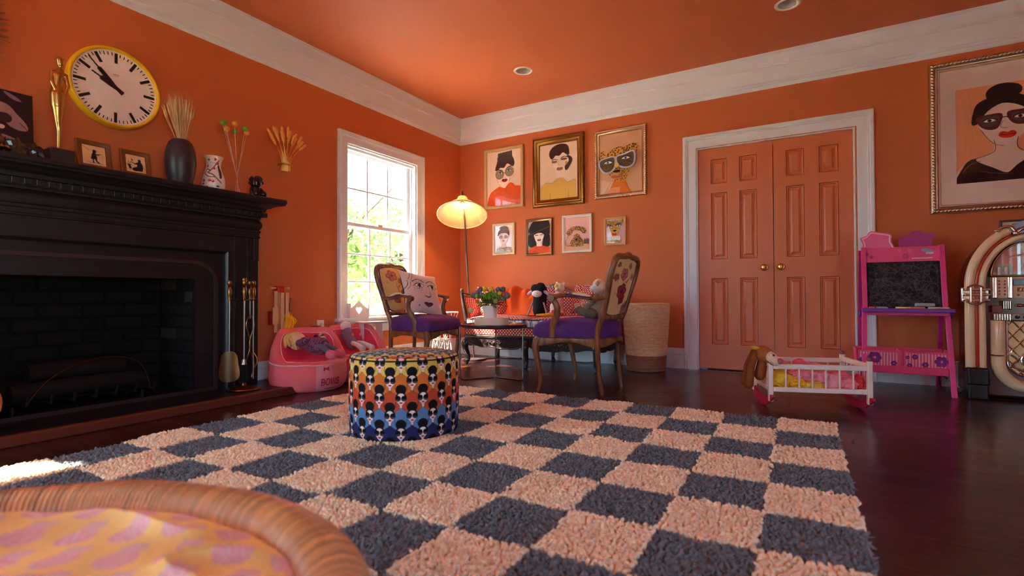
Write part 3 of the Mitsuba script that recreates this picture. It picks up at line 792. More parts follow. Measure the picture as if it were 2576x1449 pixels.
for nme, (x, y) in zip(tools, spots):
    o = thing(nme, tl[nme], nme.replace('_', ' '), 'fire tools')
    part(o, 'handle', xf(knob(.645, .95), (x, y, 0)), (150, 106, 62), 'metal')
    zb = {'fire_shovel': .30, 'fire_brush': .24, 'fire_poker': .12, 'fire_tongs': .52}[nme]
    part(o, 'shaft', tube([(x, y, .655), (x, y, zb)], .0048, 8), (176, 160, 150), 'metal')
    if nme == 'fire_shovel':
        g = S((-.045, -.18), (.045, -.18), (.052, -.06), (.035, 0), (0, .012), (-.035, 0), (-.052, -.06))
        m = ext(g, .003)
        m = m.subdivide_to_size(.015)
        m.vertices[:, 2] += 3.5 * m.vertices[:, 0] ** 2
        m = xf(m, (0, 0, 0), rx=90)
        part(o, 'blade', xf(m, (x, y, .30), rz=60), (112, 88, 62), 'metal')
    elif nme == 'fire_brush':
        part(o, 'ferrule', tube([(x, y, .26), (x, y, .225)], [.012, .018], 14), (180, 160, 130), 'metal')
        part(o, 'bristles', M(*[tube([(x + .012 * math.cos(a) * t, y + .012 * math.sin(a) * t, .23), (x + .03 * math.cos(a) * t, y + .03 * math.sin(a) * t, .105)], .0022, 4) for t in (.3, .65, 1) for a in np.arange(14) * .449 + t]), (22, 20, 20), 'matte', kind='stuff')
    elif nme == 'fire_poker':
        part(o, 'hook', tube(spline([(x, y, .3), (x + .03, y + .01, .25), (x + .012, y, .19)], 12), .0045, 8), (150, 106, 62), 'metal')
    else:
        for s in (-1, 1):
            part(o, 'arm', tube(spline([(x, y, .55), (x + .004, y + s * .028, .49), (x, y + s * .006, .40), (x, y + s * .003, .30), (x, y + s * .03, .22), (x, y + s * .012, .12)], 24), .0042, 8), (150, 106, 62), 'metal')

# ------------------------------------------------------------------ on the mantel shelf
ZM = 1.370
# black canvas print
o = thing('photo_canvas', 'black canvas print with pale abstract shapes leaning at the left end of the mantel', 'canvas print')
W_, H_ = .44, .345
it = [(sbox(0, 0, 1, 1), (28, 16, 22)), (S((.62, .18), (.76, .16), (.86, .26), (.92, .33), (.95, .43), (.84, .44), (.74, .36)), (150, 112, 108)), (S((.5, .26), (.62, .22), (.7, .26), (.66, .36), (.55, .38)), (156, 120, 114)),
      (S((.72, .53), (.82, .55), (.92, .62), (1, .68), (.9, .67), (.78, .60)), (150, 108, 110)), (S((.75, .02), (.84, .05), (.9, .1), (.82, .09)), (130, 90, 110)), (E(.745, .33, .07, .06), (40, 26, 32)), (S((.7, .42), (.75, .43), (.74, .46), (.69, .45)), (200, 170, 165)),
      (S((.1, .2), (.3, .1), (.4, .3), (.2, .42)), (96, 68, 72)), (S((.2, .6), (.45, .55), (.4, .7)), (80, 56, 62))]
it += [(L(.006, (.5, .5), (.6, .58), (.66, .7)), (120, 84, 80)), (L(.006, (.8, .55), (.88, .7), (.9, .72)), (130, 100, 100)), (L(.008, (.88, .36), (.96, .45)), (60, 40, 50)), (L(.006, (.62, .4), (.66, .55), (.6, .72), (.5, .76)), (120, 70, 60))]
m, c = flat_art(W_, H_, it)
A = np.array([[0, 0, 1, 0], [1, 0, 0, 0], [0, 1, 0, 0], [0, 0, 0, 1.0]])        # drawing (u, v, h) -> (h, u, v) = (x, y, z)
def lean(m, y, x, z, h, deg):
    """Stand a drawing of height h on the shelf at depth x, leaning back."""
    m = tm(np.stack([m.vertices[:, 2], m.vertices[:, 0], m.vertices[:, 1] + h / 2], -1), m.faces)
    return xf(m, (x, y, z), ry=-deg)
part(o, 'body', lean(xf(bev(sbox(-W_ / 2, -H_ / 2, W_ / 2, H_ / 2), .02, .003), (0, 0, -.02)), -4.082, .135, ZM, H_, 6), (24, 18, 20), 'satin')
part(o, 'print', lean(m, -4.082, .1362, ZM, H_, 6), c, 'satin')
# dark glass lumps in front of it
gr = np.random.default_rng(11)
for i, (y, lb) in enumerate(((-4.09, 'jagged lump of dark glass in front of the canvas, cut by the left edge'), (-4.02, 'dark glass lump at the left edge with a pale glint'), (-3.955, 'brownish glass lump below the middle of the canvas'), (-3.90, 'black glass lump nearest the gold statuette'))):
    m = trimesh.creation.icosphere(2)
    m.vertices *= (.7 + .6 * meshkit.noise(m.vertices * 2.4 + i * 7, 3))[:, None] * (.85 + .4 * gr.uniform(0, 1, (len(m.vertices), 1))) * [.040, .042, .052]
    m.vertices[:, 2] = np.maximum(m.vertices[:, 2], -.02) + .02
    add('glass_lump', xf(m, (gr.uniform(.20, .23), y, ZM), rz=gr.uniform(0, 360)), [(36, 30, 30), (120, 116, 116), (62, 50, 38), (30, 28, 30)][i], 'chrome' if i == 1 else 'gloss', False, label=lb, cat='glass lump', group='dark glassy lumps on the mantel')
# golden figure on a black block
o = thing('gold_statuette', 'slender golden statuette of a woman on a black block left of the clock', 'statuette')
sy, sx = -3.768, .155
part(o, 'plinth', cb(sx - .05, sx + .05, sy - .053, sy + .053, ZM, ZM + .078, .004), (44, 40, 40), 'satin')
part(o, 'foot_plate', xf(lathe([(0, 0), (.026, 0), (.024, .006), (.012, .012), (0, .013)], 24, ), (sx, sy, ZM + .078)), (196, 160, 92), 'metal')
zb = ZM + .085
body = skel([((0, 0, 0), .010, (0, .0, .10), .012), ((0, 0, .10), .012, (0, -.004, .15), .016), ((0, -.004, .15), .016, (0, -.008, .24), .028), ((0, -.008, .24), .030, (0, -.010, .30), .032), ((0, -.01, .30), .030, (0, -.012, .345), .022), ((0, -.012, .345), .022, (0, -.008, .40), .027), ((0, -.008, .40), .025, (0, .0, .425), .02),
             ((0, -.03, .415), .013, (0, .022, .415), .014), ((0, .022, .415), .012, (.008, .034, .36), .009), ((.008, .034, .36), .009, (.012, .018, .30), .008), ((0, -.03, .415), .012, (.012, -.036, .36), .009), ((.012, -.036, .36), .009, (.018, -.02, .315), .008), ((0, .0, .42), .010, (0, .002, .46), .009), ((0, .002, .47), .015, (0, -.002, .495), .016), ((0, -.002, .49), .012, (-.004, .012, .50), .010),
             ((.012, -.012, .395), .012, (.014, -.012, .393), .012), ((.012, .008, .395), .012, (.014, .008, .393), .012)], .006, 10)
part(o, 'figure', xf(body, (sx, sy, zb), s=(.85, 1, .955)), (200, 166, 98), 'metal', True)
# the pair of silhouettes
GOLDWOOD, PAPER = (120, 66, 32), (232, 188, 132)
def sil_frame(y, label, items, h):
    w = h * .98
    o = thing('framed_silhouette', label, 'framed picture', 'silhouette pictures on the mantel')
    pr = [(0, 0), (0, .014), (.004, .018), (.014, .015), (.02, .010), (.026, .0095), (.028, .006), (.028, 0)]
    part(o, 'frame', lean(rect_frame(-w / 2, w / 2, -h / 2, h / 2, pr), y, .13, ZM + .012, h, 12), GOLDWOOD, 'satin')
    part(o, 'back', lean(ext(sbox(-w / 2 + .01, -h / 2 + .01, w / 2 - .01, h / 2 - .01), .003), y, .131, ZM + .012, h, 12), (90, 70, 50), 'matte')
    m, c = flat_art(w - .054, h - .054, [(sbox(0, 0, 1, 1.1), PAPER)] + [(g, (26, 22, 22)) for g in items])
    part(o, 'print', lean(m, y, .1352, ZM + .012 + .027, h - .054, 12), c, 'paint')
    part(o, 'easel', M(*[tube([(.185, y + s * .045, ZM + .006), (.175, y + s * .045, ZM + .014), (.115, y + s * .02, ZM + .014), (.105, y + s * .018, ZM + .1)], .004, 6) for s in (-1, 1)], tube([(.10, y, ZM + .1), (.05, y, ZM + .004)], .004, 6)), (30, 26, 24), 'satin')
man = [S((.44, .33), (.47, .26), (.55, .25), (.60, .31), (.57, .38), (.50, .40), (.45, .38)), PG((.43, .28), (.62, .27), (.62, .245), (.56, .235), (.545, .205), (.47, .21), (.465, .245), (.43, .26)), S((.44, .40), (.55, .40), (.60, .52), (.62, .68), (.50, .72), (.36, .74), (.38, .55)),
       PG((.42, .68), (.50, .68), (.47, .82), (.50, .93), (.42, .93), (.43, .82)), PG((.52, .68), (.60, .66), (.62, .80), (.74, .92), (.66, .94), (.55, .82)), L(.05, (.55, .44), (.64, .47), (.72, .43), smooth=False), L(.014, (.30, .26), (.0, .06), smooth=False), L(.012, (.72, .43), (.84, .44), (.88, .56)), L(.01, (.62, .46), (.74, .62), (.86, .70), smooth=False), L(.014, (.16, .93), (.9, .95), smooth=False), L(.02, (.50, .33), (.60, .36), smooth=False)]
woman = [S((.62, .30), (.66, .22), (.74, .22), (.77, .30), (.74, .37), (.67, .38)), S((.60, .40), (.76, .38), (.84, .55), (.86, .72), (.80, .92), (.60, .95), (.34, .94), (.30, .85), (.42, .74), (.54, .68)), PG((.58, .42), (.44, .50), (.30, .42), (.29, .45), (.44, .56), (.60, .54)), L(.02, (.84, .55), (.94, .70), (.92, .90)), L(.02, (.78, .92), (.86, .66)), L(.014, (.06, .90), (.95, .96), smooth=False),
         S((.06, .52), (.12, .60), (.14, .50), (.18, .62), (.24, .56), (.20, .68), (.12, .72)), PG((.10, .70), (.22, .68), (.26, .84), (.14, .86)), PG((.26, .22), (.36, .32), (.28, .36)), L(.02, (.14, .52), (.10, .40)), L(.02, (.2, .55), (.25, .42))]
sil_frame(-3.603, 'brown framed silhouette of a man walking with a cane, under the clock', man, .165)
sil_frame(-3.398, 'brown framed silhouette of a seated woman, between the walking man and the black vase', woman, .158)
# black vase with dried wheat
o = thing('black_vase', 'tall matte black vase on the mantel right of the silhouettes', 'vase')
vy = -3.162
part(o, 'body', xf(lathe([(0, 0), (.058, 0), (.064, .01), (.082, .09), (.087, .15), (.082, .215), (.066, .265), (.05, .285), (.047, .288), (.044, .284), (.044, .25), (0, .24)], 48), (.15, vy, ZM)), (48, 42, 44), 'satin', 50)
o = thing('dried_wheat', 'bunch of dried wheat stalks standing in the black vase', 'dried wheat')
wq = np.random.default_rng(4)
st, ea = [], []
for i in range(64):
    a, r = wq.uniform(0, 6.283), wq.uniform(0, 1) ** .6
    tip = np.array([.15 + .07 * r * math.cos(a), vy - .012 + .088 * r * math.sin(a), ZM + .285 + wq.uniform(.20, .262) - .03 * r])
    b = np.array([.15 + .036 * r * math.cos(a), vy + .036 * r * math.sin(a), ZM + .265])
    c0 = np.array([.15, vy, ZM + .25]) + (b - [.15, vy, ZM + .265]) * .6
    p = spline([c0, b + [0, 0, .05], (b + tip) / 2 + [0, 0, .012], tip], 9)
    st.append(tube(p, .0016, 4))
    d = (p[-1] - p[-3]); d /= np.linalg.norm(d)
    e = [p[-1] - d * .055 + d * .07 * t for t in np.linspace(0, 1, 6)]
    ea.append(tube(e, np.array([.002, .0055, .006, .005, .003, .0012]), 6))
    for q in range(3):
        ea.append(tube([e[2 + q % 3], e[2 + q % 3] + d * .045 + wq.normal(0, .008, 3)], .0006, 3))
part(o, 'stalks', M(*st), (206, 168, 124), 'matte', kind='stuff')
part(o, 'ears', M(*ea), (214, 176, 132), 'matte', kind='stuff')
# cherry vase
o = thing('cherry_vase', 'white ceramic vase painted with red cherries and a branch', 'vase')
vy = -2.955
pr = np.array([(0.0, 0), (.058, 0), (.066, .02), (.069, .06), (.062, .10), (.05, .135), (.043, .165), (.046, .195), (.056, .222), (.059, .228), (.055, .229), (.047, .21), (.044, .18), (.0, .17)])
prs = np.vstack([spline(pr[1:10], 60), pr[10:]])
vm = lathe(np.vstack([[0, 0], prs]), 96)
def cherry(v):
    th, z = np.arctan2(v[:, 1], v[:, 0]), v[:, 2]
    s = (th + 0.62) * .062                       # across the side that faces the room
    c = np.tile(lin((232, 222, 214)), (len(v), 1))
    def line(p, w):
        d = np.full(len(v), 9.0)
        for a, b in zip(p[:-1], p[1:]):
            a, b = np.array(a), np.array(b)
            q = np.stack([s, z], -1) - a
            t = np.clip(q @ (b - a) / ((b - a) @ (b - a)), 0, 1)
            d = np.minimum(d, np.linalg.norm(q - t[:, None] * (b - a), axis=1))
        return d < w
    c[line([(.05, .20), (.028, .175), (-.012, .13), (-.03, .115), (.005, .10), (.03, .07), (.05, .05)], .004)] = lin((150, 100, 76))
    c[line([(-.012, .13), (-.045, .14), (-.055, .11), (-.02, .085), (.02, .085)], .003)] = lin((130, 96, 76))
    for (a, b) in ((.03, .178), (.044, .18), (.012, .145), (-.014, .06), (.004, .056), (-.05, .06), (-.03, .017), (.02, .205), (-.045, .16)):
        c[(s - a) ** 2 + (z - b) ** 2 < .0088 ** 2] = lin((198, 42, 36))
        c[(s - a + .003) ** 2 + (z - b - .003) ** 2 < .0025 ** 2] = lin((240, 200, 190))
    for (a, b) in ((-.03, .20), (-.055, .04), (.03, .025)):
        c[((s - a) / 1.6) ** 2 + (z - b) ** 2 < .006 ** 2] = lin((92, 104, 84))
    c[(s > .042) & (z > .08) & (z < .17) & (s < .07 - abs(z - .13) * .3)] = lin((60, 56, 56))
    return c
vm2 = vm.subdivide().subdivide()
part(o, 'body', xf(vm2, (.15, vy, ZM)), cherry(vm2.vertices), 'gloss', True)
# glass cylinder with ball picks
o = thing('glass_vase', 'clear slim glass cylinder vase holding the ball picks', 'vase')
gy = -2.793
part(o, 'wall', xf(lathe([(.034, .002), (.0345, .19)], 40), (.15, gy, ZM)), (255, 255, 255), 'clear_glass', True)
part(o, 'foot', xf(lathe([(0, .0005), (.0335, .0005), (.0335, .006), (0, .006)], 40), (.15, gy, ZM)), (205, 200, 198), 'gloss')
cols = [(110, 150, 40), (122, 160, 44), (224, 150, 36), (122, 164, 48), (226, 160, 60), (108, 146, 42), (222, 158, 60)]
tips = [(.17, -2.906, 1.838), (.155, -2.886, 1.854), (.175, -2.826, 1.853), (.16, -2.744, 1.846), (.13, -2.855, 1.818), (.13, -2.80, 1.815), (.15, -2.727, 1.822)]
pos = ['leftmost green', 'second green from the left', 'middle orange', 'right green', 'low orange left of the middle', 'low green right of the middle', 'rightmost orange']
for (x, y, z), c, n_ in zip(tips, cols, pos):
    k = thing('ball_pick', n_ + ' ball on a thin stick in the glass cylinder', 'decorative pick', 'ball picks in the glass cylinder')
    part(k, 'ball', ell((x, y, z), .0185, 2), c, 'satin', True)
    d = np.array([x - .15, y - gy])
    part(k, 'stick', tube([(.15 - d[0] * .35, gy - d[1] * .24, ZM + .008), (.15 + d[0] * .08, gy + d[1] * .12, ZM + .17), (x, y, z - .012)], .0014, 5), (222, 180, 160), 'satin')
# black figurine
o = thing('dog_figurine', 'small glossy black figurine of a sitting child with curly hair at the right end of the mantel', 'figurine')
fy, fx = -2.66, .16
fig = skel([((0, 0, .03), .03, (0, 0, .055), .028), ((0, 0, .055), .022, (0, 0, .075), .018), ((.0, -.02, .018), .017, (.045, -.028, .016), .015), ((0, .02, .018), .017, (.045, .03, .016), .015), ((0, -.025, .06), .011, (.03, -.034, .035), .010), ((0, .025, .06), .011, (.03, .036, .035), .010), ((.045, .034, .02), .020, (.046, .034, .022), .020), ((0, 0, .09), .034, (.002, 0, .10), .034)], .006, 6)
labels[o]['label'] = 'small glossy black figurine of a sitting figure at the right end of the mantel'
part(o, 'body', xf(fig, (fx, fy, ZM), rz=-20, s=1.12), (22, 19, 20), 'gloss', True)
hq = np.random.default_rng(2)
d = hq.normal(size=(46, 3)); d /= np.linalg.norm(d, axis=1, keepdims=True)
d = d[(d[:, 2] > -.35) & (d[:, 0] < .55)]
part(o, 'hair', xf(M(*[ell(p * .036 + [0, 0, .103], .010, 1) for p in d]), (fx, fy, ZM), rz=-20, s=1.12), (20, 18, 18), 'gloss', True)

# ------------------------------------------------------------------ on the wall above
o = thing('wall_clock', 'big round wall clock with a yellow rim and white face above the mantel', 'clock')
cy, cz, cR = -3.467, 1.907, .234
part(o, 'rim', xf(lathe([(cR - .012, 0), (cR - .004, 0), (cR, .006), (cR + .002, .03), (cR, .048), (cR - .006, .056), (cR - .013, .056), (cR - .018, .050), (cR - .018, .035), (cR - .012, .02)], 96), (0, cy, cz), ry=90), (236, 186, 22), 'satin', 40)
part(o, 'face', xf(lathe([(0, .036), (cR - .014, .036), (cR - .014, .03), (0, .03)], 96), (0, cy, cz), ry=90), (236, 222, 214), 'paint')
def dial(g, h0, h1):
    m = ext(g, h1 - h0, h0)
    return xf(yz(m), (0, cy, cz))
for i in range(12):
    a = i * 30
    part(o, 'hour_mark', dial(affinity.rotate(sbox(-.0078, .146, .0078, .205), -a, origin=(0, 0)), .036, .0372), (34, 28, 28), 'paint')
part(o, 'minute_marks', dial(unary_union([affinity.rotate(sbox(-.0024, .188, .0024, .205), -i * 6, origin=(0, 0)) for i in range(60) if i % 5]), .036, .0370), (40, 34, 34), 'paint', kind='stuff')
hand = lambda l, w: PG((-w * .55, -.045), (w * .55, -.045), (w, l * .25), (w, l * .62), (w * .28, l * .66), (w * .24, l), (-w * .24, l), (-w * .28, l * .66), (-w, l * .62), (-w, l * .25))
part(o, 'hour_hand', dial(affinity.rotate(hand(.135, .0135), 62, origin=(0, 0)), .0385, .0400), (30, 24, 24), 'satin')
part(o, 'minute_hand', dial(affinity.rotate(hand(.196, .0115), 44, origin=(0, 0)), .0410, .0425), (30, 24, 24), 'satin')
part(o, 'hub', dial(Point(0, 0).buffer(.008), .036, .0445), (30, 24, 24), 'satin')
part(o, 'maker_mark', dial(unary_union([sbox(-.017, .078, .017, .081), sbox(-.013, .072, .015, .0745), sbox(-.017, .066, .012, .068)]), .036, .0366), (206, 140, 130), 'paint')
# gilt wheat sheaf
o = thing('gilt_wheat_sheaf', 'gilded metal wheat sheaf hung on the orange wall above the mantel end', 'wall ornament')
gq = np.random.default_rng(8)
by, bz = -2.338, 1.648
nst = 19
for i in range(nst):
    t = (i + .5) / nst * 2 - 1
    a = t * .72
    ln = (.285 if i % 2 else .255) * (1 - .06 * abs(t)) + gq.uniform(-.01, .01)
    x = .03 + (.022 if i % 3 == 0 else .008 if i % 3 == 1 else -.008)
    b = np.array([x, by + t * .035, bz]); c0 = np.array([x + .006, by + t * .030, bz + .06])
    tip = np.array([x + .02, by + math.sin(a) * ln * 1.02, bz + math.cos(a) * ln + .045])
    p = spline([b, c0, (c0 + tip) / 2 + [0, -.008 * t, .012], tip], 12)
    s = [tube(p, .0022, 5)]
    dirv = p[-1] - p[-4]; dirv /= np.linalg.norm(dirv)
    sd = np.cross(dirv, [1, 0, 0]); sd /= np.linalg.norm(sd)
    for q in range(7):
        c1 = p[-1] - dirv * (.010 * q + .004)
        for sg in (-1, 1):
            s.append(xf(ell((0, 0, 0), (.0035, .0042, .010), 1), c1 + sd * sg * .0055, mat=trimesh.geometry.align_vectors([0, 0, 1], dirv + sd * sg * .5)))
    s.append(xf(ell((0, 0, 0), (.003, .003, .011), 1), p[-1] + dirv * .004, mat=trimesh.geometry.align_vectors([0, 0, 1], dirv)))
    part(o, 'wheat_ear', M(*s), (250, 206, 120), 'metal', True)
part(o, 'band', xf(rb(.0, .062, -.043, .043, -.006, .006, .005), (.0, by, bz + .05)), (206, 158, 76), 'metal')
# feather ornament at the very edge
o = thing('feather_ornament', 'fuzzy tan feather wall ornament cut off at the upper left edge', 'wall ornament')
fq = np.random.default_rng(12)
pl = []
for i in range(420):
    a, r = fq.uniform(0, 6.283), .30 * fq.uniform(.7, 1.04)
    x = fq.uniform(.01, .09)
    pl.append(tube([(x * .5 + .01, -4.235 + .12 * math.cos(a), 2.03 + .12 * math.sin(a)), (x + .015, -4.235 + .75 * r * math.cos(a + .05), 2.03 + .75 * r * math.sin(a + .05)), (x, -4.235 + r * math.cos(a + .12), 2.03 + r * math.sin(a + .12))], [.003, .004, .0008], 3))
part(o, 'feathers', M(*pl), (150, 96, 78), 'matte', kind='stuff')
part(o, 'core', xf(lathe([(0, .0), (.15, .0), (.15, .02), (.06, .05), (0, .055)], 24), (0, -4.235, 2.03), ry=90), (140, 90, 70), 'matte')
o = thing('wooden_ball', 'peach coloured toy ball on the hearth, cut by the far left edge', 'ball')
part(o, 'body', ell((.30, -4.150, .183), .130, 3), (226, 150, 110), 'satin', True)
# ------------------------------------------------------------------ the two carved armchairs
def floral(v, seed, spots):
    """Yellow cloth with pink flowers: v in panel coordinates (across, up) -1..1."""
    n = meshkit.fbm(np.column_stack([v * 3, v[:, :1] * 0 + seed]), 3)
    c = lin((236, 206, 138))[None] * (.9 + .16 * n)[:, None]
    w = meshkit.noise(np.column_stack([v * 7, v[:, :1] * 0 + seed + 3]), 1) - .5
    for i, (a, b, r, col) in enumerate(spots):          # each flower: five petals round a dark heart
        for j in range(6):
            an = j * 1.2566 + i * .9
            pa, pb = (a + .62 * r / .62 * math.cos(an), b + .62 * r * math.sin(an)) if j < 5 else (a, b)
            d = np.hypot((v[:, 0] - pa) * .62, v[:, 1] - pb)
            k = d < r * (.50 if j < 5 else .22) + w * .03
            sh = np.clip(d / (r * .5), 0, 1)[:, None]
            c[k] = (lin(col)[None] * ((1.25 - .6 * sh) if j < 5 else .4 + 0 * sh))[k].clip(0, 1)
    for (x0, y0, x1, y1) in ((-.2, -.3, .1, .3), (.1, .3, .5, .55), (-.1, .1, -.45, .35), (.2, -.5, .6, -.2), (.55, .1, .75, .6)):
        t = np.clip(((v[:, 0] - x0) * (x1 - x0) + (v[:, 1] - y0) * (y1 - y0)) / ((x1 - x0) ** 2 + (y1 - y0) ** 2), 0, 1)
        d = np.hypot(v[:, 0] - x0 - t * (x1 - x0) + w * .1, v[:, 1] - y0 - t * (y1 - y0) + w * .1)
        k = d < .018
        c[k] = lin((98, 84, 60))
    return c
SP1 = [(-.35, .75, .10, (196, 130, 110)), (.1, .45, .20, (206, 120, 116)), (.0, -.15, .26, (158, 66, 74)), (-.15, -.42, .18, (150, 58, 70)), (.75, .35, .13, (176, 84, 84)), (-.75, .40, .12, (202, 150, 120)), (-.8, -.78, .2, (168, 90, 96)), (.7, .8, .1, (150, 90, 84))]
SP2 = [(.25, .62, .24, (206, 132, 116)), (-.4, .4, .14, (200, 160, 110)), (-.6, -.2, .22, (112, 104, 70)), (.2, -.4, .2, (180, 100, 96)), (-.75, -.6, .2, (110, 96, 66))]
def armchair(x, y, deg, k, label, spots):
    o = thing('armchair', label, 'chair', 'carved armchairs')
    B = lambda m: xf(m, (x, y, 0), rz=deg, s=(k, k, 1))
    for s in (1, -1):
        pts = spline([(.222, s * .262, .375), (.238, s * .276, .335), (.232, s * .280, .25), (.212, s * .280, .15), (.200, s * .284, .06), (.205, s * .290, .02), (.212, s * .294, .0)], 22)
        r = np.interp(np.linspace(0, 1, 22), [0, .12, .3, .6, .85, .95, 1], [.030, .029, .023, .018, .0145, .017, .014])
        m = tube(pts, r, 8)
        m.vertices[:, 2] = np.maximum(m.vertices[:, 2], 0)
        part(o, 'leg', B(M(m, ell((.243, s * .282, .352), (.016, .018, .024), 2))), mat='walnut', smooth=40)
        pts = spline([(-.188, s * .190, .40), (-.192, s * .190, .30), (-.200, s * .188, .15), (-.222, s * .186, 0.0)], 14)
        m = tube(pts, np.linspace(.021, .0145, 14), 8)
        m.vertices[:, 2] = np.maximum(m.vertices[:, 2], 0)
        part(o, 'leg', B(m), mat='walnut', smooth=40)
    # seat rail with a serpentine lower edge
    rail = [(.238, -.27), (.252, -.14), (.256, 0), (.252, .14), (.238, .27), (.08, .262), (-.08, .225), (-.19, .195), (-.19, -.195), (-.08, -.225), (.08, -.262)]
    R = np.array(spline([(a, b, 0) for a, b in rail], 88, True))
    tt = np.arctan2(R[:, 1], R[:, 0])
    zlo = .335 + .018 * np.cos(4 * tt) 
    V = []
    for off, zz in ((0, None), (.006, None), (.004, .375), (-.012, .385), (-.03, .385)):
        c = R[:, :2] * (1 + off / np.linalg.norm(R[:, :2], axis=1, keepdims=True))
        V.append(np.column_stack([c, zlo + (0 if off == 0 else .008) if zz is None else np.full(len(R), zz)]))
    V.append(np.column_stack([R[:, :2] * .88, np.full(len(R), .34)]))
    V = np.array(V + [V[0]])
    V = np.concatenate([V, V[:, :1]], 1)
    part(o, 'seat_rail', B(grid_mesh(V)), mat='walnut', smooth=40)
    # the domed velvet seat
    Rs = R[:, :2]
    V = []
    for t, zz in ((1.0, .382), (1.035, .40), (1.04, .43), (1.0, .462), (.9, .488), (.7, .503), (.45, .510), (.2, .513), (0.001, .513)):
        V.append(np.column_stack([Rs * t + [0.012 * (t > .9), 0], np.full(len(R), zz)]))
    V = np.array(V)
    V = np.concatenate([V, V[:, :1]], 1)
    part(o, 'seat', B(grid_mesh(V)), mat='purple_velvet', smooth=True)
    # back frame: cartouche outline in a tilted plane
    def bk(u, v, d=0.0):                     # u across (-1..1 at full width), v height
        lean_ = -.195 - (v - .40) * .27
        return np.array([lean_ - d, u, v])
    out = [(-.185, .535), (-.200, .60), (-.226, .75), (-.236, .85), (-.215, .912), (-.13, .938), (-.04, .942), (0, .950), (.04, .942), (.13, .938), (.215, .912), (.236, .85), (.226, .75), (.200, .60), (.185, .535), (.09, .522), (0, .518), (-.09, .522)]
    po = spline([(a, b, 0) for a, b in out], 110, True)
    part(o, 'back_frame', B(M(tube([bk(a, b) for a, b, _ in po], .0225, 10, True, (1.0, .9)), ell(bk(0, .957, .0), (.018, .05, .016), 2), *[ell(bk(s * .035, .953), (.016, .022, .013), 2) for s in (-1, 1)])), mat='walnut', smooth=True)
    for s in (1, -1):
        part(o, 'back_post', B(tube(spline([(-.190, s * .188, .36), (-.192, s * .187, .44), bk(s * .188, .54), bk(s * .194, .58)], 12), .0215, 8)), mat='walnut', smooth=40)
    poly = Polygon(po[:, :2]).buffer(-.018)
    for sd, nm in ((1, 'back_cushion'), (-1, 'back_panel')):
        gu, gv = np.meshgrid(np.linspace(-1, 1, 110), np.linspace(-1, 1, 140), indexing='ij')
        # map a square on the outline
        u = gu * np.sqrt(1 - .22 * gv ** 2 * (1)) ; v = gv * np.sqrt(1 - .22 * gu ** 2)
        wid = .172 + .040 * (gv + 1) / 2
        bul = (np.clip(1 - np.abs(gu) ** 3, 0, 1) * np.clip(1 - np.abs(gv) ** 3, 0, 1)) ** .6
        dd = (.004 + .030 * bul) if sd == 1 else (.004 + .012 * bul)
        Vv = .730 + v * .198
        X = -.195 - (Vv - .40) * .27 + sd * dd
        m = grid_mesh(np.stack([X, u * wid, Vv], -1))
        c = floral(np.column_stack([(gu * -sd).ravel(), gv.ravel()]), 1 if sd == 1 else 4, spots if sd == -1 else SP2)
        part(o, nm, B(m), c, 'cloth', True)
        if sd == 1:
            part(o, 'back_piping', B(tube(np.concatenate([np.stack([X[:, 0], (u * wid)[:, 0], Vv[:, 0]], -1), np.stack([X[-1, 1:], (u * wid)[-1, 1:], Vv[-1, 1:]], -1), np.stack([X[-2::-1, -1], (u * wid)[-2::-1, -1], Vv[-2::-1, -1]], -1), np.stack([X[0, -2:0:-1], (u * wid)[0, -2:0:-1], Vv[0, -2:0:-1]], -1)]), .006, 6, True)), (92, 46, 118), 'cloth')
    # arms with a scroll, padded
    for s in (1, -1):
        arm = spline([bk(s * .208, .655) , (-.15, s * .243, .655), (-.05, s * .278, .672), (.04, s * .296, .672), (.085, s * .302, .662)], 26)
        ra = np.interp(np.linspace(0, 1, 26), [0, .3, .8, 1], [.018, .017, .018, .022])
        a = part(o, 'arm', B(M(tube(arm, ra, 10, flat=(1.15, .85)), xf(tube([(0, -.022, 0), (0, .022, 0)], .024, 14), (.092, s * .303, .653)))), mat='walnut', smooth=45)
        post = spline([(.088, s * .303, .648), (.062, s * .297, .60), (.072, s * .282, .53), (.108, s * .268, .46), (.112, s * .262, .38)], 22)
        part(a, 'support', B(tube(post, np.linspace(.019, .024, 22), 8, flat=(.9, 1.1))), mat='walnut', smooth=45)
        mid = arm[7:19]
        pad = tube(mid + [0, 0, .014], np.sin(np.linspace(.35, 2.79, len(mid))) * .030, 14, flat=(1.0, .62))
        n_ = meshkit.noise(pad.vertices * 28, 2)
        part(a, 'pad', B(pad), np.where((n_ > .62)[:, None], lin((110, 96, 62)), lin((226, 196, 140))), 'cloth', True)
        part(a, 'pad_piping', B(tube(np.concatenate([mid + [0, .027, .006], (mid + [0, -.027, .006])[::-1]]), .005, 6, True)), (92, 46, 118), 'cloth')
    return o
armchair(.62, -1.42, 8, .95, 'carved wooden armchair with purple seat and portrait cushion, in front of the window', SP1)
armchair(2.125, -1.385, 178, 1.0, 'carved wooden armchair with purple seat seen from behind its flowered back, beside the tall basket', SP1)

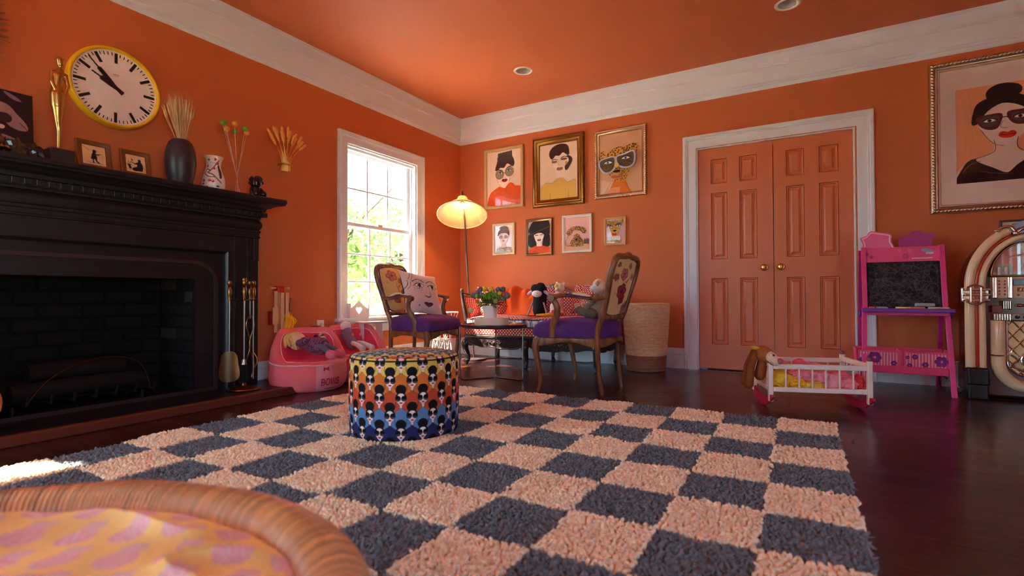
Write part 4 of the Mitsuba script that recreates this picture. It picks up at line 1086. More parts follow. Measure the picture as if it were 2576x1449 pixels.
# the cushion with a drawn face, on the near chair by the window
o = thing('portrait_cushion', 'square pale cushion printed with a drawn face, propped on the armchair by the window', 'cushion')
pw = .40
pm = pillow(pw, pw, .13, 26)
F = [(sbox(0, 0, 1, 1), (226, 200, 186))]
lid = (52, 42, 44)
for cx in (.36, .72):
    s = 1 if cx < .5 else -1
    F += [(S((cx - .13, .39), (cx - .02, .335), (cx + .12, .385), (cx, .43)), (240, 224, 214)), (E(cx, .382, .045, .043), (90, 66, 58)), (E(cx, .382, .02), lid),
          (L(.016, (cx - .15, .40), (cx - .03, .332), (cx + .13, .385)), lid), (L(.008, (cx - .12, .40), (cx, .435), (cx + .12, .39)), lid), (L(.02, (cx - .16, .30), (cx - .02, .235), (cx + .14, .29)), (90, 70, 66)), (L(.006, (cx - .14, .345), (cx - .02, .29), (cx + .13, .335)), (150, 120, 112))]
F += [(L(.008, (.54, .36), (.52, .52), (.475, .60)), (140, 106, 98)), (S((.46, .60), (.50, .64), (.56, .655), (.62, .63), (.64, .60), (.57, .625)), (104, 80, 76)), (E(.53, .63, .02, .01), lid), (S((.60, .36), (.63, .5), (.66, .6), (.62, .6), (.60, .5)), (196, 168, 156)),
      (S((.42, .79), (.50, .755), (.55, .77), (.60, .755), (.68, .79), (.56, .80)), (70, 50, 56)), (S((.42, .79), (.56, .80), (.68, .79), (.60, .85), (.50, .85)), (96, 70, 74)), (E(.30, .84, .018), lid),
      (L(.01, (.12, .26), (.2, .10), (.24, -.02)), lid), (L(.01, (.18, .28), (.26, .12), (.32, -.02)), lid), (L(.012, (.04, .46), (.10, .36), (.10, .28)), lid), (L(.01, (.08, .48), (.15, .40), (.16, .30)), lid), (L(.008, (.22, .45), (.32, .47), (.42, .45)), (150, 120, 112)), (L(.006, (.2, .49), (.34, .51), (.44, .48)), (170, 140, 130)), (L(.008, (.55, .69), (.56, .73)), (150, 120, 112)),
      (L(.01, (.9, .1), (.96, .3), (.97, .5)), (120, 96, 92))]
pmv = pm.subdivide().subdivide()
def paint(v):
    import shapely
    p = np.column_stack([v[:, 0] / pw + .5, .5 - v[:, 1] / pw])
    c = np.tile(lin((226, 200, 186)), (len(v), 1))
    front = v[:, 2] > -.002
    for g, col in F[1:]:
        k = shapely.contains_xy(g, p[:, 0], p[:, 1]) & front
        c[k] = lin(col)
    c[~front] = lin((34, 30, 32))
    return c
part(o, 'body', xf(tm(np.stack([pmv.vertices[:, 2], pmv.vertices[:, 0], pmv.vertices[:, 1]], -1), pmv.faces), (.60, -1.395, .69), mat=rotm([0, 0, 1], -8) @ rotm([0, 1, 0], -24) @ rotm([1, 0, 0], -8)), paint(pmv.vertices), 'cloth', True)

# ------------------------------------------------------------------ settee
EB = (44, 36, 36)
o = thing('settee', 'small carved black settee with red diamond patterned upholstery against the back wall', 'settee')
sx0, sx1, sy0, sy1 = .585, 1.965, -.72, -.15
def cab(x, y, dx, dy):
    p = spline([(x, y, .235), (x + dx * .028, y + dy * .028, .205), (x + dx * .022, y + dy * .022, .14), (x - dx * .004, y - dy * .004, .07), (x + dx * .004, y + dy * .004, .028), (x + dx * .022, y + dy * .022, .022)], 20)
    m = M(tube(p, np.interp(np.linspace(0, 1, 20), [0, .2, .5, .8, 1], [.036, .036, .024, .016, .014]), 9), xf(lathe([(0, 0), (.014, 0), (.021, .008), (.022, .02), (.014, .034), (0, .036)], 14), (x + dx * .018, y + dy * .018, 0)))
    m.vertices[:, 2] = np.maximum(m.vertices[:, 2], 0)
    return m
for (x, y, dx, dy) in ((sx0 + .02, sy0 + .03, -.6, -.8), (1.275, sy0 + .015, 0, -1), (sx1 - .02, sy0 + .03, .6, -.8), (sx0 + .03, sy1, -.4, .5), (1.275, sy1, 0, .5), (sx1 - .03, sy1, .4, .5)):
    part(o, 'leg', cab(x, y, dx, dy), EB, 'gloss', 45)
# apron with a scalloped lower edge and carved leaves
def apron(a, b, axis, at):
    n = 90
    t = np.linspace(0, 1, n)
    zl = .205 - .030 * np.abs(np.sin(t * np.pi * 2)) ** .8 - .020 * np.sin(t * np.pi * 4) ** 2 * (np.abs(t - .5) < .3) - .012 * np.cos(t * np.pi * 14) * .5
    c = a + (b - a) * t
    up = Polygon(list(zip(c, zl)) + [(b, .275), (a, .275)])
    m = M(ext(up, .022), tube(np.column_stack([c, zl + .004, np.full(n, .022)]), .006, 6))
    nrm = []
    for ctr in (.25, .75) if axis == 'x' else (.5,):
        u0 = a + (b - a) * ctr
        for i in range(-6, 7):
            s = 1 if i > 0 else -1
            r = .020 - abs(i) * .0016
            nrm.append(xf(ell((0, 0, 0), (r, r * .45, .010), 2), (u0 + i * .022, .222 + .009 * math.sin(i * 1.7), .024), rz=35 * s * (1 if i % 2 else -1)))
        nrm.append(ell((u0, .222, .027), (.016, .016, .012), 2))
    m = M(m, *nrm)
    if axis == 'x':
        return xz(m, at)
    return yz(m, at)
part(o, 'apron', apron(sx0, sx1, 'x', sy0 + .022), EB, 'gloss', 40)
part(o, 'apron', apron(sy0, sy1, 'y', sx1 - .022), EB, 'gloss', 40)
part(o, 'apron', tm((lambda m: np.column_stack([2 * sx0 + .022 - m.vertices[:, 0] - .0, m.vertices[:, 1], m.vertices[:, 2]]))(apron(sy0, sy1, 'y', sx0)), apron(sy0, sy1, 'y', sx0).faces[:, ::-1]), EB, 'gloss', 40)
part(o, 'seat_rail', M(rb(sx0 - .012, sx1 + .012, sy0 - .012, sy0 + .02, .268, .292, .008), rb(sx0 - .012, sx0 + .03, sy0, sy1 + .04, .268, .292, .008), rb(sx1 - .03, sx1 + .012, sy0, sy1 + .04, .268, .292, .008)), EB, 'gloss')
part(o, 'seat_base', rb(sx0, sx1, sy0 - .002, sy1, .288, .372, .018), mat='dotted_fabric', smooth=40)
part(o, 'nail_trim', M(*[ell((x, sy0 - .006, .297), (.004, .003, .004), 1) for x in np.arange(sx0 + .01, sx1, .0115)]), (150, 120, 96), 'metal', True, kind='stuff')
# back: camel shape with carved crest
cx = (sx0 + sx1) / 2
xs = np.linspace(sx0 + .03, sx1 - .03, 80)
crest = .672 + .085 * np.exp(-((xs - cx) / .20) ** 2) + .02 * np.cos((xs - cx) * 9)
poly = Polygon(list(zip(xs, crest)) + [(sx1 - .03, .33), (sx0 + .03, .33)])
bm = bev(poly.buffer(-.012), .075, .02)
back = xz(bm, -.075)
part(o, 'back', back, mat='dotted_fabric', smooth=40)
part(o, 'crest_rail', M(tube(np.column_stack([xs, np.full(80, -.112), crest]), .016, 8), *[xf(ell((0, 0, 0), (.034, .012, .014), 2), (cx + d, -.118, .765 - abs(d) * .12), ry=d * 160) for d in (-.11, -.055, 0, .055, .11)]), (104, 92, 90), 'gloss', True)
for s, xe in ((-1, sx0), (1, sx1)):
    post = spline([(xe - s * .012, sy0 + .03, .27), (xe + s * .0, sy0 + .03, .42), (xe + s * .035, sy0 + .03, .58), (xe + s * .062, sy0 + .035, .71)], 16)
    a = part(o, 'arm', M(tube(post, np.linspace(.026, .017, 16), 8), ell(tuple(post[-1] + [0, 0, .018]), (.018, .018, .018), 2), ell(tuple(post[-1] + [0, 0, -.006]), (.022, .022, .008), 2), tube(spline([post[-1] + [0, .01, -.02], (xe + s * .05, -.42, .665), (xe + s * .01, -.15, .68)], 14), .018, 8)), EB, 'gloss', 45)
    v = []
    for t in np.linspace(0, 1, 12):
        yy = sy0 + .05 + t * (sy1 - sy0 - .0)
        col = []
        for q in np.linspace(0, 1, 10):
            zz = .36 + q * .29
            lean_ = s * .062 * max(0, (zz - .36) / .33) ** 1.3 * (1 - .6 * t)
            col.append((xe + lean_ - s * (.045 * math.sin(math.pi * min(1, q * .9 + .08)) + .004), yy, zz))
        v.append(col)
    part(a, 'upholstery', grid_mesh(np.array(v)), mat='dotted_fabric', smooth=True)
# loose seat cushions: patterned tops, ticking sides
for i, (a, b, lb) in enumerate(((sx0 + .02, cx - .006, 'left seat cushion of the settee with blue ticking sides'), (cx + .006, sx1 - .02, 'right seat cushion of the settee with blue ticking sides'))):
    k = thing('seat_cushion', lb, 'cushion', 'seat cushions of the settee')
    n = 26
    rr_ = rb(a, b, sy0 - .012, sy1 - .02, .370, .452, .03)
    m = rr_.subdivide_to_size(.03)
    v = m.vertices
    v[:, 2] += np.where(v[:, 2] > .41, .028 * np.clip(1 - ((v[:, 0] - (a + b) / 2) / ((b - a) / 2)) ** 4, 0, 1) * np.clip(1 - ((v[:, 1] + .44) / .29) ** 4, 0, 1), 0) - .006 * np.sin((v[:, 0] - a) * 26) * (v[:, 1] < sy0 + .05)
    nz = m.face_normals[:, 2]
    topf = (nz > .62)
    part(k, 'top', tm(v, m.faces[topf]), mat='dotted_fabric', smooth=True)
    part(k, 'sides', tm(v, m.faces[~topf]), mat='ticking_fabric', smooth=40)
    for z in (.447, .378):
        part(k, 'piping', tube(spline([(a + .02, sy0 - .012, z), ((a + b) / 2, sy0 - .014, z + .003), (b - .02, sy0 - .012, z), (b + .0, sy0 + .02, z)], 30), .0048, 6), (60, 56, 66), 'cloth')
# patterned throw pillows
def dpillow(x, y, z, w, h, t, rz, tilt, label, roll=0):
    k = thing('throw_pillow', label, 'pillow', 'patterned pillows on the settee')
    m = pillow(w, h, t, 22)
    m = tm(np.stack([m.vertices[:, 0], -m.vertices[:, 2], m.vertices[:, 1]], -1), m.faces)
    part(k, 'body', xf(m, (x, y, z), mat=rotm([0, 0, 1], rz) @ rotm([1, 0, 0], -tilt) @ rotm([0, 1, 0], roll)), mat='dotted_fabric', smooth=True)
dpillow(.72, -.40, .60, .34, .34, .13, 62, 16, 'red diamond patterned pillow at the left end of the settee behind the flowers')
dpillow(1.80, -.42, .62, .36, .34, .15, -38, 16, 'red diamond patterned pillow at the right end of the settee')
dpillow(1.70, -.29, .64, .32, .30, .14, -12, 20, 'red diamond patterned pillow behind the white plush toy')
# orange throw over the back and the left pillow
k = thing('throw_blanket', 'orange fringed blanket draped over the left half of the settee back', 'blanket')
n1, n2 = 60, 48
uu, vv = np.meshgrid(np.linspace(0, 1, n1), np.linspace(0, 1, n2), indexing='ij')
path = spline([(0, -.030, .52), (0, -.055, .66), (0, -.105, .722), (0, -.19, .70), (0, -.27, .60), (0, -.33, .505), (0, -.42, .478)], n1)
Xb = .70 + vv * .40 + uu * .12 + .02 * np.sin(uu * 5)
Yb = path[:, 1][:, None] + .0 * vv - .08 * np.exp(-((vv - .25) / .25) ** 2) * np.sin(np.pi * uu)
Zb = path[:, 2][:, None] + .045 * np.exp(-((vv - .22) / .25) ** 2) * np.sin(np.pi * np.clip(uu * 1.3, 0, 1)) + .012 * np.sin(vv * 22 + uu * 5) * np.sin(np.pi * uu)
Yb -= (.016 * np.sin(vv * 19 - uu * 6) + .03 * (meshkit.noise(np.stack([vv * 7, uu * 5, uu * 0], -1), 6) - .5)) * np.sin(np.pi * uu)
m = grid_mesh(np.stack([Xb, Yb, Zb], -1))
part(k, 'cloth', m, (226, 98, 46), 'cloth', True)
part(k, 'fringe', M(*[tube([(Xb[-1, i], Yb[-1, i], Zb[-1, i]), (Xb[-1, i] + .01 * math.sin(i * 2.1), Yb[-1, i] - .02, Zb[-1, i] - .004), (Xb[-1, i] + .014 * math.sin(i * 3.3), Yb[-1, i] - .06, .482)], .0025, 4) for i in range(0, n2)]), (206, 84, 36), 'cloth', kind='stuff')

# plush toys on the settee
o = thing('plush_toy', 'black plush lamb with a white face sitting in the middle of the settee', 'plush toy')
px_, py_, pz_ = 1.30, -.50, .478
P_ = lambda m: xf(m, (px_, py_, pz_))
part(o, 'body', P_(skel([((0, 0, .05), .062, (0, .02, .18), .066), ((0, .02, .18), .066, (0, .03, .245), .062)], .014, 8)), (40, 38, 42), 'cloth', True)
part(o, 'face', P_(ell((.0, -.045, .212), (.052, .028, .034), 3)), (238, 214, 206), 'cloth', True)
part(o, 'fleece_cap', P_(skel([((-.03, -.02, .262), .042, (.03, -.02, .262), .042), ((-.045, .0, .225), .030, (-.045, 0, .25), .03), ((.045, .0, .225), .030, (.045, 0, .25), .03), ((0, .03, .26), .05, (0, .03, .27), .05)], .012, 4)), (34, 32, 35), 'cloth', True)
for s in (-1, 1):
    part(o, 'ear', P_(xf(ell((0, 0, 0), (.034, .012, .016), 2), (s * .088, -.02, .222), ry=s * 28)), (196, 190, 204), 'cloth', True)
    part(o, 'leg', P_(tube(spline([(s * .058, -.02, .13), (s * .085, -.03, .06), (s * .10, -.05, .008), (s * .08, -.09, .006)], 14), .008, 8)), (168, 150, 146), 'cloth', True)
    part(o, 'eye', P_(ell((s * .018, -.0715, .218), .003, 1)), (40, 30, 30), 'gloss', True)
part(o, 'leg', P_(tube(spline([(.0, -.05, .01), (.03, -.09, .008), (.05, -.13, .006)], 8), .008, 8)), (150, 140, 160), 'cloth', True)
o = thing('plush_toy', 'white plush animal with a yellow patch and pink body beside the black lamb', 'plush toy')
P_ = lambda m: xf(m, (1.475, -.47, .478))
part(o, 'body', P_(skel([((0, 0, .055), .058, (0, .02, .15), .05), ((0, .02, .15), .046, (0, .03, .20), .038)], .014, 8)), (238, 200, 190), 'cloth', True)
part(o, 'belly', P_(ell((-.012, -.028, .075), (.046, .04, .06), 3)), (240, 222, 206), 'cloth', True)
part(o, 'head', P_(skel([((.03, .01, .262), .042, (.03, .01, .272), .040), ((.02, -.03, .252), .022, (.02, -.04, .25), .02)], .012, 5)), (240, 224, 208), 'cloth', True)
part(o, 'patch', P_(ell((.005, -.012, .278), (.028, .026, .028), 2)), (240, 196, 84), 'cloth', True)
for s in (-1, 1):
    part(o, 'ear', P_(xf(ell((0, 0, 0), (.014, .008, .018), 2), (.03 + s * .034, .015, .308), ry=s * 20)), (240, 210, 196), 'cloth', True)
part(o, 'arm', P_(skel([((-.04, 0, .19), .026, (-.075, -.01, .21), .022), ((-.035, 0, .16), .03, (-.06, 0, .19), .025)], .012, 4)), (226, 150, 150), 'cloth', True)
part(o, 'skirt', P_(lathe([(.03, .11), (.05, .09), (.075, .045), (.082, .03), (.07, .03), (.02, .08)], 24)), lambda v: np.where(((np.sin(v[:, 0] * 160) * np.sin(v[:, 2] * 160 + v[:, 1] * 90)) > .25)[:, None], lin((244, 226, 220)), lin((214, 60, 66))), 'cloth', True)
part(o, 'leg', P_(skel([((-.02, -.05, .02), .016, (-.08, -.14, .014), .012), ((-.08, -.14, .014), .014, (-.13, -.16, .012), .010)], .01, 4)), (240, 186, 72), 'cloth', True)
part(o, 'leg', P_(skel([((.03, -.05, .02), .016, (.0, -.14, .016), .012), ((.0, -.14, .016), .014, (-.05, -.17, .012), .010)], .01, 4)), (236, 178, 66), 'cloth', True)
# plush on the right armchair
o = thing('plush_toy', 'grey brown plush monkey with a pale head sitting on the right armchair', 'plush toy')
P_ = lambda m: xf(m, (2.235, -1.37, .505), rz=178, s=.84)
part(o, 'body', P_(skel([((0, 0, .065), .072, (-.02, 0, .17), .062), ((-.02, 0, .17), .05, (-.02, 0, .22), .035)], .014, 8)), lambda v: lin((150, 134, 120))[None] * (.8 + .4 * meshkit.noise(v * 90, 1))[:, None], 'cloth', True)
part(o, 'head', P_(skel([((-.015, 0, .275), .062, (-.01, 0, .285), .058), ((.03, 0, .262), .034, (.045, 0, .26), .03)], .012, 6)), lambda v: lin((222, 206, 192))[None] * (.82 + .36 * meshkit.noise(v * 90, 2))[:, None], 'cloth', True)
for s in (-1, 1):
    part(o, 'leg', P_(skel([((.02, s * .055, .045), .045, (.12, s * .07, .06), .038), ((.12, s * .07, .06), .036, (.155, s * .07, .085), .026)], .012, 6)), (110, 96, 80), 'cloth', True)
    part(o, 'foot', P_(skel([((.155, s * .07, .085), .024, (.175, s * .07, .12), .018), ((.165, s * .085, .1), .011, (.17, s * .098, .12), .008)], .01, 4)), (206, 176, 150), 'cloth', True)
    part(o, 'ear', P_(ell((-.02, s * .062, .30), (.012, .022, .024), 2)), (200, 180, 166), 'cloth', True)
    part(o, 'arm', P_(skel([((-.01, s * .05, .19), .026, (.05, s * .085, .12), .024), ((.05, s * .085, .12), .023, (.10, s * .06, .07), .02)], .012, 5)), (140, 124, 110), 'cloth', True)

# ------------------------------------------------------------------ coffee table, tray, flowers
TCX, TCY, TZ = 1.355, -1.395, .445
o = thing('coffee_table', 'round coffee table with a dark top and thin wire legs in front of the settee', 'table')
part(o, 'tabletop', xf(lathe([(0, .418), (.24, .418), (.262, .426), (.265, .432), (.265, .445), (.260, .447), (.256, .443), (.250, .4405), (0, .4405)], 64), (TCX, TCY, 0)), (58, 44, 42), 'gloss', 40)
L_, M_, R_ = (1.142, -1.561), (1.325, -1.315), (1.597, -1.345)
for (a, b) in ((L_, M_), (M_, R_)):
    (ax, ay), (bx_, by_) = a, b
    d = np.array([bx_ - ax, by_ - ay]); d /= np.linalg.norm(d)
    e = .03
    pts = [(ax, ay, .425), (ax, ay, e + .008)] + [(ax + d[0] * e * (1 - math.cos(t)), ay + d[1] * e * (1 - math.cos(t)), .006 + e * (1 - math.sin(t))) for t in np.linspace(0, math.pi / 2, 7)] + \
          [(bx_ - d[0] * e * (1 - math.sin(t)), by_ - d[1] * e * (1 - math.sin(t)), .006 + e * (1 - math.cos(t))) for t in np.linspace(0, math.pi / 2, 7)] + [(bx_, by_, .425)]
    part(o, 'wire_leg', tube(pts, .0055, 8), (120, 112, 112), 'metal')
o = thing('round_tray', 'round pale wooden tray on the coffee table', 'tray')
trx, try_ = 1.34, -1.40
part(o, 'body', xf(lathe([(0, .441), (.134, .441), (.139, .447), (.139, .492), (.135, .497), (.129, .494), (.127, .470), (0, .470)], 56), (trx, try_, 0)), (232, 202, 174), 'paint', 40)
o = thing('flower_pot', 'white tapered flower pot standing in the round tray', 'flower pot')
fx, fy = 1.328, -1.40
part(o, 'body', xf(lathe([(0, .471), (.046, .471), (.049, .474), (.063, .585), (.066, .592), (.063, .594), (.059, .588), (.056, .56), (0, .56)], 48), (fx, fy, 0)), (238, 228, 218), 'paint', 40)
o = thing('flower_arrangement', 'bunch of green, purple and yellow flowers in the white pot', 'flowers')
q = np.random.default_rng(21)
gp, gc = [], []
for c0, r0, nn, col in (((fx + .012, fy - .045, .652), .062, 260, (112, 150, 44)), ((fx + .03, fy - .02, .67), .05, 120, (120, 156, 56)), ((fx, fy, .62), .075, 150, (84, 112, 52)), ((fx + .08, fy, .655), .05, 90, (128, 140, 66)), ((fx - .08, fy - .01, .66), .06, 110, (110, 122, 80))):
    for i in range(nn):
        d = q.normal(size=3); d /= np.linalg.norm(d)
        d[2] = abs(d[2]) * .9 - .15
        p0 = np.array(c0) + d * r0 * q.uniform(.5, 1)
        m = ell(p0, (.004, .004, .010), 1)
        gp.append((m, lin(col) * q.uniform(.6, 1.35)))
ms = [m for m, _ in gp]
cs = np.vstack([np.tile(c, (len(m.vertices), 1)) for m, c in gp]).clip(0, 1)
part(o, 'foliage', trimesh.util.concatenate(ms), cs, 'leaf', True, kind='stuff')
def bloom(p, r, col, name='bloom', stem=True, rough=60):
    p = np.array(p)
    m = trimesh.creation.icosphere(3)
    m.vertices *= (r * (.82 + .34 * meshkit.noise(m.vertices * 9, 5)))[:, None]
    k = part(o, name, xf(m, p), lambda v: lin(col)[None] * (.75 + .5 * meshkit.noise(v * 260, 3))[:, None], 'leaf', True)
    if stem:
        part(k, 'stem', tube(spline([(fx + (p[0] - fx) * .2, fy + (p[1] - fy) * .2, .585), (p + [fx, fy, .59]) / 2 + [0, 0, .02], p - [0, 0, r * .6]], 8), .0018, 5), (112, 120, 70), 'leaf')
for p, r, c in (((fx - .012, fy - .06, .730), .018, (236, 190, 40)), ((fx + .046, fy - .05, .728), .017, (238, 192, 48)), ((fx + .10, fy - .02, .692), .016, (220, 186, 60)), ((fx - .095, fy - .05, .672), .014, (206, 190, 80)), ((fx - .05, fy - .02, .715), .013, (228, 186, 60))):
    bloom(p, r, c, 'yellow_ball')
for p, r, c in (((fx - .125, fy - .02, .685), .026, (132, 112, 120)), ((fx - .145, fy - .03, .675), .022, (120, 108, 100)), ((fx - .075, fy - .03, .722), .022, (126, 104, 122)), ((fx + .175, fy - .03, .673), .026, (124, 96, 104)), ((fx + .118, fy - .0, .724), .021, (104, 104, 98)), ((fx + .075, fy - .0, .722), .020, (122, 104, 122)), ((fx - .10, fy - .04, .700), .02, (140, 110, 128)), ((fx - .09, fy - .05, .625), .016, (190, 120, 60)), ((fx - .055, fy - .06, .612), .016, (150, 160, 70)), ((fx + .085, fy - .05, .63), .02, (150, 150, 70)), ((fx + .14, fy - .02, .645), .018, (110, 120, 70)), ((fx - .05, fy - .05, .68), .02, (128, 108, 128)), ((fx - .13, fy - .09, .555), .021, (196, 200, 150))):
    bloom(p, r, c, 'flower')
part(o, 'trailing_stem', tube(spline([(fx + .05, fy - .04, .60), (fx + .09, fy - .05, .55), (fx + .13, fy - .04, .555), (fx + .15, fy - .03, .60), (fx + .15, fy - .03, .64)], 18), .002, 5), (180, 150, 96), 'leaf')
q = np.random.default_rng(31)
for i in range(22):
    a, e = q.uniform(0, 6.283), q.uniform(-.1, .9)
    d = np.array([math.cos(a) * math.cos(e), math.sin(a) * math.cos(e), math.sin(e)])
    b = np.array([fx, fy, .60]); ln = q.uniform(.08, .15)
    sd = np.cross(d, [0, 0, 1]); sd /= np.linalg.norm(sd)
    V = np.array([[b + d * ln * t + sd * w_ * .02 * math.sin(math.pi * t) + np.array([0, 0, -.03 * t * t]) + [0, 0, .005 * abs(w_)] for w_ in (-1, 0, 1)] for t in np.linspace(.25, 1, 7)])
    part(o, 'leaf', grid_mesh(V), [(96, 120, 60), (120, 130, 84), (84, 104, 60)][i % 3], 'leaf', True)

# ------------------------------------------------------------------ wire side table, lamp, basket
o = thing('wire_table', 'white geometric wire side table by the wall behind the left armchair', 'side table')
wx, wy, wr = .44, -.90, .155
N = 8
ring = lambda z, r, ph=0, n=N: [np.array([wx + r * math.cos(2 * math.pi * i / n + ph), wy + r * math.sin(2 * math.pi * i / n + ph), z]) for i in range(n)]
t_, b_, w_ = ring(.505, wr), ring(.006, .125, math.pi / N), ring(.25, .085, math.pi / N)
bars = [tube([t_[i], w_[i], b_[i]], .0035, 6) for i in range(N)] + [tube([t_[(i + 1) % N], w_[i]], .0035, 6) for i in range(N)] + [tube([w_[i], b_[(i + 1) % N]], .0035, 6) for i in range(N)]
part(o, 'wire_frame', M(*bars, tube(ring(.006, .125, math.pi / N), .004, 6, True), tube(ring(.25, .085, math.pi / N), .0035, 6, True)), (236, 224, 206), 'satin')
part(o, 'tabletop', xf(lathe([(0, .505), (wr + .004, .505), (wr + .006, .510), (wr + .004, .516), (0, .516)], 40), (wx, wy, 0)), (240, 230, 220), 'satin')

o = thing('floor_lamp', 'tall floor lamp with a lit woven rattan shade in the corner behind the settee', 'floor lamp')
LX, LY = .40, -.52
top = (.372, -.485, 1.735)
pole = spline([(LX + .085, LY + .10, .02), (LX + .06, LY + .07, .5), (LX + .03, LY + .045, 1.1), (LX + .005, LY + .025, 1.6), (LX - .005, LY + .02, 1.70), (LX + .01, LY + .0, 1.755), (LX + .035, LY - .03, 1.735), (LX + .045, LY - .045, 1.68)], 60)
part(o, 'pole', tube(pole, .0085, 8), (52, 40, 38), 'satin')
part(o, 'base', xf(lathe([(0, 0), (.125, 0), (.13, .006), (.128, .016), (.03, .022), (0, .024)], 40), (LX + .085, LY + .10, 0)), (44, 36, 36), 'satin')
sc_ = np.array([LX + .05, LY - .055, 1.60])
tilt = trimesh.geometry.align_vectors([0, 0, 1], np.array([-.235, .345, .91]))
SHP = [(.030, .105), (.046, .098), (.050, .075), (.046, .060), (.060, .045), (.11, .012), (.17, -.040), (.225, -.092), (.252, -.112)]
sp = spline([(a, b, 0) for a, b in SHP], 46)[:, :2]
nA = 200
ang = np.arange(nA + 1) * 2 * np.pi / nA
for nm, dr_ in (('shade', .0), ('shade_lining', -.004)):
    rr2 = sp[:, 0][:, None] + dr_ + .0022 * np.sin(ang * 50)[None] * np.minimum(1, sp[:, 0] / .1)[:, None] + .0016 * np.sin(np.arange(46) * 2.2)[:, None]
    V = np.stack([rr2 * np.cos(ang), rr2 * np.sin(ang), np.broadcast_to(sp[:, 1][:, None], rr2.shape)], -1)
    if nm == 'shade':
        sh_ = part(o, 'shade', xf(grid_mesh(V), sc_, mat=tilt), (214, 172, 128), 'rattan_shade', True)
part(sh_, 'rim_cane', xf(tube([(.254 * math.cos(a), .254 * math.sin(a), -.113) for a in ang[:-1]], .0055, 8, True), sc_, mat=tilt), (220, 176, 128), 'satin')
part(sh_, 'cap', xf(lathe([(0, .118), (.02, .117), (.032, .108), (.030, .100), (0, .1)], 24), sc_, mat=tilt), (214, 172, 128), 'satin')
bp = (tilt @ np.array([0, 0, .005, 1]))[:3] + sc_
part(o, 'socket', xf(lathe([(.017, .035), (.019, .05), (.019, .08), (0, .085)], 20), sc_, mat=tilt), (60, 44, 34), 'satin')
bulb = xf(lathe([(0, -.034), (.014, -.031), (.026, -.020), (.030, -.004), (.026, .010), (.014, .026), (.012, .034)], 28), sc_, mat=tilt)
kk = part(o, 'bulb', bulb, (255, 240, 210), 'satin', True)
scene[kk]['emitter'] = {'type': 'area', 'radiance': {'type': 'rgb', 'value': [BULB * 1.0, BULB * 0.62, BULB * 0.27]}}

o = thing('storage_basket', 'tall woven basket, tan above and brown below, standing against the wall left of the doors', 'basket')
bx0, by0 = 2.262, -.268
prof = []
H = .60
for i in range(150):
    t = i / 149
    z = .004 + t * (H - .004)
    r = .168 + .038 * min(1, t * 1.15) ** .9
    if z > .545:
        r += .004
    prof.append((r + .0022 * math.sin(t * 2 * math.pi * 37), z))
prof = [(0, .002), (.15, .002)] + prof + [(.203, H + .002), (.198, H), (.190, .5), (0, .49)]
bm = lathe(prof, 72)
def bcol(v):
    th = np.arctan2(v[:, 1], v[:, 0])
    n_ = meshkit.noise(np.column_stack([th * 18, v[:, 2] * 90, th * 0]), 4)
    tw = .5 + .5 * np.sin(th * 120 + v[:, 2] * 200)
    b = np.where((v[:, 2] > .142)[:, None], lin((234, 188, 142)), lin((152, 100, 76)))
    return (b * (.78 + .3 * n_ + .10 * tw)[:, None]).clip(0, 1)
part(o, 'body', xf(bm, (bx0, by0, 0)), bcol(bm.vertices), 'cloth', True)
# ------------------------------------------------------------------ children's corner below the window
PINK, PINK2 = (240, 108, 110), (226, 70, 92)
def bean_fn(facing, R=.262):
    """Surface of the bean chair: returns f(theta, s), s from the floor (0) over the rim to the seat (1)."""
    def f(th, s):
        b = .5 - .5 * np.cos(th - facing)                     # 0 at the front, 1 at the back
        k = smooth(b)
        h = .205 + .225 * k
        P = [(0 * th, 0 * th), (R * .80 + 0 * th, 0 * th + .0), (R * .97 + 0 * th, .028 + 0 * th), (R * 1.04 + 0 * th, .10 + 0 * th), (R * 1.0 + 0 * th, .19 + 0 * th), (R * (1.0 - .04 * k), .19 + (h - .19) * .55), (R * (.93 - .06 * k), h - .02 * k), (R * (.82 - .05 * k), h + .004),
             (R * (.70 - .02 * k), h - .045 * k), (R * (.60 + .0 * k), .215 + (h - .215) * .45), (R * .48 + 0 * th, .212 + .02 * k), (R * .2 + 0 * th, .200 + 0 * th), (0 * th, .20 + 0 * th)]
        return P
    return f
def smooth(b):
    t = np.clip((b - .22) / .62, 0, 1)
    return t * t * (3 - 2 * t)
def bean_mesh(c, facing, seed, nT=144, R=.262):
    th = np.linspace(0, 2 * np.pi, nT + 1)
    P = bean_fn(facing, R)(th, 0)
    A = np.array([np.stack([r, z], -1) for r, z in P])        # (k, nT+1, 2)
    from scipy.interpolate import PchipInterpolator
    t = np.linspace(0, 1, len(A))
    tt = np.linspace(0, 1, 64)
    Q = PchipInterpolator(t, A)(tt)
    X, Y, Z = Q[..., 0] * np.cos(th), Q[..., 0] * np.sin(th), Q[..., 1]
    V = np.stack([X, Y, Z], -1)
    n = meshkit.fbm(V * 9 + seed, 3)[..., None] - .5
    w = meshkit.noise(V * [26, 26, 9] + seed, 3)[..., None] - .5
    V = V * (1 + .05 * n + .018 * w * (tt[:, None, None] > .1))
    V[..., 2] = np.maximum(V[..., 2], 0)
    return V + [*c, 0], th, tt
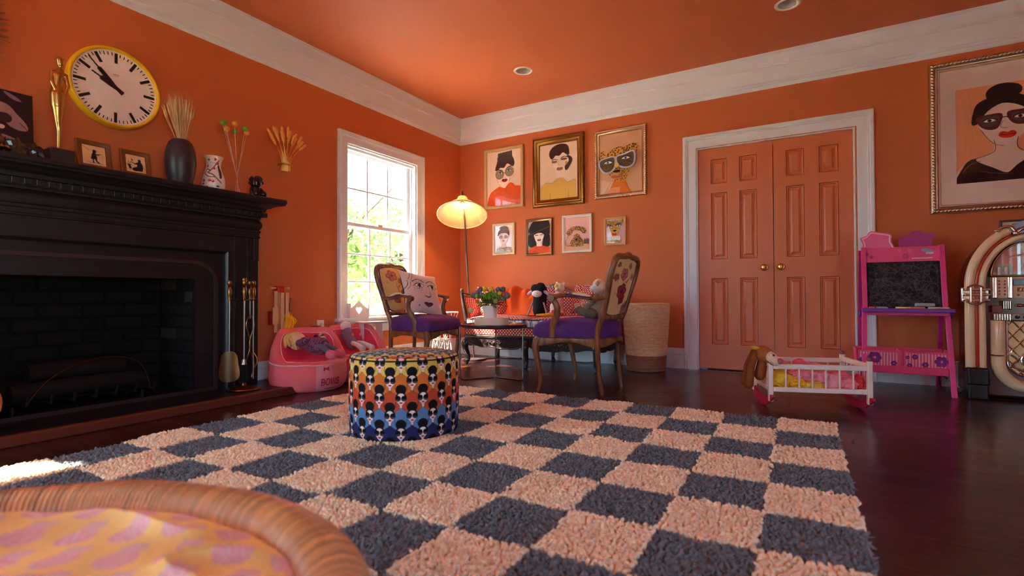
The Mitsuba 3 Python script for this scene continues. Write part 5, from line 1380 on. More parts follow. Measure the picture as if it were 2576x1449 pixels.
def bean(c, facing, seed, label, panel):
    o = thing('bean_bag_chair', label, 'bean bag', 'pink bean bag chairs')
    V, th, tt = bean_mesh(c, facing, seed)
    s1 = 22
    part(o, 'base', grid_mesh(V[:s1 + 1]), PINK, 'cloth', True)
    part(o, 'back', grid_mesh(V[s1:42]), (240, 112, 112), 'cloth', True)
    # the printed lining inside
    L_ = V[41:]
    q = np.random.default_rng(seed)
    m = grid_mesh(L_)
    m = m.subdivide()
    v = m.vertices - [*c, 0]
    col = np.tile(lin(PINK2), (len(v), 1))
    for i in range(26):
        a, z = facing + math.pi + q.uniform(-1.3, 1.3), q.uniform(.25, .40)
        p = np.array([.17 * math.cos(a), .17 * math.sin(a), z])
        d = np.linalg.norm((v - p), axis=1)
        col[d < q.uniform(.010, .019)] = lin([(70, 44, 80), (238, 190, 96), (246, 200, 190), (186, 40, 70)][i % 4])
    part(o, 'lining', m, col, 'cloth', True, label='darker pink printed lining')
    part(o, 'piping', tube(V[41, :-1], .0042, 6, True), (246, 176, 180), 'cloth')
    part(o, 'piping', tube(V[s1, :-1] * [1, 1, 1] + (V[s1, :-1] - [*c, .19]) * .006, .0036, 6, True), (246, 176, 180), 'cloth')
    # the pale label panel at the front with its lettering
    jj = np.where(np.cos(th - panel) > .83)[0]
    runs = np.split(jj, np.where(np.diff(jj) > 1)[0] + 1)
    j = np.concatenate([runs[-1][:-1], runs[0]]) if len(runs) > 1 else runs[0]
    pv = V[6:s1, j]
    ctr = np.array([*c, .1])
    off = (pv - ctr) * [1, 1, 0]
    off /= np.linalg.norm(off, axis=-1, keepdims=True) + 1e-9
    part(o, 'label_panel', grid_mesh(pv + off * .003), (236, 150, 152), 'cloth', True)
    from scipy.interpolate import RegularGridInterpolator
    ar = np.linspace(0, 1, pv.shape[0]); br_ = np.linspace(0, 1, pv.shape[1])
    fpos, foff = RegularGridInterpolator((ar, br_), pv, bounds_error=False, fill_value=None), RegularGridInterpolator((ar, br_), off, bounds_error=False, fill_value=None)
    def onto(m, u0, v0, su):
        x = u0 + m.vertices[:, 0] / su
        z = v0 + m.vertices[:, 1] / .17
        k = np.column_stack([z, x])
        return tm(fpos(k) + foff(k) * (.0042 + m.vertices[:, 2:3]), m.faces)
    su = np.linalg.norm(np.diff(pv[len(ar) // 2], axis=0), axis=1).sum()
    word = meshkit.text_mesh('BOWS', .036, .0008, True)
    part(o, 'lettering', onto(word, .10, .42, su), (200, 54, 84), 'cloth', False)
    bow = ext(unary_union([PG((0, .008), (-.02, .018), (-.022, -.004)), PG((0, .008), (.02, .018), (.022, -.004)), Point(0, .007).buffer(.005)]), .0008)
    part(o, 'bow_print', onto(bow, .24, .82, su), (200, 54, 84), 'cloth', False)
    line = ext(unary_union([sbox(.0 + i * .017, 0, .012 + i * .017, .008) for i in range(5)]), .0008)
    part(o, 'small_print', onto(line, .22, .24, su), (120, 60, 84), 'cloth', False)
    return o
bean((.36, -2.37), -.45, 3, 'pink child bean bag chair holding the blond doll, nearer the fireplace', .07)
bean((.325, -1.885), -.30, 8, 'pink child bean bag chair under the window, partly hidden behind its twin', .35)

# blond rag doll in the first chair
o = thing('doll', 'blond rag doll in a striped plum dress lying in the nearer pink bean bag', 'doll')
dx, dy = .368, -2.375
D_ = lambda m: xf(m, (dx, dy, .262), rz=4)
part(o, 'head', D_(skel([((-.085, -.03, .075), .062, (-.08, -.03, .085), .058)], .012, 4)), (228, 176, 132), 'cloth', True)
hq = np.random.default_rng(6)
part(o, 'hair', D_(M(*[tube(spline([(-.105 + .01 * hq.normal(), -.03, .135), (-.12 + .04 * math.cos(a), -.03 + .066 * math.sin(a), .115), (-.10 + .06 * math.cos(a), -.03 + .075 * math.sin(a), .05 + .02 * hq.normal())], 7), .011, 6) for a in np.arange(26) * .2417], ell((-.105, -.03, .10), (.055, .062, .052), 2))), lambda v: lin((232, 182, 104))[None] * (.72 + .5 * meshkit.noise(v * [160, 160, 40], 3))[:, None], 'cloth', True)
part(o, 'dress', D_(skel([((-.03, -.02, .065), .046, (.05, .0, .05), .060), ((.05, .0, .05), .06, (.10, .02, .045), .066), ((-.03, -.06, .07), .026, (.04, -.085, .085), .024), ((-.02, .03, .07), .026, (.05, .06, .09), .024)], .010, 5)), lambda v: np.where((np.sin(v[:, 0] * 420 + v[:, 2] * 60) > .35)[:, None], lin((150, 96, 112)), lin((92, 46, 70))), 'cloth', True)
part(o, 'hand', D_(ell((.075, .065, .102), (.024, .02, .016), 2)), (228, 176, 132), 'cloth', True)
for s, e in ((-.03, -.045), (.03, .03)):
    l = part(o, 'leg', D_(tube(spline([(.10, s + .01, .05), (.17, s, .045), (.25, e, .012)], 12), .021, 10)), (106, 92, 104), 'cloth', True)
    part(o, 'shoe', D_(skel([((.262, e, .0), .032, (.285, e, -.005), .034)], .012, 4)), (226, 110, 122), 'cloth', True)
o = thing('plush_toy', 'limp grey plush with long pale legs lying in the farther pink bean bag', 'plush toy')
D_ = lambda m: xf(m, (.325, -1.885, .25), rz=0)
part(o, 'body', D_(skel([((-.10, -.01, .10), .045, (-.09, -.01, .13), .04), ((-.09, -.01, .08), .04, (-.02, -.02, .03), .045)], .012, 5)), (132, 122, 142), 'cloth', True)
part(o, 'head', D_(ell((-.11, -.01, .175), (.042, .046, .04), 3)), (236, 222, 206), 'cloth', True)
for s in (-1, 1):
    part(o, 'leg', D_(tube(spline([(-.01, s * .03, .035), (.08, s * .04 - .03, .035), (.19, s * .05 - .05, .005)], 14), np.interp(np.linspace(0, 1, 14), [0, .6, 1], [.02, .019, .026]), 10)), (236, 226, 214), 'cloth', True)

# toy cleaning set on its stand
o = thing('toy_broom_stand', 'small wooden stand with red top plate for toy cleaning tools beside the fireplace', 'toy stand')
tx, ty = .065, -2.405
part(o, 'post', cb(tx - .012, tx + .012, ty - .012, ty + .012, .02, .745, .003), (222, 160, 106), 'satin')
part(o, 'top_block', rb(tx - .028, tx + .028, ty - .03, ty + .03, .705, .752, .008), (208, 44, 36), 'satin')
part(o, 'peg', M(tube([(tx, ty - .065, .735), (tx, ty + .075, .735)], .006, 10), ell((tx, ty - .068, .735), .010, 2), ell((tx, ty + .078, .735), .010, 2)), (232, 200, 160), 'satin')
part(o, 'foot', M(rb(tx - .09, tx + .10, ty - .10, ty - .05, .0, .022, .008), rb(tx - .09, tx + .09, ty + .04, ty + .08, 0, .022, .008), rb(tx - .03, tx + .03, ty - .08, ty + .06, .0, .026, .008)), (206, 62, 44), 'satin')
def toy(name, label, y, col_h, z0, z1, head, w=.013, x=tx + .034):
    k = thing(name, label, name.replace('_', ' '), 'toy cleaning tools')
    part(k, 'handle', rb(x - .006, x + .006, y - w, y + w, z0, z1, .005), col_h, 'satin')
    for nm, m, c, mt in head(x, y):
        part(k, nm, m, c, mt, True if nm == 'strands' else 35)
toy('toy_paddle_brush', 'wooden toy brush with a wide lower end, hanging leftmost on the stand', ty - .052, (226, 172, 118), .40, .712, lambda x, y: [('head', rb(x - .008, x + .008, y - .026, y + .022, .46, .59, .008), (226, 172, 118), 'satin'), ('bristles', rb(x - .03, x - .006, y - .045, y - .024, .46, .56, .004), (150, 40, 36), 'matte')])
toy('toy_broom', 'wooden toy broom hanging in the middle of the stand', ty + .004, (228, 176, 130), .30, .70, lambda x, y: [('bristles', M(*[tube([(x, y + a * .02, .31), (x, y + a * .045, .20)], .003, 4) for a in np.linspace(-1, 1, 11)]), (214, 160, 100), 'matte')])
mq = np.random.default_rng(9)
toy('toy_mop', 'toy mop with fluffy yellow strands hanging on the right of the stand', ty + .044, (226, 178, 136), .42, .70, lambda x, y: [('strands', M(*[tube(spline([(x - .012 + mq.normal(0, .006), y + .012 + mq.normal(0, .012), .53 + mq.normal(0, .01)), (x + mq.normal(0, .014), y + .012 + mq.normal(0, .022), .48), (x + mq.normal(0, .014), y + .012 + mq.normal(0, .022), .42 + mq.normal(0, .01)), (x + mq.normal(0, .012), y + .012 + mq.normal(0, .018), .34 + mq.normal(0, .015))], 10), .0075, 5) for _ in range(40)]), (240, 178, 44), 'cloth')])
toy('toy_duster', 'short brown toy duster hanging at the far right of the stand', ty + .075, (150, 84, 54), .52, .66, lambda x, y: [('head', rb(x - .02, x, y - .008, y + .010, .50, .62, .006), (140, 76, 48), 'satin')], .006)
o = thing('toy_box', 'small dark toy box with red and white lid behind the nearer pink bean bag', 'toy box')
part(o, 'body', rb(.02, .12, -2.16, -1.98, 0, .395, .01), (58, 50, 54), 'satin')
part(o, 'lid', rb(.015, .125, -2.165, -1.975, .395, .418, .006), (208, 70, 60), 'satin')
part(o, 'cap', rb(.05, .11, -2.12, -2.05, .418, .432, .005), (96, 96, 92), 'satin')

# white doll high chair in front of the window
o = thing('doll_high_chair', 'white wooden doll high chair with a heart cut-out, in front of the window', 'doll chair')
HCW = (232, 216, 208)
hcx, hcy = .15, -1.625
H_ = lambda m: xf(m, (hcx, hcy, 0), rz=78)
hb = S((-.085, .455), (-.085, .56), (-.05, .585), (-.02, .615), (0, .628), (.02, .615), (.05, .585), (.085, .56), (.085, .455)).union(sbox(-.085, .40, .085, .54))
heart = unary_union([E(-.014, .556, .017), E(.014, .556, .017), PG((-.030, .549), (.030, .549), (0, .512))])
def side_plate(m):       # drawing (u, v) -> local x, z
    return m
part(o, 'back', H_(xf(xz(bev(hb.difference(heart), .012, .003)), (0, .10, 0))), HCW, 'satin')
sd = S((.105, .62), (.122, .60), (.122, .50), (.10, .44), (-.05, .435), (-.10, .43), (-.12, .40), (-.11, .30), (-.13, .0), (-.09, .0), (-.06, .18), (.06, .18), (.10, .0), (.14, .0), (.115, .3), (.095, .44), (.09, .55), (.092, .61))
sd = unary_union([sbox(.085, .30, .122, .60).buffer(.008), sbox(-.13, .28, .11, .43).buffer(.008), PG((-.13, .3), (-.09, .3), (-.11, 0), (-.155, 0)), PG((.08, .3), (.118, .3), (.15, 0), (.105, 0))]).difference(sbox(-.035, .378, .03, .393).buffer(.008))
for s in (-1, 1):
    m = bev(sd, .011, .003)
    part(o, 'side', H_(tm(np.stack([s * .092 + (m.vertices[:, 2] - .0055), m.vertices[:, 0], m.vertices[:, 1]], -1), m.faces)), HCW, 'satin')
part(o, 'tray', H_(rb(-.115, .115, -.19, -.02, .438, .452, .006)), (216, 182, 160), 'satin')
part(o, 'seat', H_(rb(-.088, .088, -.08, .098, .27, .284, .004)), HCW, 'satin')
part(o, 'stretcher', H_(M(rb(-.088, .088, -.128, -.112, .08, .10, .004), rb(-.088, .088, .112, .128, .08, .10, .004))), HCW, 'satin')
# a thin cord along the baseboard behind the settee and a ring left on the floor
o = thing('hair_tie', 'small brown hair tie lying on the dark floor in front of the settee', 'hair tie')
part(o, 'loop', tube(spline([(1.20 + .022 * math.cos(a), -.775 + .022 * math.sin(a) * (1 + .1 * math.cos(2 * a)), .0036) for a in np.arange(12) * math.pi / 6], 40, True), .0034, 8, True), (150, 90, 66), 'cloth')
o = thing('lamp_cord', 'thin dark lamp cord lying along the baseboard behind the settee', 'cord')
part(o, 'cord', tube(spline([(.49, -.36, .004), (.62, -.24, .004), (.9, -.12, .004), (1.25, -.17, .004), (1.6, -.08, .004), (1.75, -.05, .02)], 60), .0036, 6), (60, 42, 36), 'satin')
# ------------------------------------------------------------------ pictures on the back wall
def frame(name, label, x0, x1, z0, z1, prof, col, mat, items, group=None, mat_w=0.0, mat_col=(232, 218, 208), bead=None, dep=.0, cat='framed picture'):
    o = thing(name, label, cat, group)
    part(o, 'frame', xz(rect_frame(x0, x1, z0, z1, prof), -.004), col, mat, 30)
    wi = max(i for i, h in prof)
    a0, a1, b0, b1 = x0 + wi - .004, x1 - wi + .004, z0 + wi - .004, z1 - wi + .004
    part(o, 'backing', cb(a0, a1, -.008, -.003, b0, b1, .001), (150, 130, 110), 'matte')
    if mat_w:
        mat_w, mat_v = mat_w if isinstance(mat_w, tuple) else (mat_w, mat_w)
        ring = sbox(a0, b0, a1, b1).difference(sbox(a0 + mat_w, b0 + mat_v, a1 - mat_w, b1 - mat_v))
        part(o, 'mount', xz(ext(ring, .0018), -.008), mat_col, 'matte')
        a0, a1, b0, b1 = a0 + mat_w - .002, a1 - mat_w + .002, b0 + mat_v - .002, b1 - mat_v + .002
    w, h = a1 - a0, b1 - b0
    m, c = flat_art(w, h, items, lift=.00012)
    m = xf(xz(m, -.0082), ((a0 + a1) / 2, 0, (b0 + b1) / 2))
    part(o, 'print', m, c, 'matte', False)
    if bead:
        off, step, r, bc = bead
        ms = []
        for (p, q) in (((x0 + off, z0 + off), (x1 - off, z0 + off)), ((x1 - off, z0 + off), (x1 - off, z1 - off)), ((x1 - off, z1 - off), (x0 + off, z1 - off)), ((x0 + off, z1 - off), (x0 + off, z0 + off))):
            d = np.subtract(q, p); n_ = max(2, int(np.linalg.norm(d) / step)); an = math.degrees(math.atan2(d[1], d[0]))
            for i in range(n_):
                c_ = np.array(p) + d * i / n_
                ms.append(xf(trimesh.creation.icosphere(1), (c_[0], -.004 - bead_h(prof, off), c_[1]), ry=-(an + 35), s=(r * 1.35, r * .7, r * .8)))
        part(o, 'carved_beading', M(*ms), bc, 'metal', True, kind='stuff')
    # the glass over it
    g = np.array([(a0, -.0125, b0), (a1, -.0125, b0), (a1, -.0125, b1), (a0, -.0125, b1)])
    part(o, 'glazing', tm(g, [(0, 1, 2), (0, 2, 3)]), mat='clear_glass', smooth=False)
    return o
def bead_h(prof, off):
    return float(np.interp(off, [i for i, h in prof[1:-1]], [h for i, h in prof[1:-1]]))
PF = [(0, 0), (0, .016), (.004, .022), (.014, .022), (.022, .018), (.034, .016), (.036, .010), (.036, 0)]
PW = [(0, 0), (0, .018), (.006, .026), (.022, .030), (.038, .024), (.044, .026), (.054, .022), (.066, .014), (.074, .013), (.078, .008), (.078, 0)]
PB = [(0, 0), (0, .014), (.006, .021), (.026, .022), (.036, .016), (.044, .015), (.046, .008), (.046, 0)]
PS = [(0, 0), (0, .014), (.004, .018), (.014, .018), (.022, .013), (.026, .012), (.028, .006), (.028, 0)]
def fit(items, k, dy=0.0):
    """Squeeze the drawing on its sheet."""
    return [items[0]] + [(affinity.translate(affinity.scale(g, 1, k, origin=(0, 0)), 0, dy), c) for g, c in items[1:]]
PAP, INK = (234, 206, 182), (58, 40, 40)
def eyes(c1, c2, rx, ry, iris=(90, 96, 104), lidc=(44, 34, 36)):
    r = []
    for (a, b) in (c1, c2):
        r += [(S((a - rx, b), (a, b - ry), (a + rx, b), (a, b + ry * .8)), (240, 230, 224)), (E(a, b, ry * .8), iris), (E(a, b, ry * .4), (30, 26, 28)), (L(ry * .5, (a - rx * 1.1, b + ry * .1), (a, b - ry * 1.1), (a + rx * 1.15, b - ry * .1)), lidc)]
    return r
def lips(a, b, w, h, c):
    return [(S((a - w, b), (a - w * .4, b - h * .8), (a, b - h * .45), (a + w * .4, b - h * .8), (a + w, b), (a + w * .5, b + h * .9), (a, b + h), (a - w * .5, b + h * .9)), c), (L(h * .18, (a - w * .8, b + .0), (a, b + h * .15), (a + w * .8, b)), tuple(int(q * .6) for q in c))]
# 1 woman with a tall bun, orange jumper
A1 = [(sbox(0, 0, 1, 2), PAP), (S((.30, .80), (.34, .95), (.40, 1.06), (.58, 1.06), (.64, .95), (.70, .78), (.72, .60), (.50, .50), (.30, .60)), (240, 216, 198)), (PG((.43, 1.0), (.62, 1.0), (.66, 1.2), (.40, 1.2)), (240, 216, 198)),
      (S((.05, 1.75), (.06, 1.35), (.14, 1.2), (.26, 1.12), (.40, 1.06), (.52, 1.12), (.66, .98), (.76, .99), (.82, 1.08), (.96, 1.1), (1.0, 1.25), (1.0, 1.8)), (222, 92, 42)), (L(.008, (.55, 1.1), (.56, 1.25), (.56, 1.4)), (170, 60, 30)), (L(.006, (.2, 1.2), (.15, 1.4), (.16, 1.7)), (170, 60, 30)),
      (S((.27, .58), (.28, .42), (.32, .28), (.34, .20), (.6, .16), (.74, .2), (.80, .32), (.79, .48), (.70, .46), (.60, .40), (.50, .52), (.40, .50), (.34, .56)), (70, 46, 44)), (PG((.33, .07), (.74, .03), (.75, .22), (.34, .24)), (84, 74, 66)), (E(.53, .22, .22, .09), (72, 56, 52)),
      (E(.385, .70, .125, .145), (132, 110, 78)), (E(.665, .645, .13, .145), (132, 110, 78)), (E(.385, .70, .112, .13), (152, 140, 120)), (E(.665, .645, .115, .13), (152, 140, 120)), (L(.014, (.49, .69), (.53, .67), (.55, .665)), (120, 90, 60)),
      (L(.02, (.28, .53), (.36, .56), (.46, .60)), (60, 44, 44)), (L(.02, (.58, .55), (.68, .49), (.78, .50)), (60, 44, 44))] + eyes((.40, .66), (.65, .61), .06, .035) + [(L(.006, (.50, .72), (.49, .80), (.54, .82)), (150, 110, 96))] + lips(.53, .885, .085, .055, (166, 38, 62)) + [(E(.42, .93, .012), (200, 160, 140)), (L(.006, (.30, .80), (.36, .97), (.42, 1.06)), (130, 100, 90)), (L(.006, (.70, .80), (.66, .92), (.62, 1.0)), (130, 100, 90))]
frame('framed_portrait', 'gold framed portrait of a woman with a tall bun and orange jumper', .350, .860, 1.640, 2.318, PF, (196, 160, 104), 'satin', fit(A1, .84), 'portraits on the back wall')
# 2 woman in a yellow dress, wide gold frame
A2 = [(sbox(0, 0, 1, 2), PAP), (S((.12, 1.8), (.13, 1.06), (.22, 1.04), (.32, 1.08), (.42, 1.0), (.46, .92), (.60, .90), (.66, 1.0), (.74, 1.08), (.84, 1.05), (.93, 1.02), (.96, 1.2), (.95, 1.8)), (222, 176, 84)),
      (S((.38, .34), (.36, .5), (.40, .66), (.46, .78), (.52, .84), (.60, .82), (.68, .72), (.74, .55), (.74, .36), (.55, .24)), (242, 218, 200)), (PG((.46, .76), (.64, .74), (.64, .94), (.45, .96)), (242, 218, 200)),
      (S((.28, .36), (.27, .22), (.33, .12), (.42, .06), (.58, .03), (.72, .07), (.78, .2), (.77, .36), (.70, .33), (.62, .27), (.52, .35), (.44, .33), (.34, .42)), (66, 40, 38)), (S((.72, .36), (.84, .42), (.86, .54), (.80, .66), (.70, .76), (.67, .70), (.72, .58), (.78, .50)), (70, 58, 58)),
      (E(.71, .56, .028, .05), (200, 150, 60)), (E(.40, .50, .075, .032), (140, 104, 100)), (E(.645, .45, .085, .034), (120, 88, 84)), (L(.018, (.33, .46), (.40, .43), (.48, .46)), (60, 40, 40)), (L(.018, (.57, .42), (.65, .385), (.74, .41)), (60, 40, 40)), (L(.008, (.52, .48), (.50, .58), (.54, .61)), (180, 140, 124)),
      (L(.007, (.13, 1.06), (.22, 1.04), (.32, 1.08), (.42, 1.0)), (150, 110, 60)), (L(.007, (.28, 1.35), (.285, 1.7)), (120, 90, 50)), (L(.007, (.76, 1.3), (.765, 1.6)), (120, 90, 50)), (L(.006, (.66, 1.0), (.74, 1.08), (.84, 1.05), (.93, 1.02)), (150, 110, 60))] + lips(.54, .70, .085, .05, (178, 112, 96))
frame('framed_portrait', 'wide gold framed portrait of a short haired woman in a yellow dress', .980, 1.568, 1.606, 2.341, PW, (150, 104, 54), 'metal', fit(A2, .88), 'portraits on the back wall', bead=(.008, .016, .0075, (120, 84, 46)))
# leopard prints
def spots(shape, n, r, seed, c1=(46, 32, 26), c2=(178, 120, 56)):
    q = random.Random(seed)
    x0, y0, x1, y1 = shape.bounds
    out, pts = [], []
    for _ in range(n * 12):
        p = (q.uniform(x0, x1), q.uniform(y0, y1))
        if shape.contains(Point(p)) and all((p[0] - a) ** 2 + (p[1] - b) ** 2 > (2.0 * r) ** 2 for a, b in pts):
            pts.append(p)
            a = q.uniform(0, 360)
            out += [(E(*p, r * q.uniform(.8, 1.1), r * q.uniform(.6, .85), a, 9).intersection(shape), c1), (E(p[0] + r * .1, p[1], r * .35, r * .3, a, 7).intersection(shape), c2)]
        if len(pts) >= n:
            break
    return out
GOLD = (222, 168, 84)
head = S((.02, .62), (.0, .5), (.05, .42), (.14, .40), (.22, .44), (.34, .38), (.5, .34), (.66, .34), (.74, .30), (.84, .29), (.92, .36), (.90, .46), (.84, .54), (.80, .70), (.74, .90), (.62, 1.12), (.45, 1.16), (.32, 1.05), (.22, .86), (.14, .70))
gl1 = S((.06, .66), (.24, .60), (.38, .60), (.40, .72), (.36, .86), (.20, .92), (.10, .84))
gl2 = S((.46, .60), (.62, .56), (.82, .52), (.84, .64), (.80, .80), (.64, .84), (.50, .76))
body3 = S((.10, 1.65), (.20, 1.38), (.30, 1.22), (.34, 1.14), (.62, 1.12), (.66, 1.22), (.74, 1.38), (.80, 1.65))
A3 = [(sbox(0, 0, 1, 2), (214, 166, 130)), (PG((0, 1.05), (.5, 1.2), (.45, 1.45), (0, 1.5)), (222, 184, 156)), (body3, (226, 116, 42)), (PG((.10, 1.65), (.24, 1.3), (.5, 1.25), (.46, 1.65)).intersection(body3), (230, 150, 110)), (head, GOLD)] + spots(head.intersection(sbox(0, 0, 1, .62)), 70, .022, 3) + spots(head.intersection(sbox(0, .62, 1, 1.2)), 90, .015, 4) + \
     [(gl1.buffer(.035), (186, 188, 214)), (gl2.buffer(.035), (186, 188, 214)), (S((.36, .62), (.44, .60), (.50, .60), (.50, .66), (.40, .68)), (186, 188, 214)), (gl1, (104, 86, 66)), (gl2, (104, 86, 66))] + spots(gl1.intersection(sbox(0, .74, 1, 1)), 16, .018, 5, (60, 44, 34), (140, 110, 70)) + spots(gl2.intersection(sbox(0, .70, 1, 1)), 16, .018, 6, (60, 44, 34), (140, 110, 70)) + eyes((.25, .70), (.66, .64), .10, .035, (96, 130, 160)) + \
     [(E(.45, .78, .05, .06), (226, 178, 96)), (S((.36, .92), (.42, .90), (.50, .90), (.54, .91), (.46, .96), (.44, .96)), (50, 34, 30)), (L(.006, (.10, 1.65), (.20, 1.38), (.32, 1.18)), (150, 80, 40)), (L(.006, (.80, 1.65), (.72, 1.36), (.64, 1.18)), (150, 80, 40))] + lips(.46, 1.05, .14, .055, (206, 112, 86))
frame('framed_portrait', 'beaded frame picture of a leopard in pale sunglasses and orange jumper', 1.683, 2.205, 1.632, 2.312, PB, (190, 160, 128), 'metal', fit(A3, .96), 'portraits on the back wall', bead=(.012, .019, .009, (236, 216, 186)))
# small row
A4 = [(sbox(0, 0, 1, 2), (238, 222, 212)), (S((.10, 1.7), (.12, 1.36), (.26, 1.28), (.40, 1.24), (.62, 1.24), (.78, 1.28), (.92, 1.36), (.95, 1.7)), (190, 158, 130))] + spots(sbox(.12, 1.3, .9, 1.6), 40, .028, 9, (110, 90, 76), (214, 190, 160)) + [(PG((.42, .95), (.60, .95), (.62, 1.3), (.40, 1.3)), (236, 210, 196)), (S((.26, .5), (.27, .8), (.36, 1.0), (.5, 1.08), (.64, 1.0), (.74, .8), (.75, .5)), (242, 220, 208)),
      (S((.22, .62), (.22, .40), (.34, .26), (.5, .2), (.66, .24), (.8, .4), (.79, .62), (.70, .5), (.5, .46), (.32, .5)), (120, 104, 104)), (E(.52, .17, .22, .12), (130, 114, 114)), (E(.38, .68, .11, .10), (170, 150, 140)), (E(.64, .68, .11, .10), (170, 150, 140))] + eyes((.38, .67), (.64, .67), .06, .03) + lips(.51, .90, .07, .04, (200, 110, 100))
frame('framed_portrait', 'small faded pale gold framed portrait in the lower row, nearest the lamp', .460, .748, 1.125, 1.477, PS, (214, 188, 140), 'satin', fit(A4, .80), 'portraits on the back wall')
A5 = [(sbox(0, 0, 1, 2), (196, 180, 170)), (S((.06, .55), (.06, .3), (.2, .05), (.5, -.1), (.9, .0), (1.0, .3), (1.0, .6), (.9, .62), (.5, .50), (.2, .58)), (50, 44, 44)), (S((.0, 1.0), (.06, .6), (.24, .5), (.4, .56), (.36, .9), (.34, 1.2), (.14, 1.22)), (48, 42, 42)), (S((.66, .56), (.86, .5), (.98, .8), (.98, 1.12), (.88, 1.22), (.66, 1.18), (.66, .9)), (48, 42, 42)),
      (S((.02, 1.6), (.06, 1.3), (.2, 1.2), (.36, 1.14), (.64, 1.14), (.82, 1.2), (1.0, 1.26), (1, 1.6)), (222, 88, 50)), (PG((.42, 1.0), (.58, 1.0), (.62, 1.18), (.38, 1.18)), (240, 220, 208)), (S((.28, .56), (.30, .8), (.38, .98), (.5, 1.06), (.60, .98), (.68, .8), (.70, .56), (.5, .5)), (242, 222, 210)), (S((.26, .64), (.30, .54), (.5, .48), (.72, .54), (.72, .64), (.6, .57), (.5, .56), (.38, .58)), (46, 40, 40)),
      (E(.39, .66, .075, .022), (120, 100, 96)), (E(.60, .65, .075, .022), (120, 100, 96)), (L(.016, (.08, .62), (.4, .50), (.96, .28), smooth=False), (110, 100, 96))] + lips(.50, .885, .085, .055, (128, 96, 66))
frame('framed_portrait', 'small carved bronze framed portrait of a woman in a wide black hat', .887, 1.206, 1.099, 1.492, PS, (134, 100, 72), 'metal', fit(A5, .85), 'portraits on the back wall', bead=(.009, .013, .0055, (170, 130, 96)))
pb = S((.24, 1.34), (.26, 1.16), (.36, 1.02), (.42, .90), (.56, .90), (.64, 1.02), (.74, 1.16), (.76, 1.34), (.5, 1.38)).buffer(0)
ph_ = S((.12, .90), (.12, .78), (.26, .64), (.5, .58), (.72, .62), (.86, .72), (.88, .84), (.74, .88), (.66, .80), (.5, .74), (.36, .76), (.26, .92)).buffer(0)
A6 = [(sbox(0, 0, 1, 2), (232, 178, 166)), (sbox(0, 1.22, 1, 2), (226, 172, 140)), (pb, (206, 152, 92)), (ph_, (206, 152, 92))] + spots(pb, 60, .028, 12, (52, 36, 30), (150, 100, 60)) + spots(ph_, 40, .028, 13, (52, 36, 30), (150, 100, 60)) + [(E(.5, 1.12, .10, .12), (150, 104, 70)), (E(.5, 1.12, .045, .05), (60, 44, 40)), (L(.012, (.20, .92), (.13, 1.05), (.08, 1.2), (.14, 1.36), (.24, 1.34)), (70, 50, 44))] + \
     [(sbox(.80 + i * .062, 1.14, .85 + i * .062, 1.30), (96, 84, 78)) for i in range(3)] + [(PG((.805 + i * .062, 1.14), (.845 + i * .062, 1.14), (.825 + i * .062, 1.06)), (80, 70, 66)) for i in range(3)]
frame('framed_picture', 'white framed picture of a leopard spotted telephone on pink', 1.318, 1.648, 1.111, 1.500, PS, (226, 206, 192), 'satin', fit(A6, .92, -.20))
h7 = S((.06, .22), (.04, .1), (.14, .06), (.26, .1), (.5, .08), (.74, .08), (.84, .03), (.95, .06), (.93, .2), (.84, .3), (.78, .52), (.66, .84), (.55, .95), (.42, .92), (.3, .7), (.18, .42))
A7 = [(sbox(0, 0, 1, 2), (226, 184, 196)), (S((.06, 1.4), (.1, 1.1), (.3, 1.0), (.6, 1.0), (.8, 1.1), (.86, 1.4)), (222, 170, 90))] + spots(sbox(.12, 1.12, .8, 1.3), 26, .03, 15) + [(h7, (222, 172, 92))] + spots(h7.intersection(sbox(0, 0, 1, .34)), 60, .024, 16) + spots(h7.intersection(sbox(0, .34, 1, 1)), 50, .016, 17) + eyes((.28, .42), (.74, .38), .13, .055, (120, 150, 176)) + \
     [(L(.03, (.12, .36), (.26, .31), (.42, .40)), (44, 34, 34)), (L(.03, (.58, .36), (.74, .27), (.90, .30)), (44, 34, 34)), (S((.44, .62), (.54, .59), (.64, .61), (.55, .68)), (52, 38, 36))] + lips(.52, .80, .13, .08, (226, 76, 36)) + [(E(.24 + .13 * i, 1.02 - .02 * (i % 2), .085, .12), (238, 230, 226)) for i in range(5)] + [(L(.008, (.24 + .13 * i, .92), (.24 + .13 * i, 1.12)), (180, 168, 166)) for i in range(5)]
frame('framed_picture', 'small gold framed picture of a leopard with red lips and white ruff', 1.776, 1.999, 1.166, 1.440, [(0, 0), (0, .013), (.003, .016), (.010, .016), (.016, .012), (.018, .011), (.020, .006), (.020, 0)], (214, 160, 104), 'satin', A7)
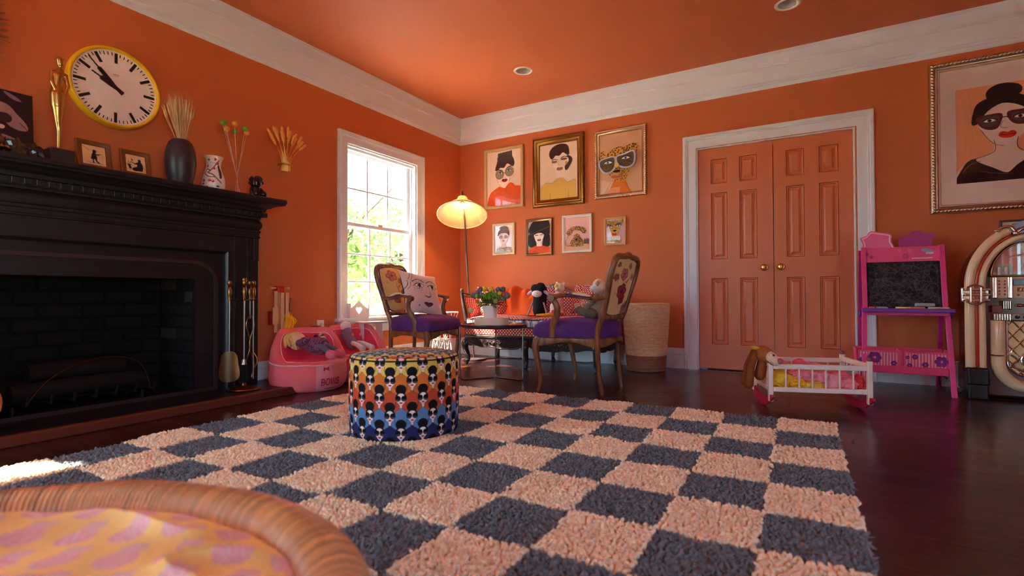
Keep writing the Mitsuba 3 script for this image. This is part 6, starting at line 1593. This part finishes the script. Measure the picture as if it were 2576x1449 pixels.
# the big portrait by the right edge
hr = lambda *p: S(*p)
A8 = [(sbox(0, 0, 1, 2), (232, 158, 112)), (L(.01, (.2, .1), (.22, .5), (.2, .9)), (226, 150, 104)), (L(.012, (.1, .1), (.13, .5), (.11, .9)), (236, 166, 122)), (L(.014, (.05, 1.22), (.12, 1.02), (.2, .98)), (226, 206, 190)),
      (S((.02, 1.28), (.10, 1.08), (.20, .94), (.28, .93), (.36, .98), (.5, 1.04), (.64, 1.0), (.8, .92), (.92, .96), (1.1, 1.2), (1.1, 1.3)), (30, 24, 26)), (S((.26, .93), (.34, .90), (.42, .86), (.43, .66), (.62, .66), (.66, .86), (.72, .90), (.80, .92), (.64, 1.06), (.56, 1.14), (.44, 1.08)), (228, 202, 188)),
      (S((.28, .36), (.30, .56), (.38, .70), (.46, .78), (.53, .80), (.62, .76), (.72, .64), (.77, .50), (.78, .34), (.55, .2)), (232, 208, 194)),
      (S((.24, .50), (.23, .34), (.28, .22), (.4, .16), (.55, .13), (.7, .18), (.80, .3), (.80, .48), (.76, .40), (.66, .30), (.50, .26), (.42, .30), (.34, .38), (.28, .48)), (42, 28, 28)), (S((.37, .17), (.36, .10), (.42, .03), (.52, .0), (.62, .02), (.70, .08), (.69, .15), (.6, .18), (.45, .19)), (40, 26, 26)),
      (S((.26, .42), (.40, .38), (.51, .39), (.50, .50), (.46, .57), (.36, .57), (.29, .51)), (96, 34, 26)), (S((.56, .38), (.68, .36), (.80, .37), (.79, .47), (.74, .54), (.64, .54), (.58, .48)), (96, 34, 26)), (S((.30, .43), (.40, .41), (.48, .42), (.47, .50), (.42, .54), (.35, .53)), (86, 76, 70)), (S((.60, .40), (.70, .39), (.77, .40), (.76, .47), (.71, .51), (.64, .50)), (86, 76, 70)), (L(.012, (.49, .45), (.53, .435), (.57, .44)), (60, 30, 26))] + \
     eyes((.39, .46), (.68, .445), .06, .026, (60, 60, 60)) + [(L(.006, (.52, .48), (.50, .56), (.56, .575)), (120, 90, 84))] + lips(.56, .655, .085, .05, (206, 46, 22)) + [(L(.006, (.43, .72), (.43, .86), (.34, .905), (.26, .93)), (60, 46, 44)), (L(.006, (.66, .70), (.66, .84), (.74, .90)), (60, 46, 44)), (L(.006, (.30, .56), (.38, .70), (.46, .78), (.53, .80)), (110, 84, 80)), (L(.008, (.12, 1.1), (.2, 1.0), (.3, .97)), (110, 96, 92)), (L(.008, (.3, 1.1), (.44, 1.14), (.6, 1.16)), (80, 70, 70))]
PBIG = [(0, 0), (0, .022), (.004, .034), (.020, .042), (.034, .034), (.038, .036), (.044, .034), (.049, .024), (.059, .022), (.063, .012), (.063, 0)]
frame('framed_portrait', 'large ornate silver framed portrait of a woman in sunglasses, at the right edge', 4.322, 5.182, 1.264, 2.372, PBIG, (206, 192, 172), 'metal', [A8[0]] + [(affinity.translate(g, -.055, 0), c) for g, c in A8[1:]], None, (.095, .152), (226, 206, 196), bead=(.018, .022, .011, (232, 222, 204)))
A9 = [(sbox(0, 0, 1, 1), (150, 146, 132)), (S((.1, .2), (.4, .1), (.7, .25), (.8, .6), (.4, .7), (.12, .5)), (98, 100, 84)), (PG((.3, .75), (.5, .5), (.8, .78)), (206, 204, 196)), (L(.04, (.5, .5), (.55, .2), (.7, .1)), (110, 100, 84))]
frame('framed_picture', 'small landscape print in a thin dark frame above the jukebox', 4.703, 4.945, 1.056, 1.192, [(0, 0), (0, .012), (.003, .015), (.010, .014), (.014, .010), (.014, 0)], (70, 52, 44), 'satin', A9, None, .034, (222, 196, 180))
# ------------------------------------------------------------------ easel
PK, PKD, PUR = (226, 66, 132), (190, 40, 120), (116, 52, 150)
o = thing('toy_easel', 'pink child easel with a chalkboard beside the double doors', 'easel')
ax0, ax1 = 3.874, 4.352                       # outer edges of the front legs
zt, yt, yb = 1.02, -.292, -.512
lean_y = lambda z: yt + (yb - yt) * (zt - z) / zt
def slab(x0, x1, z0, z1, d=.012, f=0.0, b=.002):
    """A board in the leaning front plane."""
    m = cb(x0, x1, -d, 0, z0, z1, b)
    v = m.vertices
    v[:, 1] += np.array([lean_y(z) for z in v[:, 2]]) - f
    return tm(v, m.faces)
for s, x in ((-1, ax0), (1, ax1)):
    xa, xb = (x, x + .030) if s < 0 else (x - .030, x)
    m = slab(xa, xb, .54, 1.018, .022, .004)
    part(o, 'upright', m, PK, 'satin')
    m = cb(xa, xb, -.024, 0, 0, .585, .003)
    v = m.vertices
    v[:, 1] += np.array([lean_y(z) for z in v[:, 2]]) - .012
    v[:, 0] += s * .012 * (1 - v[:, 2] / .585) + s * .006
    part(o, 'front_leg', tm(v, m.faces), (224, 58, 132), 'satin')
    m = cb(x - .014, x + .014, 0, .022, 0, 1.0, .003)
    v = m.vertices
    v[:, 1] += -.045 + (-.27 + .045) * v[:, 2] / 1.0
    part(o, 'rear_leg', tm(v, m.faces), PKD, 'satin')
    part(o, 'hinge_knob', ell((x + s * .016, lean_y(.56) - .002, .535), (.012, .02, .026), 2), PUR, 'satin', True)
part(o, 'chalkboard', slab(ax0 + .028, ax1 - .028, .578, .905, .008, .002).subdivide_to_size(.007), lambda v: lin((30, 26, 28))[None] + (.075 * np.clip(meshkit.fbm(v * [16, 16, 16], 4)[:, None] * 2 - 1, 0, 1) + .03 * np.clip(meshkit.noise(v * [90, 90, 60], 7)[:, None] * 2 - 1.1, 0, 1)) * [1, .92, .95], 'matte', True)
# chalk scribbles
q = np.random.default_rng(17)
sc = {0: [], 1: [], 2: []}
for i in range(240):
    x, z = q.uniform(ax0 + .06, ax1 - .06), q.uniform(.61, .88)
    a = q.uniform(0, 6.28)
    k = int(q.integers(3, 7))
    pts = [(x, z)]
    for j in range(k):
        a += q.normal(0, .8)
        st = q.uniform(.008, .03)
        pts.append((np.clip(pts[-1][0] + st * math.cos(a), ax0 + .045, ax1 - .045), np.clip(pts[-1][1] + st * math.sin(a), .59, .895)))
    g = LineString(pts).buffer(q.uniform(.0004, .0011), quad_segs=1)
    m = ext(g, .0002) if g.geom_type == 'Polygon' else None
    if m is not None:
        sc[i % 3].append(m)
for i, c in enumerate(((112, 98, 98), (92, 74, 82), (86, 94, 100))):
    m = M(*sc[i])
    v = np.stack([m.vertices[:, 0], np.array([lean_y(z) for z in m.vertices[:, 1]]) - .0103 - m.vertices[:, 2], m.vertices[:, 1]], -1)
    part(o + '__chalkboard', 'chalk_scribble', tm(v, m.faces), c, 'matte', False, kind='stuff')
part(o, 'header', slab(ax0 + .028, ax1 - .028, .905, 1.012, .009, .002), (232, 84, 130), 'satin')
def on_plane(g, h, f):
    m = ext(g, h)
    return tm(np.stack([m.vertices[:, 0], np.array([lean_y(z) for z in m.vertices[:, 1]]) - f - m.vertices[:, 2], m.vertices[:, 1]], -1), m.faces)
def flower(cx, cz, r):
    return unary_union([E(cx + r * .62 * math.cos(a), cz + r * .62 * math.sin(a), r * .42) for a in np.arange(6) * math.pi / 3] + [E(cx, cz, r * .5)]).difference(E(cx, cz, r * .24))
for (x, z, r, c) in ((3.905, .965, .016, (150, 60, 140)), (3.935, .945, .011, (150, 60, 140)), (4.135, .945, .02, (206, 70, 126)), (4.10, .99, .013, (238, 120, 160)), (4.16, .985, .012, (238, 120, 160))):
    part(o + '__header', 'flower_print', on_plane(flower(x, z, r), .0006, .011), c, 'satin', False)
part(o + '__header', 'sticker', on_plane(unary_union([E(4.245, .985, .024, .012), E(4.275, .975, .02, .010)]), .0006, .011), (150, 170, 206), 'satin', False, label='small pale blue sticker')
part(o + '__header', 'sticker', on_plane(sbox(4.25, .955, 4.29, .968), .0006, .0115), (240, 214, 224), 'satin', False)
part(o + '__header', 'small_lettering', on_plane(unary_union([E(4.175 + i * .0095, .927 + .0012 * (i % 2), .0042, .0045) for i in range(12)]), .0006, .011), (242, 222, 226), 'satin', False)
# cloud shaped crests
cl1 = S((3.885, 1.0), (3.885, 1.05), (3.872, 1.09), (3.905, 1.105), (3.93, 1.135), (3.98, 1.13), (4.02, 1.12), (4.06, 1.10), (4.058, 1.055), (4.07, 1.03), (4.075, .99)).union(sbox(3.885, .97, 4.07, 1.02))
m = on_plane(cl1, .010, -.001)
part(o, 'crest', m, (236, 110, 156), 'satin')
part(o, 'crest_trim', on_plane(cl1.buffer(-.008).difference(cl1.buffer(-.016)), .0008, .0095), (250, 196, 214), 'satin', False)
cl2 = S((4.11, 1.01), (4.10, 1.045), (4.112, 1.085), (4.150, 1.095), (4.175, 1.118), (4.215, 1.122), (4.255, 1.105), (4.29, 1.10), (4.305, 1.07), (4.29, 1.045), (4.297, 1.01)).union(sbox(4.105, .98, 4.297, 1.02))
m = ext(cl2, .010)
part(o, 'rear_crest', xz(m, -.262), (176, 42, 122), 'satin')
part(o, 'rear_board', tm((lambda m: np.stack([m.vertices[:, 0], -.045 + (-.27 + .045) * m.vertices[:, 2] - .004 + m.vertices[:, 1] * .4, m.vertices[:, 2]], -1))(b_ := cb(ax0 + .02, ax1 - .02, 0, .012, .56, 1.0, .002)), b_.faces), (180, 44, 122), 'satin')
tray_y = lean_y(.57)
part(o, 'tray', M(cb(ax0 - .008, ax1 + .022, tray_y - .098, tray_y - .004, .553, .563, .002), cb(ax0 - .008, ax1 + .022, tray_y - .106, tray_y - .096, .551, .577, .003)), PUR, 'satin')
part(o, 'tray_rail', cb(ax0 + .02, ax1 - .0, tray_y - .06, tray_y - .045, .528, .553, .002), (214, 60, 124), 'satin')
part(o, 'shelf', M(cb(ax0 - .015, ax1 + .015, -.49, -.14, .155, .165, .002), cb(ax0 + .02, ax1 - .02, -.503, -.49, .132, .182, .003)), (226, 62, 112), 'satin')
q = random.Random(2)
chalks = [(3.925, 'short pink chalk at the left end of the easel tray', (222, 96, 104), .03, 0), (3.985, 'pale blue chalk lying left on the easel tray', (150, 176, 206), .055, 18), (4.09, 'cream chalk stick in the middle of the easel tray', (236, 210, 160), .045, 4), (4.135, 'short tan chalk beside the cream stick on the easel tray', (220, 176, 140), .03, -20), (4.185, 'orange chalk stick on the easel tray', (226, 130, 96), .06, 4), (4.225, 'long grey blue chalk lying across the others', (156, 170, 180), .085, 10), (4.265, 'greenish chalk stick right on the easel tray', (196, 206, 160), .04, -4), (4.30, 'lilac chalk stick at the right end of the easel tray', (206, 156, 190), .05, -22), (4.335, 'peach chalk at the far right of the easel tray', (226, 160, 140), .03, 0)]
for i, (x, lb, c, ln, a) in enumerate(chalks):
    ln *= 1.3
    lift_ = .0255 if 'across' in lb else 0
    add('chalk', xf(lathe([(0, -ln / 2), (.009, -ln / 2), (.012, -ln / 2 + .004), (.0125, 0), (.012, ln / 2 - .004), (.009, ln / 2), (0, ln / 2)], 12), (x, tray_y - .05 + .02 * (i % 2), .5756 + lift_), ry=90, rz=a), c, 'matte', label=lb, cat='chalk', group='chalks on the easel tray')
for i, (x0, x1, lb) in enumerate(((3.838, 4.085, 'pink striped fabric bin with purple flowers, left on the easel shelf'), (4.098, 4.35, 'pink striped fabric bin with purple flowers, right on the easel shelf'))):
    k = thing('toy_bin', lb, 'bin', 'fabric bins on the easel')
    y0, y1, z0, z1 = -.478, -.20, .166, .285
    sh = np.array([.006, 0])
    def wall(a, b, hgt=z1):
        a, b = np.array(a), np.array(b)
        d = (b - a) / np.linalg.norm(b - a); n_ = np.array([d[1], -d[0]])
        return hull([(*(p + n_ * t + (n_ * .008 * h)), z) for p in (a, b) for t in (0, .006) for h, z in ((0, z0), (1, z1))])
    ws = [((x0, y0), (x1, y0)), ((x1, y0), (x1, y1)), ((x1, y1), (x0, y1)), ((x0, y1), (x0, y0))]
    part(k, 'walls', M(*[wall(a, b) for a, b in ws], cb(x0, x1, y0, y1, z0, z0 + .006, .001)), (226, 88, 122), 'cloth')
    n_ = int((x1 - x0 - .02) / .017)
    fr_y = lambda z: y0 - .0075 - .008 * (z - z0) / (z1 - z0)
    def face(g, h=.0007):
        m = ext(g, h)
        return tm(np.stack([m.vertices[:, 0], np.array([fr_y(z) for z in m.vertices[:, 1]]) - m.vertices[:, 2], m.vertices[:, 1]], -1), m.faces)
    part(k, 'stripes', face(unary_union([sbox(x0 + .012 + j * .017, z0 + .008, x0 + .020 + j * .017, z1 - .012) for j in range(n_)])), (244, 168, 182), 'cloth', False, kind='stuff')
    for (cx, cz, r) in (((x0 + .095, .235, .040), (x0 + .205, .20, .018), (x0 + .022, .215, .018)) if i == 0 else ((x0 + .20, .225, .036), (x0 + .06, .250, .017), (x0 + .115, .20, .018), (x0 + .02, .245, .012), (x0 + .03, .19, .016))):
        part(k, 'flower_print', xf(face(flower(cx, cz, r)), (0, -.0008, 0)), (132, 54, 122), 'cloth', False)

# ------------------------------------------------------------------ doll crib
o = thing('doll_crib', 'white wooden rocking doll crib with pink rockers in front of the doors', 'doll crib')
CW = (236, 212, 194)
cA = np.array([3.352, -1.492]); ang_ = 18.5
K = lambda m: xf(m, (cA[0], cA[1], 0), rz=ang_)
cl, cwid = .520, .375
for i, (x, y) in enumerate(((0, 0), (cl, 0), (0, cwid), (cl, cwid))):
    part(o, 'post', K(cb(x - .013, x + .013, y - .013, y + .013, .048, .295, .003)), CW, 'satin')
    part(o, 'post_cap', K(xf(lathe([(0, 0), (.012, 0), (.015, .006), (.014, .014), (.008, .020), (0, .021)], 18), (x, y, .294))), (150, 70, 84), 'satin')
for y in (0, cwid):
    part(o, 'top_rail', K(cb(.012, cl - .012, y - .008, y + .008, .238, .268, .003)), CW, 'satin')
    part(o, 'bottom_rail', K(cb(.012, cl - .012, y - .008, y + .008, .105, .133, .003)), CW, 'satin')
    for j in range(6):
        x = .012 + (cl - .024) * (j + 1) / 7
        part(o, 'slat', K(cb(x - .0045, x + .0045, y - .004, y + .004, .132, .239, .0015)), CW, 'satin')
for x in (0, cl):
    part(o, 'top_rail', K(cb(x - .008, x + .008, .012, cwid - .012, .248, .280, .003)), CW, 'satin')
    part(o, 'bottom_rail', K(cb(x - .008, x + .008, .012, cwid - .012, .105, .133, .003)), CW, 'satin')
    for j in range(5):
        y = .012 + (cwid - .024) * (j + 1) / 6
        part(o, 'slat', K(cb(x - .004, x + .004, y - .0045, y + .0045, .132, .249, .0015)), CW, 'satin')
    c_ = cwid / 2
    rk = Polygon([(c_ + a, .0 + .42 * (1 - math.sqrt(1 - (a / .42) ** 2))) for a in np.linspace(-.245, .245, 24)] + [(c_ + .245, .095), (c_ + .20, .088), (c_ + .1, .06), (c_, .055), (c_ - .1, .06), (c_ - .20, .088), (c_ - .245, .095)]).buffer(-.004).buffer(.004)
    m = bev(rk, .016, .003)
    part(o, 'rocker', K(tm(np.stack([x - .008 + m.vertices[:, 2], m.vertices[:, 0], m.vertices[:, 1]], -1), m.faces)), (190, 30, 62), 'satin')
part(o, 'floor_board', K(cb(.0, cl, .004, cwid - .004, .108, .114, .002)), CW, 'satin')
def crumple(c, r, seed, amp=.4, f=22):
    m = trimesh.creation.icosphere(4)
    v = m.vertices
    n1_ = meshkit.noise(v * 2.3 + seed, 2) - .5
    n2_ = np.abs(meshkit.noise(v * 3.4 + seed * 3, 5) - .5)
    v *= (1 + amp * n1_ + .34 * n2_ - .05)[:, None]
    m = xf(m, c, s=r)
    m.vertices[:, 2] = np.maximum(m.vertices[:, 2], .115)
    return m
YEL, CPK, CRD = (238, 190, 44), (240, 146, 156), (222, 60, 62)
for i, (x, y, z, r, c, lb) in enumerate(((.065, .05, .170, (.060, .045, .055), YEL, 'shiny yellow doll dress at the left end of the crib'), (.155, .055, .150, (.055, .045, .035), (236, 184, 40), 'yellow satin doll skirt beside the yellow dress'), (.245, .045, .142, (.058, .040, .026), (232, 190, 60), 'yellow doll blouse at the bottom of the crib middle'),
        (.205, .075, .195, (.095, .055, .035), CPK, 'pink doll dress heaped over the yellow clothes'), (.300, .07, .175, (.052, .05, .055), (236, 150, 160), 'light pink doll jumper in the middle of the crib'), (.355, .045, .165, (.05, .038, .05), (240, 160, 166), 'pink doll trousers right of the crib middle'), (.405, .075, .200, (.055, .05, .03), (226, 120, 130), 'rose doll cardigan near the right end of the crib'),
        (.43, .045, .155, (.05, .038, .036), (240, 140, 146), 'pale pink doll shirt at the lower right of the crib'), (.485, .06, .165, (.026, .04, .045), CRD, 'red doll dress at the right end of the crib'), (.09, .20, .215, (.07, .09, .05), (236, 130, 136), 'pink doll blanket at the back of the crib'), (.20, .15, .245, (.040, .03, .040), (240, 108, 116), 'coral doll hat on top of the crib heap'), (.29, .20, .225, (.07, .07, .03), (240, 150, 160), 'soft pink doll cloth behind the coral hat'), (.14, .10, .125, (.10, .06, .014), (170, 36, 46), 'dark red doll cloth at the bottom of the crib'), (.44, .06, .225, (.02, .02, .012), (120, 170, 140), 'scrap of green doll ribbon on the clothes'))):
    m = K(crumple((x, y, z), r, i + 1))
    add('doll_clothing', m, c, 'satin' if i < 3 else 'cloth', True, label=lb, cat='doll clothes', group='doll clothes in the crib')
o = thing('plush_toy', 'brown long eared plush dog with yellow bow hanging over the left crib end', 'plush toy')
P_ = lambda m: K(xf(m, (-.014, .02, .300), s=1.25))
fur = lambda c: (lambda v: (lin(c)[None] * (.72 + .55 * meshkit.noise(v * 190, 4))[:, None]).clip(0, 1))
part(o, 'head', P_(skel([((-.012, .03, .018), .038, (.0, .0, .012), .034), ((0, 0, .012), .03, (.022, -.02, -.012), .022)], .008, 5)), fur((168, 98, 50)), 'cloth', True)
part(o, 'muzzle', P_(skel([((.010, -.018, .008), .026, (.03, -.034, -.014), .020)], .008, 5)), fur((236, 196, 164)), 'cloth', True)
part(o, 'nose', P_(ell((.045, -.046, -.010), (.014, .014, .013), 2)), (170, 84, 96), 'satin', True)
part(o, 'eye', P_(ell((.020, -.040, .016), .0055, 2)), (26, 20, 20), 'gloss', True)
for s in (-1, 1):
    part(o, 'ear', P_(skel([((-.045, .04 + s * .022, .02), .014, (-.068, .045 + s * .03, -.05), .018), ((-.068, .045 + s * .03, -.05), .018, (-.078, .045 + s * .035, -.13), .021)], .008, 5)), fur((130, 72, 36)), 'cloth', True)
part(o, 'bow', P_(M(xf(ell((0, 0, 0), (.016, .008, .010), 2), (-.045, .01, .045)), xf(ell((0, 0, 0), (.016, .008, .010), 2), (-.05, .045, .043)), ell((-.048, .028, .046), .007, 2))), (214, 150, 60), 'cloth', True)
part(o, 'body', P_(skel([((-.01, .035, -.02), .022, (-.02, .05, -.09), .026)], .01, 5)), fur((150, 86, 44)), 'cloth', True)

# ------------------------------------------------------------------ jukebox
o = thing('jukebox', 'retro jukebox with cream tubes and chrome trim against the wall, cut by the right edge', 'jukebox')
jc, jy, jw = 4.742, -.500, .322
CRM = (236, 206, 160)
sil = lambda r: Polygon([(jc - r, .19)] + [(jc - r, .72)] + [(jc + r * -math.cos(t), .72 + (.40 - (jw - r)) * math.sin(t)) for t in np.linspace(0, math.pi, 40)] + [(jc + r, .72), (jc + r, .19)])
part(o, 'cabinet', M(xz(ext(sil(jw - .03), .31), -.15), cb(jc - jw + .02, jc + jw - .02, -.46, -.15, .02, .20, .01)), (88, 34, 22), 'gloss')
def arch(r, z0=.195, n=50):
    e = .40 - (jw - r)
    return [(jc - r, jy, z0), (jc - r, jy, .46)] + [(jc - r * math.cos(t), jy, .72 + e * math.sin(t)) for t in np.linspace(0, math.pi, n)] + [(jc + r, jy, .46), (jc + r, jy, z0)]
ap = lambda r: np.concatenate([np.linspace(arch(r)[0], arch(r)[2], 12)[:-1], np.array(arch(r)[2:-2]), np.linspace(arch(r)[-3], arch(r)[-1], 12)[1:]])
for r, w, c, nm in ((jw - .022, .026, CRM, 'outer_tube'), (jw - .056, .0125, (176, 44, 26), 'red_tube'), (jw - .082, .019, CRM, 'inner_tube')):
    part(o, nm, tube(ap(r), w, 14), c, 'gloss', True)
for s in (-1, 1):
    xx = jc + s * (jw - .052)
    part(o, 'foot', M(rb(xx - .052, xx + .052, -.545, -.44, 0, .10, .012), rb(xx - .058, xx + .058, -.55, -.44, .09, .205, .016)), (28, 26, 27), 'gloss')
    cl_ = part(o, 'chrome_clamp', M(*[rb(xx - .062, xx + .066, -.545, -.47, z, z + .016, .007) for z in (.628, .662, .696)], rb(xx - .036, xx - .026, -.548, -.47, .62, .72, .004), rb(xx + .014, xx + .024, -.548, -.47, .62, .72, .004), rb(xx - .07, xx + .07, -.49, -.46, .622, .718, .01), *[tube(spline([(xx - .05, -.54, z), (xx - .01, -.55, z + d), (xx + .03, -.54, z)], 12), .006, 8) for z, d in ((.625, -.018), (.715, .018))]), (225, 222, 220), 'chrome', 40)
part(o, 'cap', M(xz(bev(S((jc - .10, 1.055), (jc - .095, 1.10), (jc - .05, 1.128), (jc, 1.134), (jc + .05, 1.128), (jc + .095, 1.10), (jc + .10, 1.055), (jc, 1.062)), .07, .01), -.46)), (112, 20, 18), 'gloss')
part(o, 'chrome_scroll', M(*[tube(spline([(jc + s * .17, jy - .026, 1.072), (jc + s * .13, jy - .034, 1.095), (jc + s * .10, jy - .04, 1.085), (jc + s * .085, jy - .04, 1.055), (jc + s * .06, jy - .04, 1.075), (jc, jy - .044, 1.062)], 26), np.linspace(.009, .012, 26), 8) for s in (-1, 1)], *[ell((jc + s * .165, jy - .03, 1.073), (.018, .012, .010), 2) for s in (-1, 1)], *[ell((jc + s * .085, jy - .044, 1.052), (.014, .012, .018), 2) for s in (-1, 1)]), (225, 222, 220), 'chrome', True)
# dome window
dome = Polygon([(jc - .19, .79)] + [(jc - .19 * math.cos(t), .79 + .215 * math.sin(t)) for t in np.linspace(0, math.pi, 36)])
part(o, 'dome_back', xz(ext(dome, .003), -.461), (196, 160, 120), 'satin')
art_ = [(E(jc - .05, .90, .10, .09), (206, 120, 96)), (E(jc + .07, .88, .09, .08), (226, 170, 60)), (E(jc, .96, .05, .03), (230, 190, 90)), (E(jc - .12, .84, .04, .03), (150, 160, 130)), (E(jc + .0, .86, .03), (96, 80, 150)), (E(jc + .09, .93, .035), (60, 90, 150)), (sbox(jc - .19, .79, jc + .19, .815), (196, 190, 170)), (L(.006, (jc - .04, .83), (jc - .02, .87), (jc + .02, .85)), (90, 60, 50)), (E(jc - .06, .95, .03, .02), (186, 140, 120))]
part(o, 'dome_print', M(*[xz(ext(g.intersection(dome), .0006), -.464 - .0004 * i) for i, (g, c) in enumerate(art_)]), np.vstack([np.tile(lin(c), (len(xz(ext(g.intersection(dome), .0006)).vertices), 1)) for g, c in art_]), 'satin', False)
part(o, 'dome_tumbler', M(*[xf(lathe([(.012, 0), (.014, .05), (.013, .05), (.011, .002)], 18), (jc - .15 + i * .034, -.485, .795)) for i in range(2)]), (214, 208, 200), 'satin')
part(o, 'dome_glass', tm(np.array([(x, -.492, z) for x, z in list(dome.exterior.coords)[:-1]]), trimesh.creation.triangulate_polygon(Polygon(list(dome.exterior.coords)[:-1]), engine='earcut')[1]) if len(trimesh.creation.triangulate_polygon(dome, engine='earcut')[0]) == len(dome.exterior.coords) - 1 else xz(ext(dome, .001), -.492), mat='clear_glass', smooth=False)
part(o, 'dome_rim', tube(np.array([(x, -.490, z) for x, z in dome.exterior.coords][:-1]), .006, 8, True), (150, 110, 80), 'chrome', True)
# selector panel
part(o, 'selector', xz(bev(sbox(jc - .19, .648, jc + .19, .782), .055, .006), -.44), (214, 178, 136), 'satin')
for s in (-1, 1):
    for xx in (.178, .105):
        part(o + '__selector', 'chrome_post', rb(jc + s * xx - .012, jc + s * xx + .012, -.512, -.49, .646, .784, .006), (226, 223, 220), 'chrome')
    for a in range(2):
        for b in range(5):
            part(o + '__selector', 'button', ell((jc + s * (.154 - a * .026), -.497, .672 + b * .021), (.0055, .004, .0055), 1), (196, 40, 30), 'gloss', True)
part(o + '__selector', 'display', cb(jc - .09, jc + .09, -.499, -.49, .728, .766, .002), (34, 26, 30), 'gloss')
part(o + '__selector', 'display_mark', M(*[cb(jc - .045 + i * .04, jc - .042 + i * .04, -.501, -.4985, .736, .752, .0005) for i in range(3)]), (226, 220, 214), 'satin')
part(o + '__selector', 'title_band', cb(jc - .07, jc + .07, -.5, -.49, .690, .714, .002), (150, 30, 34), 'satin')
part(o + '__selector', 'title_lettering', M(*[xz(ext(PG((x, .694), (x + .010, .694), (x + .013, .710), (x + .003, .710)), .0008), -.5) for x in np.arange(jc - .062, jc + .05, .017)]), (236, 190, 170), 'satin', False)
part(o + '__selector', 'slot_bar', M(cb(jc - .03, jc + .08, -.499, -.49, .662, .676, .001), ell((jc - .065, -.496, .668), .006, 1)), (96, 84, 80), 'satin')
# lower deck
part(o, 'speaker_deck', xz(bev(sbox(jc - .10, .575, jc + .10, .632), .04, .004), -.455), (52, 24, 20), 'gloss')
part(o + '__speaker_deck', 'emblem', M(*[ell((jc + d, -.498, .603), (.022, .006, .010), 2) for d in (-.06, -.03, 0, .03, .06)]), (190, 110, 60), 'metal', True)
for s in (-1, 1):
    for i in range(4):
        part(o, 'chrome_fin', rb(jc + s * (.135 - i * .010) - .003, jc + s * (.135 - i * .010) + .003, -.502, -.46, .58, .632, .002), (222, 220, 218), 'chrome')
    for i in range(7):
        part(o, 'chrome_fin', rb(jc + s * (.178 - i * .012) - .0045, jc + s * (.178 - i * .012) + .0045, -.498, -.45, .508, .548, .002), (222, 220, 218), 'chrome')
    part(o, 'side_plate', M(cb(jc + s * .165 - .026, jc + s * .165 + .026, -.496, -.45, .556, .602, .003)), (110, 22, 26), 'gloss')
part(o, 'control_strip', cb(jc - .10, jc + .10, -.496, -.45, .510, .548, .003), (176, 156, 140), 'satin')
for d in (-.072, -.034, .006, .05):
    part(o + '__control_strip', 'dial', xf(lathe([(0, 0), (.012, 0), (.010, .012), (0, .013)], 18), (jc + d, -.496, .530), rx=90), (26, 22, 22), 'gloss')
# grille with the U shaped tube
gz = sbox(jc - .115, .25, jc + .115, .505).union(E(jc, .25, .115, .10))
part(o, 'grille_cloth', xz(ext(gz, .006), -.462), (232, 208, 160), 'cloth')
lat = []
for s in (-1, 1):
    for c in np.arange(-.5, .5, .068):
        l = LineString([(jc + c - .3, .10), (jc + c + .3, .10 + .6 * 1.35)]) if s > 0 else LineString([(jc + c - .3, .10 + .6 * 1.35), (jc + c + .3, .10)])
        l = l.intersection(gz)
        if l.geom_type == 'LineString' and l.length > .02:
            p = np.array(l.coords)
            lat.append(tube([(x, -.473 - .002 * s, z) for x, z in p], .0042, 6))
part(o, 'chrome_lattice', M(*lat), (222, 220, 218), 'chrome', 40)
part(o, 'grille_rim', tube([(x, -.470, z) for x, z in np.array(gz.simplify(.001).exterior.coords)[:-1]], .006, 8, True), (216, 214, 212), 'chrome')
ub = [(jc - .158, -.468, .505), (jc - .158, -.468, .4)] + [(jc - .158 * math.cos(t), -.468, .235 - .15 * math.sin(t)) for t in np.linspace(0, math.pi, 36)] + [(jc + .158, -.468, .4), (jc + .158, -.468, .505)]
part(o, 'lower_tube', tube(ub, .036, 14), CRM, 'gloss', True)
part(o, 'tube_band', M(*[xf(tube([(.038 * math.cos(a), .038 * math.sin(a), 0) for a in np.arange(20) * math.pi / 10], .005, 6, True), (jc + s * .158, -.468, .285)) for s in (-1, 1)], rb(jc - .022, jc + .022, -.515, -.45, .045, .11, .01)), (222, 220, 218), 'chrome')
part(o, 'medallion_scroll', M(*[tube(spline([(jc + s * .10, -.478, .29), (jc + s * .075, -.484, .255), (jc + s * .10, -.484, .225), (jc + s * .06, -.486, .20), (jc + s * .02, -.488, .165)], 22), .006, 8) for s in (-1, 1)], tube([(jc + .055 * math.cos(a), -.492, .262 + .048 * math.sin(a)) for a in np.arange(30) * math.pi / 15], .006, 8, True)), (216, 214, 212), 'chrome', 40)
md = part(o, 'medallion', xz(bev(E(jc, .262, .052, .045), .012, .003), -.482), (136, 22, 26), 'gloss')
part(md, 'star', xz(bev(Polygon([((.040 if i % 2 == 0 else .018) * math.cos(i * math.pi / 8) + jc, (.036 if i % 2 == 0 else .016) * math.sin(i * math.pi / 8) + .262) for i in range(16)]), .005, .0015), -.494), (232, 176, 50), 'metal')
o = thing('power_cord', 'black cord curling from the jukebox over the floor to the baseboard', 'cord')
part(o, 'cord', tube(spline([(4.44, -.30, .02), (4.41, -.34, .006), (4.36, -.30, .006), (4.335, -.20, .03), (4.345, -.10, .075), (4.36, -.05, .09), (4.40, -.06, .06)], 40), .0042, 6), (22, 20, 20), 'satin')
